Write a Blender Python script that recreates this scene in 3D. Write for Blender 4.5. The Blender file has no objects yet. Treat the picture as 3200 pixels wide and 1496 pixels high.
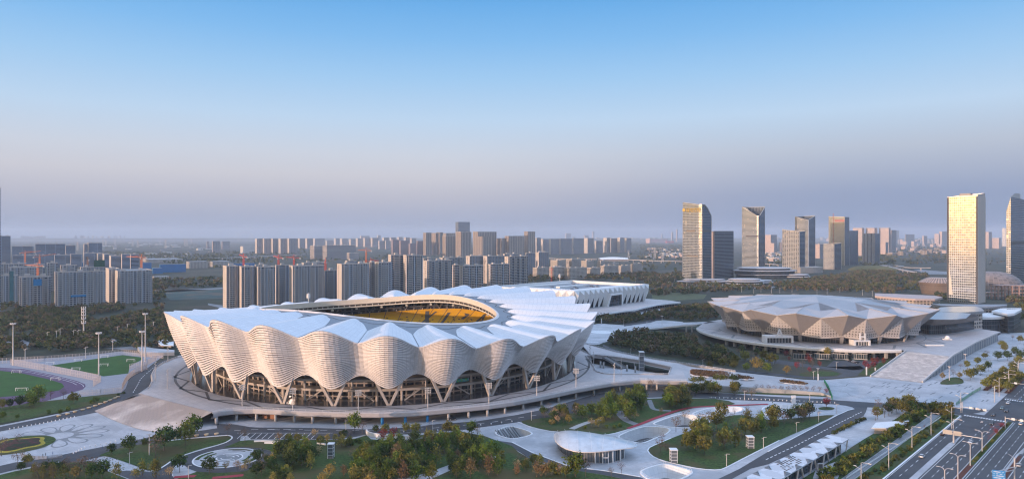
import bpy, math, random
from math import sin, cos, pi, radians, sqrt, atan2, exp
from mathutils import Vector, noise
from mathutils.geometry import tessellate_polygon
random.seed(7)
R = random.Random(11)
SC = bpy.context.scene
COL = SC.collection
# ---------------- camera ----------------
F, CX, CY, H = 2133.33, 1600.0, 735.0, 109.5      # photo pixels (3200 wide), eye height in metres
cd = bpy.data.cameras.new("camera"); cam = bpy.data.objects.new("camera", cd); COL.objects.link(cam)
cd.sensor_width = 36; cd.lens = 24.0; cd.clip_start = 1; cd.clip_end = 60000
cd.shift_y = -(748.0 - CY) / 3200.0
cam.location = (0, 0, H); cam.rotation_euler = (radians(90), 0, 0)
SC.camera = cam
# ---------------- sky and sun ----------------
SUN_EL, SUN_AZ = radians(5.6), atan2(-0.83, -0.56)   # azimuth measured from +Y towards +X
SUN_DIR = Vector((sin(SUN_AZ) * cos(SUN_EL), cos(SUN_AZ) * cos(SUN_EL), sin(SUN_EL)))
W = bpy.data.worlds.new("World"); SC.world = W; W.use_nodes = True
nt = W.node_tree; nt.nodes.clear()
def wn(t, **k):
    n = nt.nodes.new(t)
    for a, b in k.items(): setattr(n, a, b)
    return n
def wl(a, b): nt.links.new(a, b)
out = wn('ShaderNodeOutputWorld')
sky = wn('ShaderNodeTexSky'); sky.sky_type = 'NISHITA'; sky.sun_disc = False
sky.sun_elevation = SUN_EL; sky.sun_rotation = SUN_AZ % (2 * pi); sky.air_density = 1.2; sky.dust_density = 2.0; sky.ozone_density = 1.5; sky.altitude = 100
bg = wn('ShaderNodeBackground'); bg.inputs[1].default_value = 0.15
wl(sky.outputs[0], bg.inputs[0])
# the clear-to-hazy band of evening sky opposite the sun, by height above the horizon
tc = wn('ShaderNodeTexCoord'); sep = wn('ShaderNodeSeparateXYZ'); wl(tc.outputs['Generated'], sep.inputs[0])
mr = wn('ShaderNodeMapRange'); mr.inputs[1].default_value = -0.02; mr.inputs[2].default_value = 0.38; wl(sep.outputs[2], mr.inputs[0])
cr = wn('ShaderNodeValToRGB'); wl(mr.outputs[0], cr.inputs[0])
def s2l(c): return tuple(((x / 255) / 12.92 if x / 255 < .04045 else ((x / 255 + .055) / 1.055) ** 2.4) for x in c)
stops = [(-.02, (124,140,166)), (.004, (146,160,186)), (.024, (162,170,193)), (.055, (186,187,201)), (.085, (203,203,212)), (.115, (203,210,223)), (.165, (188,213,238)), (.222, (160,202,240)), (.275, (130,187,238)), (.326, (104,172,232)), (.38, (86,160,226))]
el = cr.color_ramp.elements
while len(el) > 1: el.remove(el[0])
for i, (z, c) in enumerate(stops):
    e = el[0] if i == 0 else el.new((z + .02) / .4)
    e.position = (z + .02) / .4; e.color = (*s2l(c), 1)
SKY_GAIN = .80; DOME_FILL = 1.6
bg2 = wn('ShaderNodeBackground'); bg2.inputs[1].default_value = SKY_GAIN; cr2 = wn('ShaderNodeValToRGB'); wl(mr.outputs[0], cr2.inputs[0]); e2 = cr2.color_ramp.elements   # the smoggier quarter to the right
while len(e2) > 1: e2.remove(e2[0])
alt = {.004: (128,146,182), .024: (136,152,184), .055: (146,160,190), .085: (168,178,200), .115: (184,194,211)}
for i, (z, c) in enumerate(stops):
    e = e2[0] if i == 0 else e2.new((z + .02) / .4); e.position = (z + .02) / .4; e.color = (*s2l(alt.get(z, c)), 1)
mxr = wn('ShaderNodeMapRange'); mxr.interpolation_type = 'SMOOTHSTEP'; mxr.inputs[1].default_value = -.15; mxr.inputs[2].default_value = .5; wl(sep.outputs[0], mxr.inputs[0])
mcr = wn('ShaderNodeMix', data_type='RGBA'); wl(mxr.outputs[0], mcr.inputs[0]); wl(cr.outputs[0], mcr.inputs[6]); wl(cr2.outputs[0], mcr.inputs[7])
wl(mcr.outputs[2], bg2.inputs[0])
# the dome overhead, out of view and brightened as added fill light, then the plain sky texture on the sunset side
bg3 = wn('ShaderNodeBackground'); bg3.inputs[0].default_value = (.50, .66, .98, 1); bg3.inputs[1].default_value = DOME_FILL
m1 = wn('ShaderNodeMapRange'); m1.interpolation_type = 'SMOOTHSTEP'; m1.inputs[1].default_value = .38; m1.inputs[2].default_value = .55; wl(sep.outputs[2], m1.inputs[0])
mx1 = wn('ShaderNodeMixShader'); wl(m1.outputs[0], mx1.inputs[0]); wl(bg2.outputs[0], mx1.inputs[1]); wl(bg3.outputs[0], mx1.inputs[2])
dt = wn('ShaderNodeVectorMath', operation='DOT_PRODUCT'); wl(tc.outputs['Generated'], dt.inputs[0]); dt.inputs[1].default_value = (-.86, -.51, 0)
m2 = wn('ShaderNodeMapRange'); m2.interpolation_type = 'SMOOTHSTEP'; m2.inputs[1].default_value = .1; m2.inputs[2].default_value = .75; wl(dt.outputs['Value'], m2.inputs[0])
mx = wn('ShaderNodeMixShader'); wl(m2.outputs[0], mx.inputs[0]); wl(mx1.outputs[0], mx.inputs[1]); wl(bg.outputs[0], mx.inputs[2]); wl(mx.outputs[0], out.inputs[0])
sl = bpy.data.lights.new("sun", 'SUN'); sl.energy = 3.7; sl.angle = radians(0.53); sl.color = (1.0, .70, .55)
sun = bpy.data.objects.new("sun", sl); COL.objects.link(sun); sun.rotation_euler = SUN_DIR.to_track_quat('Z', 'Y').to_euler(); sun.location = (-300, -200, 400)
SC.view_settings.view_transform = 'Standard'; SC.view_settings.look = 'None'; SC.view_settings.exposure = 0.34; SC.view_settings.gamma = 1.0
SC.cycles.max_bounces = 6; SC.cycles.diffuse_bounces = 3; SC.cycles.glossy_bounces = 3; SC.cycles.volume_bounces = 1; SC.cycles.transparent_max_bounces = 8
try: SC.cycles.use_light_tree = False
except Exception: pass

# ---------------- helpers ----------------
ZN = dict(a=(0,940,2.165), b=(1600,1150,3.22), c=(2400,1150,3.22), d=(2150,880,3.01), e=(800,1250,3.22), f=(2600,860,3.01), g=(1700,950,4.0133),
          h=(480,900,2.4075), i=(1200,900,2.4075), j=(1000,870,3.963), k=(0,540,3.01), l=(650,640,3.01), m=(1250,640,3.01), n=(2000,560,3.01), o=(2600,560,4.0133),
          p=(0,700,4.0133), q=(0,1300,5.152), r=(450,1300,5.152), s=(2100,620,4.0125), t=(2780,580,3.169), u=(1950,850,5.0175), v=(2800,880,5.0175), w=(2900,1200,4.067), S=(0,0,1.0))
def px(zn, x, y):
    a, b, s = ZN[zn]; return a + x / s, b + y / s
def U(zn, x, y, z=0.0):
    """a point of the survey photo, carried out to the height z it stands at"""
    X, Y = px(zn, x, y); d = F * (H - z) / max(Y - CY, .5)
    return Vector(((X - CX) * d / F, d, z))
def UP(zn, pts, z=0.0): return [U(zn, *p[:2], p[2] if len(p) > 2 else z) for p in pts]
def PX(v): return (CX + F * v[0] / v[1], CY + F * (H - v[2]) / v[1])

MATS = {}
def nd(nt, t, ins=None, **k):
    n = nt.nodes.new(t)
    for a, b in k.items(): setattr(n, a, b)
    for i, v in (ins or {}).items():
        if isinstance(v, bpy.types.NodeSocket): nt.links.new(v, n.inputs[i])
        else: n.inputs[i].default_value = v
    return n
def c4(c): return (c[0], c[1], c[2], 1)
def mul(c, k): return tuple(min(1, x * k) for x in c)
def base_mat(name, rough=.7, metal=0., spec=.4):
    m = bpy.data.materials.new(name); m.use_nodes = True
    t = m.node_tree; b = t.nodes['Principled BSDF']
    b.inputs['Roughness'].default_value = rough; b.inputs['Metallic'].default_value = metal; b.inputs['Specular IOR Level'].default_value = spec
    return m, t, b
def M(name, col, rough=.75, var=.12, scale=.4, metal=0., spec=.3, rnd=0., big=None, detail=4):
    """plain procedural surface: noise-varied colour, optional per-object variation and large patches of a second colour"""
    if name in MATS: return MATS[name]
    m, t, b = base_mat(name, rough, metal, spec); MATS[name] = m
    tc = nd(t, 'ShaderNodeTexCoord')
    nz = nd(t, 'ShaderNodeTexNoise', {'Vector': tc.outputs['Object'], 'Scale': scale, 'Detail': detail, 'Roughness': .65})
    st = nd(t, 'ShaderNodeMapRange', {0: nz.outputs['Fac'], 1: .3, 2: .7})
    mx = nd(t, 'ShaderNodeMix', {0: st.outputs[0], 6: c4(mul(col, 1 - var)), 7: c4(mul(col, 1 + var))}, data_type='RGBA')
    o = mx.outputs[2]
    if big:
        n2 = nd(t, 'ShaderNodeTexNoise', {'Vector': tc.outputs['Object'], 'Scale': big[1], 'Detail': 6})
        s2 = nd(t, 'ShaderNodeMapRange', {0: n2.outputs['Fac'], 1: big[2] if len(big) > 2 else .45, 2: big[3] if len(big) > 3 else .6})
        o = nd(t, 'ShaderNodeMix', {0: s2.outputs[0], 6: o, 7: c4(big[0])}, data_type='RGBA').outputs[2]
    if rnd:
        oi = nd(t, 'ShaderNodeObjectInfo')
        v = nd(t, 'ShaderNodeMapRange', {0: oi.outputs['Random'], 3: 1 - rnd, 4: 1 + rnd})
        h = nd(t, 'ShaderNodeMath', {0: oi.outputs['Random'], 1: 7.31}, operation='MULTIPLY'); h2 = nd(t, 'ShaderNodeMath', {0: h.outputs[0]}, operation='FRACT')
        h3 = nd(t, 'ShaderNodeMapRange', {0: h2.outputs[0], 3: .5 - rnd * .06, 4: .5 + rnd * .06})
        o = nd(t, 'ShaderNodeHueSaturation', {'Color': o, 'Value': v.outputs[0], 'Hue': h3.outputs[0]}).outputs[0]
    t.links.new(o, b.inputs['Base Color'])
    return m
def joints(m, w, h, k=.8, mort=.25, rot=.78):
    '''joint lines between large paving bays, and slight tone steps from bay to bay'''
    t = m.node_tree; b = t.nodes['Principled BSDF']; src = b.inputs['Base Color'].links[0].from_socket
    tc = nd(t, 'ShaderNodeTexCoord'); mp = nd(t, 'ShaderNodeMapping', {0: tc.outputs['Object'], 2: (0,0,rot)})
    bk = nd(t, 'ShaderNodeTexBrick', {'Vector': mp.outputs[0], 'Color1': (1,1,1,1), 'Color2': (k+.02,k+.02,k+.03,1), 'Mortar': (k-.12,k-.12,k-.12,1), 'Scale': 1., 'Mortar Size': mort, 'Brick Width': w, 'Row Height': h})
    mx = nd(t, 'ShaderNodeMix', {0: 1., 6: src, 7: bk.outputs[0]}, data_type='RGBA', blend_type='MULTIPLY'); t.links.new(mx.outputs[2], b.inputs['Base Color'])
def facade(name, wall, glass, pu=3.4, pv=3.0, wu=.6, wv=.5, grough=.15, gmetal=.4, wrough=.8, var=.15, lit=None, wmetal=0., band=None, gvar=.5):
    """wall with a grid of window openings laid out in metres on the face's own UV"""
    if name in MATS: return MATS[name]
    m, t, b = base_mat(name); MATS[name] = m
    uv = nd(t, 'ShaderNodeUVMap'); sp = nd(t, 'ShaderNodeSeparateXYZ', {0: uv.outputs[0]})
    def frac(s, p, off=0.):
        a = nd(t, 'ShaderNodeMath', {0: s, 1: 1 / p}, operation='MULTIPLY'); a2 = nd(t, 'ShaderNodeMath', {0: a.outputs[0], 1: off}, operation='ADD')
        return a2.outputs[0], nd(t, 'ShaderNodeMath', {0: a2.outputs[0]}, operation='FRACT').outputs[0]
    def win(f, w):
        a = nd(t, 'ShaderNodeMath', {0: f, 1: .5}, operation='SUBTRACT'); a = nd(t, 'ShaderNodeMath', {0: a.outputs[0]}, operation='ABSOLUTE')
        return nd(t, 'ShaderNodeMath', {0: a.outputs[0], 1: w / 2}, operation='LESS_THAN').outputs[0]
    iu, fu = frac(sp.outputs[0], pu); iv, fv = frac(sp.outputs[1], pv)
    mk = nd(t, 'ShaderNodeMath', {0: win(fu, wu), 1: win(fv, wv)}, operation='MULTIPLY').outputs[0]
    fl = nd(t, 'ShaderNodeCombineXYZ', {0: nd(t, 'ShaderNodeMath', {0: iu}, operation='FLOOR').outputs[0], 1: nd(t, 'ShaderNodeMath', {0: iv}, operation='FLOOR').outputs[0]})
    wnz = nd(t, 'ShaderNodeTexWhiteNoise', {'Vector': fl.outputs[0]})
    gv = nd(t, 'ShaderNodeMapRange', {0: wnz.outputs['Value'], 3: 1 - gvar, 4: 1 + gvar})
    gc = nd(t, 'ShaderNodeVectorMath', {0: glass, 3: gv.outputs[0]}, operation='SCALE')
    gcol = gc.outputs[0]
    if lit:   # some panes made pale: the glow of lit windows put into their colour
        th = nd(t, 'ShaderNodeMath', {0: wnz.outputs['Value'], 1: 1 - lit[1]}, operation='GREATER_THAN')
        gcol = nd(t, 'ShaderNodeMix', {0: th.outputs[0], 6: gcol, 7: c4(lit[0])}, data_type='RGBA').outputs[2]
    tc = nd(t, 'ShaderNodeTexCoord'); nz = nd(t, 'ShaderNodeTexNoise', {'Vector': tc.outputs['Object'], 'Scale': .12, 'Detail': 5})
    wc = nd(t, 'ShaderNodeMix', {0: nz.outputs['Fac'], 6: c4(mul(wall, 1 - var)), 7: c4(mul(wall, 1 + var))}, data_type='RGBA').outputs[2]
    if band:  # a spandrel colour every few columns
        _, fb = frac(sp.outputs[0], band[1]); bm = win(fb, band[2]); wc = nd(t, 'ShaderNodeMix', {0: bm, 6: wc, 7: c4(band[0])}, data_type='RGBA').outputs[2]
        inv = nd(t, 'ShaderNodeMath', {0: 1., 1: bm}, operation='SUBTRACT'); mk = nd(t, 'ShaderNodeMath', {0: mk, 1: inv.outputs[0]}, operation='MULTIPLY').outputs[0]
    col = nd(t, 'ShaderNodeMix', {0: mk, 6: wc, 7: gcol}, data_type='RGBA').outputs[2]
    t.links.new(col, b.inputs['Base Color'])
    t.links.new(nd(t, 'ShaderNodeMapRange', {0: mk, 3: wrough, 4: grough}).outputs[0], b.inputs['Roughness'])
    t.links.new(nd(t, 'ShaderNodeMapRange', {0: mk, 3: wmetal, 4: gmetal}).outputs[0], b.inputs['Metallic'])
    return m

OFF = {}
def text_part(name, body, size, extrude, mat, parent, loc, rot, offset=0., align='LEFT'):
    cu = bpy.data.curves.new(name, 'FONT'); cu.body = body; cu.size = size; cu.extrude = extrude; cu.offset = offset; cu.align_x = align
    t = bpy.data.objects.new(name, cu); COL.objects.link(t); bpy.context.view_layer.update()
    me = bpy.data.meshes.new_from_object(t.evaluated_get(bpy.context.evaluated_depsgraph_get())); bpy.data.objects.remove(t)
    me.materials.clear(); me.materials.append(mat); o = bpy.data.objects.new(name, me); COL.objects.link(o); o.parent = parent; o.location = loc; o.rotation_euler = rot; return o
class MB:
    def __init__(s): s.v = []; s.f = []; s.uv = []; s.mi = []; s.cur = 0
    def add(s, vs, fs, uvs=None):
        o = len(s.v); s.v += [tuple(v) for v in vs]
        for k, f in enumerate(fs):
            s.f.append([o + i for i in f]); s.uv.append(uvs[k] if uvs else None); s.mi.append(s.cur)
        return s
    def quad(s, a, b, c, d, uv=None): return s.add([a, b, c, d], [(0,1,2,3)], [uv] if uv else None)
    def prism(s, poly, z0, z1, top=True, bottom=False, scale_top=None, ztop=None, uvscale=1.):
        """upright walls over a ground polygon, UV in metres; optional different top outline and per-corner top heights"""
        n = len(poly); A = sum(poly[i][0] * poly[(i+1) % n][1] - poly[(i+1) % n][0] * poly[i][1] for i in range(n))
        if A < 0:
            poly = poly[::-1]
            if ztop: ztop = ztop[::-1]
            if scale_top: scale_top = scale_top[::-1]
        zt = ztop or [z1] * n; tp = scale_top or poly
        u = 0
        for i in range(n):
            j = (i + 1) % n; a, b = poly[i], poly[j]; L = sqrt((a[0]-b[0])**2 + (a[1]-b[1])**2)
            s.quad((a[0],a[1],z0), (b[0],b[1],z0), (tp[j][0],tp[j][1],zt[j]), (tp[i][0],tp[i][1],zt[i]), [(u,0),(u+L,0),(u+L,zt[j]-z0),(u,zt[i]-z0)])
            u += L
        if top: s.flat([(p[0], p[1], zt[i]) for i, p in enumerate(tp)])
        if bottom: s.flat([(p[0], p[1], z0) for p in poly][::-1])
        return s
    def flat(s, poly, holes=()):
        loops = [[Vector(p) for p in poly]] + [[Vector(p) for p in h] for h in holes]
        flatv = [v for l in loops for v in l]
        tri = tessellate_polygon(loops)
        fs = []
        for t_ in tri:
            a, b, c = (flatv[i] for i in t_)
            nz = (b - a).cross(c - a).z
            fs.append(tuple(t_) if nz > 0 else tuple(reversed(t_)))
        return s.add(flatv, fs)
    def box(s, c, d, rot=0.):
        """box standing on c = centre of its base; d = sizes"""
        cr_, sr = cos(rot), sin(rot); pts = []
        for sx, sy in ((-1,-1),(1,-1),(1,1),(-1,1)):
            x, y = sx * d[0] / 2, sy * d[1] / 2; pts.append((c[0] + x * cr_ - y * sr, c[1] + x * sr + y * cr_))
        return s.prism(pts, c[2], c[2] + d[2], bottom=True)
    def tube(s, path, rad, n=6, cap=True):
        path = [Vector(p) for p in path]; rs = rad if isinstance(rad, (list, tuple)) else [rad] * len(path)
        rings = []
        for i, p in enumerate(path):
            d = (path[min(i+1, len(path)-1)] - path[max(i-1, 0)]).normalized()
            a = d.cross(Vector((0,0,1)) if abs(d.z) < .95 else Vector((1,0,0))).normalized(); b = d.cross(a)
            rings.append([p + (a * cos(2*pi*k/n) + b * sin(2*pi*k/n)) * rs[i] for k in range(n)])
        vs = [v for r in rings for v in r]; fs = []
        for i in range(len(path) - 1):
            for k in range(n): fs.append((i*n+k, i*n+(k+1) % n, (i+1)*n+(k+1) % n, (i+1)*n+k))
        if cap: fs.append(tuple(range(n))[::-1]); fs.append(tuple((len(path)-1)*n + k for k in range(n)))
        return s.add(vs, fs)
    def bar(s, a, b, w, h=None):
        """square bar between two points"""
        a, b = Vector(a), Vector(b); d = (b - a).normalized(); h = h or w
        x = d.cross(Vector((0,0,1)) if abs(d.z) < .99 else Vector((0,1,0))).normalized() * w / 2; y = d.cross(x).normalized() * h / 2
        vs = [p + sx * x + sy * y for p in (a, b) for sx, sy in ((-1,-1),(1,-1),(1,1),(-1,1))]
        return s.add(vs, [(0,1,2,3),(7,6,5,4),(0,4,5,1),(1,5,6,2),(2,6,7,3),(3,7,4,0)])
    def grid(s, fn, nu, nv, closed=False, uvfn=None):
        vs = [fn(i / nu, k / nv) for k in range(nv + 1) for i in range(nu if closed else nu + 1)]
        w = nu if closed else nu + 1; fs = []; uvs = []
        for k in range(nv):
            for i in range(nu):
                j = (i + 1) % w if closed else i + 1
                fs.append((k*w+i, k*w+j, (k+1)*w+j, (k+1)*w+i))
                if uvfn: uvs.append([uvfn(i/nu, k/nv), uvfn((i+1)/nu, k/nv), uvfn((i+1)/nu, (k+1)/nv), uvfn(i/nu, (k+1)/nv)])
        return s.add(vs, fs, uvs if uvfn else None)
    def build(s, name, mats, parent=None, smooth=False, label=None, cat=None, group=None, kind=None):
        me = bpy.data.meshes.new(name); off = OFF.get(parent.name, Vector((0,0,0))) if parent else Vector((0,0,0))
        me.from_pydata([(v[0]-off[0], v[1]-off[1], v[2]-off[2]) for v in s.v], [], s.f)
        if any(u for u in s.uv):
            L = me.uv_layers.new(name="UVMap"); k = 0; buf = []
            for f, u in zip(s.f, s.uv):
                for q in range(len(f)): buf += list(u[q]) if u else [0., 0.]
            L.data.foreach_set('uv', buf)
        mats = mats if isinstance(mats, (list, tuple)) else [mats]
        for m in mats: me.materials.append(m)
        if len(mats) > 1: me.polygons.foreach_set('material_index', s.mi)
        if smooth: me.polygons.foreach_set('use_smooth', [True] * len(me.polygons))
        me.update()
        o = bpy.data.objects.new(name, me); COL.objects.link(o)
        if parent: o.parent = parent; OFF[o.name] = off
        else: OFF[o.name] = Vector((0,0,0))
        tag(o, label, cat, group, kind); return o
def tag(o, label=None, cat=None, group=None, kind=None):
    if label: o['label'] = label
    if cat: o['category'] = cat
    if group: o['group'] = group
    if kind: o['kind'] = kind
    return o
def thing(name, label, cat, loc=(0,0,0), group=None):
    o = bpy.data.objects.new(name, None); COL.objects.link(o); o.location = loc; o.empty_display_size = 1
    OFF[o.name] = Vector(loc); return tag(o, label, cat, group)
def copy_tree(o, loc, rz=0., sc=1., label=None, group=None, szz=None):
    r = o.copy(); COL.objects.link(r); r.location = loc; r.rotation_euler = (0,0,rz); r.scale = (sc, sc, szz or sc)
    if label: r['label'] = label
    if group: r['group'] = group
    for ch in list(o.children):
        c = ch.copy(); COL.objects.link(c); c.parent = r
        for g in list(ch.children):
            d = g.copy(); COL.objects.link(d); d.parent = c
    return r
def struct(name, mb, mat, label=None): return mb.build(name, mat, kind='structure', label=label)
def hide_proto(o):   # a prototype that was only a pattern for copies is taken out of the scene again
    for c in list(o.children):
        for g in list(c.children): bpy.data.objects.remove(g)
        bpy.data.objects.remove(c)
    bpy.data.objects.remove(o)
def inside(p, poly):
    x, y = p[0], p[1]; c = False; n = len(poly)
    for i in range(n):
        a, b = poly[i], poly[(i+1) % n]
        if (a[1] > y) != (b[1] > y) and x < (b[0]-a[0]) * (y-a[1]) / (b[1]-a[1]) + a[0]: c = not c
    return c
def smooth_loop(pts, it=2, closed=True):
    for _ in range(it):
        q = []; n = len(pts)
        for i in range(n if closed else n - 1):
            a, b = Vector(pts[i]), Vector(pts[(i+1) % n]); q += [a*.75 + b*.25, a*.25 + b*.75]
        if not closed: q = [Vector(pts[0])] + q + [Vector(pts[-1])]
        pts = q
    return pts
def ribbon(path, w0, w1, z=None):
    """flat strip beside a path, between offsets w0 and w1 (metres, positive = right of travel)"""
    path = [Vector(p) for p in path]; mb = MB(); L = []; Rr = []; us = []; u = 0
    for i, p in enumerate(path):
        d = path[min(i+1, len(path)-1)] - path[max(i-1, 0)]; d.z = 0; d.normalize(); nrm = Vector((d.y, -d.x, 0)); zz = p.z if z is None else z
        a = p + nrm * w0; b = p + nrm * w1; a.z = b.z = zz; L.append(a); Rr.append(b)
        if i: u += (path[i] - path[i-1]).length
        us.append(u)
    vs = L + Rr; n = len(path)
    return mb.add(vs, [(i, n+i, n+i+1, i+1) for i in range(n-1)], [[(us[i],w0),(us[i],w1),(us[i+1],w1),(us[i+1],w0)] for i in range(n-1)])
# ---------------- materials ----------------
m_earth = M('earth', (.028,.036,.020), .95, .5, .02, big=((.065,.058,.040), .006, .5, .62))
m_pave = M('paving', (.42,.425,.44), .7, .16, .35, big=((.33,.34,.355), .06, .46, .62), detail=8)
m_pave2 = M('paving_grey', (.20,.21,.22), .75, .12, .3)
m_deckpave = M('deck_granite', (.46,.43,.42), .6, .10, .2, big=((.40,.375,.37), .03, .45, .6))
m_asph = M('asphalt', (.060,.063,.070), .85, .18, .15, big=((.075,.078,.084), .03, .45, .6))
m_white = M('white_paint', (.72,.72,.72), .6, .06, .5)
m_lawn = M('lawn', (.036,.068,.014), .95, .6, .7, big=((.070,.064,.024), .05, .48, .62))
m_turf = M('turf', (.028,.085,.014), .95, .2, .08)
m_purple = M('track_purple', (.10,.062,.115), .85, .1, .2)
m_red = M('red_path', (.28,.035,.05), .8, .15, .4)
m_dark = M('dark_inlay', (.10,.095,.095), .6, .1, .4)
m_conc = M('concrete', (.38,.37,.36), .8, .12, .3)
m_wht = M('white_panel', (.66,.66,.66), .5, .05, .3)
m_soil = M('red_mulch', (.10,.035,.022), .95, .3, .8)
joints(m_pave, 7, 3.5, .93, .07); joints(m_deckpave, 7, 3.5, .90, .12)
def gz(k): return 0.03 * k
# sunken courts: outlines cut through every sheet that lies over them
b_ = lambda pts, z=0.: [Vector((p.x, p.y, z)) for p in UP('b', pts)]
COURTS = [
 smooth_loop(b_([(1065,690),(1110,712),(1275,756),(1340,748),(1440,700),(1575,650),(1582,604),(1395,588),(1320,592),(1195,632),(1150,650)]), 2),
 smooth_loop(b_([(1428,565),(1450,545),(1680,468),(1770,466),(1850,480),(1880,520),(1890,560),(1830,600),(1650,596),(1560,588)]), 2),
 smooth_loop(b_([(1795,460),(1990,400),(2200,386),(2320,396),(2335,424),(2230,452),(2050,470),(1900,476)]), 2),
 smooth_loop(b_([(1295,1056),(1330,1022),(1500,970),(1570,970),(1790,1030),(1806,1060),(1700,1112),(1600,1140),(1400,1130)]), 2),
 smooth_loop(UP('i', [(822,1090),(925,1040),(975,1042),(1115,1088),(1095,1108),(990,1132),(925,1128)]), 2),
 smooth_loop(UP('c', [(-40,395),(60,372),(330,372),(372,385),(300,420),(120,470),(20,480),(-60,440)]), 2),
]
def sheet(name, poly, mat, k, holes=False):
    mb = MB(); z = gz(k)
    P = [Vector((p[0], p[1], z)) for p in poly]
    hs = [[Vector((p.x, p.y, z)) for p in c] for c in COURTS] if holes is True else ([[Vector((p.x,p.y,z)) for p in COURTS[i]] for i in holes] if holes else [])
    mb.flat(P, hs); return struct(name, mb, mat)
big = 26000
sheet('ground', [(-big,60),(-900,60),(900,60),(big,60),(big,big),(-big,big)], m_earth, 0, True)
# pale plaza paving in front and right
PV1 = UP('S', [(-500,1345),(0,1328),(260,1276),(330,1256),(400,1190),(480,1150),(560,1110),(1000,1100),(1700,1110),(1880,1140),(2150,1178),(2400,1182),(2570,1187),(2721,1175),(2800,1120),(2950,1090),(3000,1040),(3230,1040),(3500,1040)]) + [Vector((520,200,0)), Vector((260,130,0)), Vector((-330,130,0))]
sheet('plaza_paving', PV1, m_pave, 1, True)
sheet('plaza_paving', UP('g', [(430,450),(560,262),(700,242),(1000,262),(1250,225),(1500,200),(1750,222),(1560,292),(1270,330),(1000,350),(870,450),(740,482),(690,505),(570,505)]), m_pave, 1)
# ring markings of the round plaza between the halls
pc = U('g', 725, 350)
mb = MB()
PV2 = UP('g', [(430,450),(560,262),(700,242),(1000,262),(1250,225),(1500,200),(1750,222),(1560,292),(1270,330),(1000,350),(870,450),(740,482),(690,505),(570,505)])
for r0, r1 in ((0,13),(18,20),(25,26),(32,34),(42,43),(51,53),(62,63),(73,75)):
    n = 72
    for i in range(n):
        a, b = 2*pi*i/n, 2*pi*(i+1)/n
        q = [pc + Vector((sin(t)*r, cos(t)*r, gz(2))) for t, r in ((a,r0),(a,r1),(b,r1),(b,r0))]
        if all(inside(v, PV2) for v in q): mb.quad(*q[::-1])
struct('plaza_rings', mb, m_wht)
# ---- roads ----
A1 = UP('r', [(-700,560),(0,350),(480,262),(900,232),(1180,190),(1160,120),(1450,128),(1700,170)]) + UP('e', [(0,272),(600,278),(1100,292),(1600,270)]) + UP('i', [(400,1020),(700,1000),(1000,952),(1200,912)]) + \
     UP('b', [(600,330),(850,258),(1150,218),(1500,215),(1850,235),(2290,262)]) + UP('d', [(520,1062),(900,1084),(1250,1100)]) + UP('c', [(700,322),(1000,342),(1500,372),(1870,398),(1900,455)]) + \
     UP('c', [(1500,410),(1000,392),(985,440),(960,480),(900,512),(620,668),(300,830),(0,965)]) + UP('b', [(2400,1010),(2200,1120),(1950,1240),(1700,1340)]) + \
     UP('b', [(1500,1340),(1800,1230),(2080,1110),(2290,1010)]) + UP('c', [(0,838),(450,600),(700,470),(800,425),(868,408),(850,392),(780,375),(650,362),(300,350),(0,331)]) + \
     UP('b', [(2200,318),(1750,292),(1500,290),(1100,312),(800,390),(560,470),(350,505)]) + UP('i', [(1000,1008),(600,1064),(0,1108)]) + UP('e', [(1600,318),(1100,345),(1000,368),(780,392),(0,392)]) + \
     UP('r', [(1720,372),(1660,300),(1560,325),(1545,395),(1400,460),(1270,500),(1600,490),(1850,512),(2100,572),(2080,690),(1900,800),(1600,888),(1200,912),(850,892),(700,835),(630,762),(520,792),(465,860),(460,960),(500,1020),(300,1060),(-100,1060),(-500,900)]) + \
     UP('r', [(-280,870),(-40,884),(90,888),(240,852),(350,785),(450,712),(600,640),(900,545),(1280,440),(1400,375),(1425,335),(1380,308),(1310,306),(730,352),(350,398),(0,448),(-650,640),(-1300,790),(-1330,700)])
sheet('road', A1, m_asph, 3, [])
R1 = UP('a', [(-200,895),(0,850),(300,790),(560,730),(700,690),(800,640),(850,590),(872,530),(905,490),(1000,450),(1100,405),(1200,375),(1205,392),(1130,415),(1060,455),(1035,500),(1010,575),(945,620),(850,690),(700,742),(600,764),(250,835),(0,882),(-200,930)])
sheet('road', R1, m_asph, 3)
sheet('road', UP('q', [(-200,830),(0,796),(240,742),(900,660),(1000,720),(820,745),(240,862),(0,918),(-200,960)]), m_asph, 4)
sheet('road', UP('q', [(1030,612),(1500,520),(1950,430),(2420,335),(2480,400),(2400,432),(1950,506),(1580,592),(1000,720),(900,665)]), m_asph, 4.5)
sheet('road', UP('b', [(-340,690),(-200,720),(0,748),(200,852),(400,925),(560,985),(750,1015),(940,1036),(1290,1096),(1400,1140),(1300,1145),(900,1068),(560,1014),(200,920),(0,795),(-200,740),(-340,705)]), m_asph, 4)
def lattice(name, path, k, on=3., off=4.5, w=.18, mat=m_white):
    """broken line along a road"""
    path = [Vector(p) for p in path]; mb = MB(); z = gz(k); carry = 0
    for a, b in zip(path, path[1:]):
        d = (b - a); L = d.length; d.normalize(); n_ = Vector((d.y, -d.x, 0)) * w; t = carry
        while t < L:
            p = a + d*t; q = a + d*min(t+on, L); p.z = q.z = z
            mb.quad(p-n_, p+n_, q+n_, q-n_); t += on + off
        carry = t - L
    return struct(name, mb, mat)
lattice('lane_marking', UP('c', [(-20,920),(300,770),(600,610),(940,440)]), 6, 2.6, 1.8, .24)
lattice('lane_marking', UP('r', [(1450,232),(1700,215),(2100,212),(2560,214)]) + UP('e', [(100,296),(770,303),(1500,300)]) + UP('i', [(420,1048),(800,1010),(1200,945)]), 6, 4, 5, .2)
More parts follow.
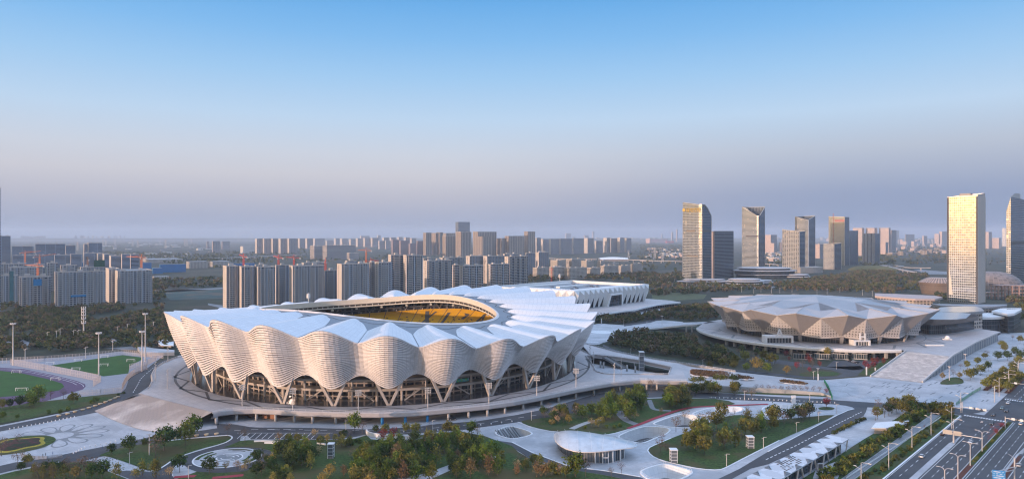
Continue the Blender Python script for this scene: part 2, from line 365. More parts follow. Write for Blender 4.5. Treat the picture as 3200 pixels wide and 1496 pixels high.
lattice('lane_marking', UP('d', [(200,1085),(700,1095),(1250,1130)]), 6, 4, 5, .2)
lattice('lane_marking', UP('a', [(900,620),(930,570),(950,530),(980,500),(1040,450)]), 6, 4, 3, .2)
# parking bays
mb = MB()
for i in range(13):
    x = 0 + i * 62 - 190
    a, b = U('e', x + 62, 333), U('e', x, 388)
    for p, q in ((a, b),):
        d = (q - p).normalized(); n_ = Vector((d.y, -d.x, 0)) * .16; p.z = q.z = gz(6); mb.quad(p-n_, p+n_, q+n_, q-n_)
a, b = U('e', -190, 331), U('e', 770, 331); a.z = b.z = gz(6); mb.quad(a, a + Vector((0,.35,0)), b + Vector((0,.35,0)), b)
struct('parking_marking', mb, m_white)
# ---- kerbs: a raised pale edge along a line ----
def kerb(name, path, w=.5, h=.14, mat=m_wht):
    path = [Vector(p) for p in path]; mb = MB()
    for a, b in zip(path, path[1:]):
        if (b - a).length < .05: continue
        a2 = Vector((a.x, a.y, .05 + h/2)); b2 = Vector((b.x, b.y, .05 + h/2)); mb.bar(a2, b2, w, h)
    return mb.build(name, mat, kind='structure')
kerb('kerb', smooth_loop(UP('r', [(90,888),(240,852),(350,785),(450,712),(600,640),(900,545),(1280,440),(1400,375),(1425,335),(1380,308),(1310,306),(730,352),(350,398)]), 1, False), .8)
kerb('kerb', UP('r', [(460,960),(465,860),(520,792),(560,770)]), .5)
kerb('kerb', UP('c', [(0,838),(450,600),(700,470),(800,425),(868,408)]), .6)
# ---- lawns ----
LAWNS = dict(
 pitch_bank=UP('a', [(-200,760),(0,722),(200,690),(500,655),(830,620),(800,642),(700,682),(560,716),(300,774),(0,828),(-200,870)]),
 grove=smooth_loop(UP('b', [(80,542),(130,520),(330,500),(560,470),(800,400),(1100,320),(1500,300),(1750,300),(2150,314),(2278,372),(1900,384),(1700,430),(1480,500),(1270,580),(1165,612),(1000,660),(880,668),(700,642),(440,640),(200,592)]), 1),
 court_green=smooth_loop(UP('b', [(1360,808),(1450,768),(1600,705),(1850,610),(2050,520),(2200,472),(2330,470),(2450,498),(2600,524),(2880,500),(3258,462),(3200,500),(3000,590),(2690,722),(2370,882),(2160,992),(2090,1020),(1900,1010),(1700,970),(1500,922),(1400,872)]), 1),
 garden=UP('e', [(0,400),(600,398),(800,398),(1000,385),(1110,352),(1160,392),(1540,425),(1560,362),(1830,332),(2050,312),(2300,360),(2576,460)]) + UP('b', [(60,840),(200,922),(400,990),(560,1016),(900,1070),(1290,1146)]) + [Vector((100,200,0)), Vector((-140,200,0))] + UP('r', [(500,1100),(500,1020),(850,892),(1200,912),(1600,888),(1900,800),(2080,690),(2100,572),(1870,516),(1600,492),(1270,502),(1400,462),(1545,397),(1680,384),(2560,392)]),
 west_lawn=smooth_loop(UP('r', [(-750,640),(-560,560),(-200,465),(0,452),(350,400),(1310,312),(1390,322),(1415,365),(1270,436),(900,528),(590,636),(440,708),(350,782),(220,846),(80,882),(0,850),(-150,790),(-350,720),(-600,640)]), 1),
 corner_lawn=UP('q', [(-300,1010),(0,944),(240,884),(900,762),(1500,720),(1700,870),(2050,1010),(2300,1130),(1800,1300),(-300,1300)]),
 slope_green=UP('d', [(380,1000),(1330,1058),(1350,1082),(900,1066),(200,1040)]),
)
for i, (k, p) in enumerate(LAWNS.items()): sheet('lawn', p, m_lawn, 5.2 + i * .15, [1,2,0] if k == 'none' else [])
kerb('kerb', smooth_loop(UP('b', [(60,540),(200,597),(440,645),(700,648),(880,674),(1000,664),(1165,617)]), 1, False), .7)
kerb('kerb', smooth_loop(UP('b', [(1600,703),(1450,764),(1355,812),(1395,876),(1500,926),(1700,974),(1900,1014),(2090,1024),(2160,996),(2370,886),(2690,726)]), 1, False), .7)
kerb('kerb', UP('b', [(0,742),(200,845),(560,980),(940,1031),(1290,1090)]), .7)
for cx_, cy_, rx, ry in ((588,405,82,16),):   # round bed by the road
    sheet('lawn', [U('c', cx_ + rx*cos(t), cy_ + ry*sin(t)) for t in [2*pi*i/24 for i in range(24)]], m_lawn, 6.5)
sheet('lawn', smooth_loop(UP('d', [(1040,870),(1080,850),(1200,838),(1380,848),(1440,866),(1380,884),(1200,890),(1060,888)]), 1), m_lawn, 6.5)
sheet('lawn', UP('f', [(240,938),(330,860),(540,790),(520,830),(380,920),(360,945)]), m_lawn, 6.5)
sheet('lawn', smooth_loop(UP('f', [(1000,1022),(1060,975),(1150,955),(1215,965),(1245,1005),(1215,1020),(1100,1028)]), 1), m_lawn, 6.5)
# paths through the grove
for P, w, mt in ((UP('b', [(1075,430),(1090,470),(1140,520),(1200,550),(1280,575)]), 2.4, m_pave2), (UP('b', [(600,612),(680,575),(780,540),(900,520)]), 1.8, m_conc),
                 (UP('b', [(1380,320),(1400,370),(1420,420),(1600,430)]), 1.6, m_pave2)):
    rb = ribbon(smooth_loop(P, 2, False), -w, w, gz(7)); struct('path', rb, mt)
for P, w in ((UP('b', [(1165,608),(1300,560),(1480,488),(1700,412),(1850,390),(2200,376),(2576,362)]), 1.3), (UP('r', [(480,985),(700,968),(830,966)]), 1.5), (UP('r', [(1100,995),(1350,975),(1600,950)]), 1.5),
             (UP('e', [(1430,462),(1560,430),(1690,400),(1830,372),(1960,366)]), 1.3)):
    struct('red_path', ribbon(smooth_loop(P, 2, False), -w, w, gz(8)), m_red)
for P in (UP('e', [(1400,470),(1560,420),(1700,392),(1850,368)]), ):
    struct('path', ribbon(smooth_loop(P, 2, False), -4.5, -1.5, gz(7.5)), m_pave2)
sheet('path', UP('e', [(2250,600),(2420,545),(2500,535),(2440,570),(2300,620)]), m_pave, 8)
sheet('path', UP('e', [(1380,800),(1700,740),(1950,650),(1970,700),(1750,800)]), m_pave, 8)
# low white walls in the island gardens
def lowwall(path, h=.8, w=.6, label='low white garden wall', name='garden_wall'):
    mb = MB()
    for a, b in zip(path, path[1:]): mb.bar(Vector((a.x,a.y,.1+h/2)), Vector((b.x,b.y,.1+h/2)), w, h)
    return mb.build(name, m_wht, label=label, cat='garden wall', group='low white walls in the garden')
lowwall(smooth_loop(UP('e', [(-20,420),(80,415),(240,425)]), 2, False), label='thin white garden wall nearest the round patterned court')
lowwall(smooth_loop(UP('e', [(85,435),(200,438),(320,455)]), 2, False), label='thin white garden wall just under the longest one below the parking bays')
lowwall(smooth_loop(UP('e', [(470,440),(530,455),(570,470)]), 2, False), label='short white garden wall beneath the parking bays')
lowwall(smooth_loop(UP('e', [(615,440),(700,452)]), 1, False), label='short white garden wall left of the glass lift shaft')
lowwall(smooth_loop(UP('e', [(1112,330),(1125,355),(1200,375),(1400,385),(1560,395),(1555,420),(1500,430)]), 2, False), 2.2, .8, 'curved white retaining wall beside the red path')
# ---- round patterned court ----
rc = U('r', 1345, 672); rc.z = 0
ax = (U('r', 1895, 655) - U('r', 785, 730)).length / 2
ay = (U('r', 1345, 530).y - U('r', 1345, 850).y) / 2
def ringsec(mb, r0, r1, a0, a1, z, n=None):
    n = n or max(3, int((a1 - a0) / 7)); a0, a1 = radians(a0), radians(a1)
    for i in range(n):
        s, e = a0 + (a1-a0)*i/n, a0 + (a1-a0)*(i+1)/n
        mb.quad(*[rc + Vector((cos(t)*r*ax, sin(t)*r*ay, z)) for t, r in ((s,r0),(s,r1),(e,r1),(e,r0))])
mb = MB(); ringsec(mb, 0, 1, 0, 360, gz(8)); struct('court_paving', mb, m_pave)
mb = MB(); ringsec(mb, .30, .44, 0, 360, gz(9)); ringsec(mb, 0, .30, 0, 360, gz(9)); struct('court_paving', mb, m_pave2)
mb = MB()
for r0, r1, a0, a1 in ((.42,.46,-60,130),(.42,.46,160,280),(.30,.34,20,120),(.30,.34,180,330),(.17,.21,200,330),(.17,.21,20,120),(.97,1.02,0,360)): ringsec(mb, r0, r1, a0, a1, gz(10))
struct('court_rings', mb, m_wht)
mb = MB()
for r0, r1, a0, a1 in ((.83,.95,140,195),(.62,.72,140,190),(.83,.92,60,110),(.70,.76,65,100),(.80,.95,-38,30),(.60,.70,-28,20),(.85,.93,235,290)): ringsec(mb, r0, r1, a0, a1, gz(10.5))
struct('court_planting', mb, m_lawn)
# ---- petal plaza ----
fc = U('q', 945, 316)
R0 = (U('q', 1175, 300) - U('q', 710, 315)).length / 2
mb = MB(); NP = 13
out_ = []
for i in range(NP * 10):
    t = 2*pi*i/(NP*10); k = abs(cos(NP*t/2)); out_.append(fc + Vector((cos(t), sin(t), 0)) * R0 * (1.72 + 1.55 * k**.35 - .0))
mb.flat([Vector((p.x, p.y, gz(2.2))) for p in out_]); struct('plaza_flower', mb, m_pave2)
mb = MB(); mb.flat([fc + Vector((cos(t)*R0*.95, sin(t)*R0*.95, gz(3.2))) for t in [2*pi*i/40 for i in range(40)]])
for k in range(NP):
    t0 = 2*pi*k/NP; d = Vector((cos(t0), sin(t0), 0)); n_ = Vector((-d.y, d.x, 0)); pts = []
    for i in range(24):
        a = 2*pi*i/24; rr = (1.24 + 1.86 * (.5 - .5*cos(a))); wd = sin(a) * (.16 + .37 * (.5 - .5*cos(a))**.8)
        pts.append(fc + d*R0*rr + n_*R0*wd + Vector((0,0,gz(3.2))))
    mb.flat(pts)
struct('plaza_petals', mb, m_pave)
# flower bed at the edge of the frame
bc = Vector((-259, 357, 0))
def disc(name, c, r, z, mat, wob=0, kind='structure'):
    mb = MB(); mb.flat([c + Vector((cos(t), sin(t), 0)) * r * (1 + wob * cos(5*t)) + Vector((0,0,z)) for t in [2*pi*i/60 for i in range(60)]]); return mb.build(name, mat, kind=kind)
bed = thing('flower_bed', 'round flower bed of dark red and yellow planting on the pale plaza', 'flower bed', bc)
def mound(name, r, h, mat, wob=0.):
    mb = MB(); mb.grid(lambda u, v: bc + Vector((cos(2*pi*u), sin(2*pi*u), 0)) * r * (1-v) * (1 + wob*cos(5*2*pi*u)) + Vector((0,0,.15 + h*(1-(1-v)**3))), 60, 6, True)
    return mb.build(name, mat, bed, True)
m_yel = M('yellow_flowers', (.30,.24,.03), .9, .4, 1.2); m_drk = M('dark_red_flowers', (.07,.02,.02), .9, .5, .8, big=((.02,.03,.012), .3, .45, .55))
mound('grass_edge', 17, .3, m_lawn); mound('yellow_planting', 14.4, .6, m_yel, .07); mound('red_planting', 12.6, .9, m_drk, .09)
# ---- the ramp of steps from the deck to the petal plaza ----
m_steps = M('ramp_steps', (.44,.425,.425), .8, .25, .10, big=((.28,.26,.255), .035, .44, .58))
mb = MB()
top = smooth_loop([U('a', *p, 7) for p in ((905,640),(940,622),(1010,640),(1100,665),(1260,705),(1440,750))], 1, False)
bot = smooth_loop([U('a', *p, 0.2) for p in ((640,742),(680,762),(760,800),(870,842),(1000,880),(1190,880))], 1, False)
NS = 34
for i in range(len(top) - 1):
    for k in range(NS):
        def q(j, t): a = top[min(j, len(top)-1)]; b = bot[min(j, len(bot)-1)]; return a.lerp(b, t)
        a0, a1, b0, b1 = q(i,k/NS), q(i+1,k/NS), q(i,(k+1)/NS), q(i+1,(k+1)/NS)
        z = a0.z; b0f, b1f = b0.copy(), b1.copy(); b0f.z = a0.z; b1f.z = a1.z
        mb.quad(b0f, b1f, a1, a0); mb.quad(b0, b1, b1f, b0f)
struct('plaza_steps', mb, m_steps)
STEP_TOP, STEP_BOT = top, bot
# bollards beside the plaza road: tiny, one part-less thing each
def bollards(path, n, lab, r=.28, h=.8, group='white bollards along the plaza road'):
    path = [Vector(p) for p in path]; L = [0]
    for a, b in zip(path, path[1:]): L.append(L[-1] + (b-a).length)
    proto = None
    for i in range(n):
        s = L[-1] * (i + .5) / n; k = max(j for j in range(len(L)-1) if L[j] <= s + 1e-6); p = path[k].lerp(path[k+1], (s - L[k]) / (L[k+1]-L[k])); p.z = .05
        if proto is None:
            mb = MB(); mb.tube([(0,0,0),(0,0,h*.8),(0,0,h)], [r, r, r*.5], 8); proto = mb.build('bollard', m_wht, label=lab, cat='bollard', group=group); proto.location = p
        else:
            o = proto.copy(); COL.objects.link(o); o.location = p
bollards(UP('q', [(120,215),(600,135),(1230,10)]), 17, 'small white bollard on the pale strip between the plaza and the upper left road', group='bollards by the upper left road')
bollards(UP('q', [(1160,615),(1350,510),(1700,450),(1900,400)]), 11, 'small white bollard along the lower edge of the petal plaza', group='bollards below the petal plaza')
bollards(UP('i', [(20,1078),(300,1085),(600,1045),(1000,1000)]), 12, 'white ball bollard on the kerb between stadium road and the paved forecourt', .35, .8, 'bollards along the stadium road')
bollards(UP('d', [(200,1090),(700,1110),(1250,1135),(1400,1142)]), 30, 'white bollard on the road edge below the long hedge terrace', .3, .8, 'bollards below the hedge terrace')
# ================= main stadium =================
SCX, SCY, ZP = -98.0, 558.0, 7.0
PH0 = radians(-3.6); NL = 28; STEP = 2*pi/NL
def sad(ph): return cos(2 * (ph + radians(35)))
def pol(r, ph, z=0.): return Vector((SCX + r*sin(ph), SCY - r*cos(ph), z))
def lobe(ph): return (1 + cos(NL * (ph - PH0))) / 2
def crest(ph): return 51.3 + 7.3 * sad(ph)
m_louv = facade('louvre_white', (.48,.445,.435), (.62,.58,.57), 2.6, 3.0, .93, 1., .5, 0, wrough=.6, var=.06, gvar=.07)
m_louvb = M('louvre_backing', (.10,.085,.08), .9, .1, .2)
m_petal = facade('petal_membrane', (.50,.51,.53), (.62,.62,.63), 2.4, 3.2, .93, .93, .42, 0, wrough=.5, var=.05, gvar=.035)
m_ring = M('roof_grey', (.22,.235,.255), .55, .08, .2)
m_beige = M('beige_concrete', (.44,.39,.35), .75, .1, .2)
m_glassd = M('dark_glass', (.02,.024,.03), .12, .2, .1, metal=.0, spec=.8)
m_granite = M('polished_granite', (.05,.05,.055), .15, .2, .1, spec=.6)
stad = thing('stadium', 'large round stadium with rippling white louvred facade and white petal roof', 'stadium', (SCX, SCY, 0))
def rt(ph): return 159.2 + 7.8 * lobe(ph)**.8
def ztop(ph): return crest(ph) - 6.6 * (1 - lobe(ph)**.72)
def rbm(ph): return 149.0 + 3.5 * lobe(ph)
def zbm(ph): return 25.6 - 7.4 * lobe(ph)
def fac(ph, t, off=0.):
    c = lobe(ph)
    r = rbm(ph) + (rt(ph) - rbm(ph)) * t**1.15 + 2.2 * c * sin(pi * min(1, t*1.05))**1.2 + off
    return pol(r, ph, zbm(ph) + (ztop(ph) - zbm(ph)) * t)
NB = 26; NSEG = NL * 14
mb = MB()
for bnd in range(NB):
    t0 = bnd / NB; t1 = (bnd + .72) / NB
    if bnd == NB - 1: t1 = 1.0
    for i in range(NSEG):
        a, b = 2*pi*i/NSEG, 2*pi*(i+1)/NSEG
        A0, B0 = fac(a, t0, .42), fac(b, t0, .42); A1_, B1_ = fac(a, t1, 0), fac(b, t1, 0)
        mb.quad(A0, B0, B1_, A1_, [(a*160,bnd*3+.6),(b*160,bnd*3+.6),(b*160,bnd*3+2.4),(a*160,bnd*3+2.4)])
        L0, L1 = fac(a, t0, -.5), fac(b, t0, -.5); mb.quad(L0, L1, B0, A0)
        if bnd == NB - 1:
            mb.quad(A1_, B1_, fac(b, t1, -1.2), fac(a, t1, -1.2))
mb.build('louvred_facade', m_louv, stad)
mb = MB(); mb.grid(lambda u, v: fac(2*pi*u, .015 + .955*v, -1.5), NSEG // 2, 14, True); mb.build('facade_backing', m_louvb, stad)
# opening rim (ellipse fitted to the rim)
OX, OY, OA, OB, OAX = -110.5, 557.0, 109.0, 79.2, radians(53.5)
od = Vector((sin(OAX), -cos(OAX), 0)); oe = Vector((od.y, -od.x, 0))
def oph(p): return atan2(p.x - SCX, -(p.y - SCY))
def ell(th, a, b, z=None, zf=None):
    p = Vector((OX, OY, 0)) + od * a * cos(th) + oe * b * sin(th)
    p.z = zf(oph(p)) if zf else (z or 0); return p
def rin(ph):   # distance from the stadium's middle to the rim in direction ph
    lo, hi = 40., 150.; d = Vector((sin(ph), -cos(ph), 0))
    for _ in range(22):
        m = (lo + hi) / 2; q = Vector((SCX, SCY, 0)) + d * m - Vector((OX, OY, 0))
        if (q.dot(od)/OA)**2 + (q.dot(oe)/OB)**2 < 1: lo = m
        else: hi = m
    return lo
RIN = [rin(2*pi*i/336) for i in range(337)]
def rinf(ph):
    x = (ph % (2*pi)) / (2*pi) * 336; i = int(x); return RIN[i] + (RIN[min(i+1, 336)] - RIN[i]) * (x - i)
def zrim(ph): return 50.6 + 4.3 * sad(ph)
def zval(ph): return crest(ph) - 6.6
def roofz(ph, v): return zrim(ph) + (zval(ph) - zrim(ph)) * v
mb = MB()
def rr_(u, v):
    ph = 2*pi*u; r0 = rinf(ph) + .6; r1 = 157.4; return pol(r0 + (r1-r0)*v, ph, roofz(ph, v) - .15)
mb.grid(rr_, 336, 8, True); mb.build('roof_deck', m_ring, stad, True)
mb = MB()
mb.grid(lambda u, v: pol(rinf(2*pi*u)+.6 + (156-rinf(2*pi*u))*v, 2*pi*u, roofz(2*pi*u, v) - 3.2), 168, 4, True)
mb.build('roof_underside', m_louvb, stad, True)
# petals
for k in range(NL):
    c = PH0 + k * STEP; mb = MB()
    def pet(u, v, c=c):
        s = 2*u - 1
        ri = rinf(c) + 10.0
        w = min(1.0, (max(v, 0.0) / .42)) ** .46 * .985
        ph = c + s * STEP / 2 * w
        re = rt(ph) - .25; r = ri + (re - ri) * v
        vv = (r - rinf(c)) / (158 - rinf(c))
        base = zrim(ph) + (ztop(ph) - 6.6*((1 + cos(pi*s))/2)**.72 - zrim(ph)) * min(1, vv if v < .8 else vv + (1-vv)*(v-.8)/.2) if False else roofz(ph, min(1., vv))
        hgt = 6.6 * (.42 + .58 * v) * min(1, v / .10)**.5
        arch = ((1 + cos(pi*s))/2)**.72 * (1 if v > 0 else .0)
        return pol(r, ph, base + .12 + hgt * arch)
    mb.grid(pet, 18, 22, uvfn=lambda u, v: (u*34, v*70))
    mb.build('roof_petal', m_petal, stad, True)
# thin dark gutters between petals near the rim
mb = MB()
for i in range(168):
    a, b = 2*pi*i/168, 2*pi*(i+1)/168
    def gp(ph, o): r = rinf(ph) + 7 + 5*(1-lobe(ph)) + o; v = (r - rinf(ph))/(160-rinf(ph)); return pol(r, ph, roofz(ph, v) + .02)
    mb.quad(gp(a,0), gp(b,0), gp(b,.6), gp(a,.6))
mb.build('roof_gutter', m_louvb, stad)
# rim: upstand, inner white face, truss band and lower edge
m_rim = M('rim_panel', (.62,.57,.53), .5, .05, .3)
NT = 220
def rim(name, a0, z0, a1, z1, mat):
    mb = MB()
    mb.grid(lambda u, v: (lambda th: ell(th, OA + (a0 + (a1-a0)*v), OB + (a0 + (a1-a0)*v), zf=lambda p: zrim(p) + z0 + (z1-z0)*v))(2*pi*u), NT, 1, True)
    return mb.build(name, mat, stad)
rim('rim_lip', 1.2, .0, .0, 1.0, m_rim); rim('rim_lip', 0, 1.0, -1.0, .9, m_rim); rim('rim_fascia', -1.0, .9, -.2, -3.7, m_rim)
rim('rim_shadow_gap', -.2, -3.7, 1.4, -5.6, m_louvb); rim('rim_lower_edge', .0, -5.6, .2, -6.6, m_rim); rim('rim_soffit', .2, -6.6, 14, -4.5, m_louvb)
mb = MB()
for i in range(110):
    th = 2*pi*i/110; p = ell(th, OA+.2, OB+.2, zf=lambda q: zrim(q) - 4.2); q = ell(th, OA+.2, OB+.2, zf=lambda q: zrim(q) - 5.7); mb.bar(p, q, .5)
mb.build('rim_truss', m_rim, stad)
m_lamp = M('lamp_housing', (.5,.47,.44), .6, .1, 1)
for i in range(14):   # floodlight boxes hung under the far rim
    th = radians(150 + i * 14); p = ell(th, OA + 2, OB + 2, zf=lambda q: zrim(q) - 9.0)
    mb = MB(); mb.box(p, (1.8, 1.4, 1.6)); mb.bar(p + Vector((0,0,1.6)), p + Vector((0,0,3.0)), .3); mb.build('floodlight', m_lamp, stad)
# seating bowl
m_seat = M('yellow_seats', (.62,.27,.012), .7, .10, .5)
def zseat(ph): return 38.2 + 3.6 * sad(ph) - 3.2 * max(0, cos(ph + radians(125)))
def bowl(th, t):
    a = 82 + (120 - 82) * t; b = 52 + (97 - 52) * t
    p = ell(th, a, b); p.z = 9 + (zseat(oph(p)) - 9) * t**1.12; return p
mt_, tt_, bt_ = base_mat('seat_rows', .7); MATS['seat_rows'] = mt_
uvn = nd(tt_, 'ShaderNodeUVMap'); sp_ = nd(tt_, 'ShaderNodeSeparateXYZ', {0: uvn.outputs[0]})
fr = nd(tt_, 'ShaderNodeMath', {0: nd(tt_, 'ShaderNodeMath', {0: sp_.outputs[1], 1: 1.0}, operation='MULTIPLY').outputs[0]}, operation='FRACT')
rowm = nd(tt_, 'ShaderNodeMath', {0: fr.outputs[0], 1: .78}, operation='GREATER_THAN')
cell = nd(tt_, 'ShaderNodeVectorMath', {0: uvn.outputs[0], 1: (.55, 1.0, 1)}, operation='MULTIPLY'); cellf = nd(tt_, 'ShaderNodeVectorMath', {0: cell.outputs[0]}, operation='FLOOR')
wn_ = nd(tt_, 'ShaderNodeTexWhiteNoise', {'Vector': cellf.outputs[0]})
dn = nd(tt_, 'ShaderNodeMapRange', {0: sp_.outputs[1], 1: 42, 2: 22, 3: .0, 4: .20}); dk = nd(tt_, 'ShaderNodeMath', {0: wn_.outputs['Value'], 1: dn.outputs[0]}, operation='LESS_THAN')
c1 = nd(tt_, 'ShaderNodeMix', {0: rowm.outputs[0], 6: (.74,.40,.012,1), 7: (.40,.20,.010,1)}, data_type='RGBA')
c2 = nd(tt_, 'ShaderNodeMix', {0: dk.outputs[0], 6: c1.outputs[2], 7: (.05,.04,.045,1)}, data_type='RGBA'); tt_.links.new(c2.outputs[2], bt_.inputs['Base Color'])
mb = MB(); mb.grid(lambda u, v: bowl(2*pi*u, v), 200, 24, True, uvfn=lambda u, v: (u * 620, v * 48))
seats = mb.build('seating_bowl', mt_, stad)
mb = MB()
for i in range(44):
    th = 2*pi*(i+.5)/44
    for k in range(16):
        for t0 in (k/16,):
            dth = .0028; P = [bowl(th-dth, t0), bowl(th+dth, t0), bowl(th+dth, t0+1/16), bowl(th-dth, t0+1/16)]
            mb.quad(*[p + Vector((0,0,.25)) for p in P])
mb.build('aisle', m_dark, seats)
# letters picked out in dark seats, laid on the slope of the stand
BG = [(th, t, bowl(th, t)) for th in [2*pi*i/720 for i in range(720)] for t in [.02*j for j in range(51)]]
BG = [(th, t, PX(p)) for th, t, p in BG if p.y > OY - 40]
def onbowl(x, y):
    X, Y = px('j', x, y); best = min(BG, key=lambda q: (q[2][0]-X)**2 + 3*(q[2][1]-Y)**2); th, t = best[0], best[1]
    for _ in range(12):
        p0 = PX(bowl(th, t)); e = 1e-3; pa = PX(bowl(th+e, t)); pb = PX(bowl(th, t+e))
        a11, a21 = (pa[0]-p0[0])/e, (pa[1]-p0[1])/e; a12, a22 = (pb[0]-p0[0])/e, (pb[1]-p0[1])/e; det = a11*a22 - a12*a21
        if abs(det) < 1e-6: break
        dx, dy = X - p0[0], Y - p0[1]; th += max(-.03, min(.03, (a22*dx - a12*dy)/det)); t += max(-.05, min(.05, (a11*dy - a21*dx)/det))
    return th, t
def stroke(mb, pts, w):
    pr = [onbowl(*p) for p in pts]
    for (h0, t0), (h1, t1) in zip(pr, pr[1:]):
        for k in range(8):
            a0, a1 = k/8, (k+1)/8; q0 = (h0+(h1-h0)*a0, t0+(t1-t0)*a0); q1 = (h0+(h1-h0)*a1, t0+(t1-t0)*a1)
            mb.quad(*[bowl(h, t) + Vector((0,0,.32)) for h, t in ((q0[0]-w,q0[1]),(q0[0]+w,q0[1]),(q1[0]+w,q1[1]),(q1[0]-w,q1[1]))])
mb = MB()
stroke(mb, [(1330,405),(1322,480),(1328,560)], .019); stroke(mb, [(1440,410),(1350,480),(1262,550)], .013)
stroke(mb, [(1600,422),(1555,490),(1500,562)], .016)
stroke(mb, [(1800,432),(1830,455),(1800,475),(1760,505)], .018); stroke(mb, [(1800,455),(1835,440)], .02)
stroke(mb, [(2040,445),(1985,500),(1920,552)], .013); stroke(mb, [(2045,445),(2018,500),(2000,548)], .011); stroke(mb, [(1965,520),(2015,520)], .008)
mb.build('seat_lettering', m_dark, seats)
# inner wall above the seats, pitch, concourse
mb = MB(); mb.grid(lambda u, v: (lambda th: ell(th, 120 + 6*v, 97 + 6*v, zf=lambda p: zseat(p) + (zrim(p) - 3 - zseat(p)) * v))(2*pi*u), 160, 4, True, uvfn=lambda u, v: (u*620, v*12)); mb.build('upper_stand_wall', facade('stand_wall', (.06,.06,.065), (.015,.017,.02), 6, 3, .7, .6), stad)
mb = MB()
for i in range(80):
    th = 2*pi*i/80; p = ell(th, 119.5, 96.5, zf=zseat); mb.bar(p, p + Vector((0,0,1.6)), .5)
mb.grid(lambda u, v: (lambda th: ell(th, 119.2+v, 96.2+v, zf=lambda p: zseat(p) + 1.6))(2*pi*u), 160, 1, True); mb.build('stand_parapet', m_beige, stad)
for i in range(20):
    th = 2*pi*(i+.5)/20; mb = MB(); p = ell(th, 121, 98, zf=zseat)
    for s in (-1, 1): q = ell(th + s*.06, 118, 95, zf=lambda c: zrim(c) - 4); mb.bar(p, q, .9)
    mb.build('roof_brace', m_louvb, stad)
mb = MB(); mb.flat([ell(2*pi*i/60, 82, 52, 9.0) for i in range(60)]); mb.build('pitch', m_turf, stad)
def ring(mb, r0, r1, z, n=168):
    for i in range(n):
        a, b = 2*pi*i/n, 2*pi*(i+1)/n; mb.quad(pol(r0,a,z), pol(r0,b,z), pol(r1,b,z), pol(r1,a,z))
def rwall(mb, r0, z0, r1, z1, n=168):
    for i in range(n):
        a, b = 2*pi*i/n, 2*pi*(i+1)/n; mb.quad(pol(r0,a,z0), pol(r0,b,z0), pol(r1,b,z1), pol(r1,a,z1), [(a*r0,z0),(b*r0,z0),(b*r0,z1),(a*r0,z1)])
mb = MB(); rwall(mb, 129, ZP, 131, 34); mb.build('concourse_glazing', facade('conc_glass', (.34,.29,.26), (.025,.027,.032), 5.2, 4.2, .8, .8, .1, .2), stad)
for z0, r in ((13.2, 137.5), (19.8, 140.5), (26.0, 143)):
    mb = MB(); rwall(mb, r, z0, r+.2, z0+1.5); ring(mb, 129, r+.2, z0+1.5); ring(mb, 129, r, z0); mb.build('concourse_slab', m_beige, stad)
mb = MB(); rwall(mb, 144, 25, 131, 38); mb.build('concourse_soffit', m_louvb, stad)
mb = MB(); ring(mb, 129, 149.5, ZP+.05); mb.build('polished_floor', m_granite, stad)
for k in range(NL * 2):
    ph = PH0 + (k + .5) * STEP / 2; mb = MB(); mb.tube([pol(136, ph, ZP), pol(136, ph, 26)], .8, 8); mb.build('column', m_beige, stad)
for k in range(NL):
    ph = PH0 + k * STEP; mb = MB()
    for s in (-1, 1):
        foot = pol(147.0, ph + s*.0045, ZP); topp = pol(150.0, ph + s*.049, 21.3)
        d = (topp - foot).normalized(); tg = Vector((cos(ph), sin(ph), 0)); nr = Vector((sin(ph), -cos(ph), 0))
        vs = []
        for p, w, dd in ((foot, .8, .9), (topp + d*2.2, .95, 1.0)):
            for sx, sy in ((-1,-1),(1,-1),(1,1),(-1,1)): vs.append(p + tg*sx*w + nr*(-sy)*dd)
        mb.add(vs, [(0,1,2,3),(7,6,5,4),(0,4,5,1),(1,5,6,2),(2,6,7,3),(3,7,4,0)])
    mb.build('v_column', m_beige, stad)
# outside stairs in the bays between the V columns
for k in range(NL):
    ph = PH0 + (k + .5) * STEP; s = 1 if k % 2 else -1; mb = MB()
    for lvl, (z0, z1, rA) in enumerate(((ZP, 13.6, 134.5),)):
        a0, a1 = ph - s*.045, ph + s*.03
        if lvl: a0, a1 = a1, a0
        for i in range(10):
            t0, t1 = i/10, (i+1)/10; p0, p1 = a0 + (a1-a0)*t0, a0 + (a1-a0)*t1; za, zb = z0 + (z1-z0)*t0, z0 + (z1-z0)*t1
            for r in (rA, rA + 2.4): mb.add([pol(r,p0,za-.3), pol(r,p1,zb-.3), pol(r,p1,zb+.45), pol(r,p0,za+.45)], [(0,1,2,3)])
            mb.quad(pol(rA,p0,zb), pol(rA+2.4,p0,zb), pol(rA+2.4,p1,zb), pol(rA,p1,zb))
    mb.build('staircase', m_beige, stad)
m_banner = M('teal_banner', (.02,.22,.26), .5, .2, .6, big=((.10,.35,.12), .5, .5, .55))
mb = MB(); a0, a1 = radians(25.5), radians(30.5); mb.add([pol(138.4,a0,16), pol(138.4,a1,16), pol(138.4,a1,18), pol(138.4,a0,18)], [(0,1,2,3)]); mb.build('banner', m_banner, stad)
mb = MB(); a0, a1 = radians(47), radians(50.5); mb.add([pol(141.2,a0,22.6), pol(141.2,a1,22.6), pol(141.2,a1,24.8), pol(141.2,a0,24.8)], [(0,1,2,3)]); mb.build('banner', m_banner, stad)

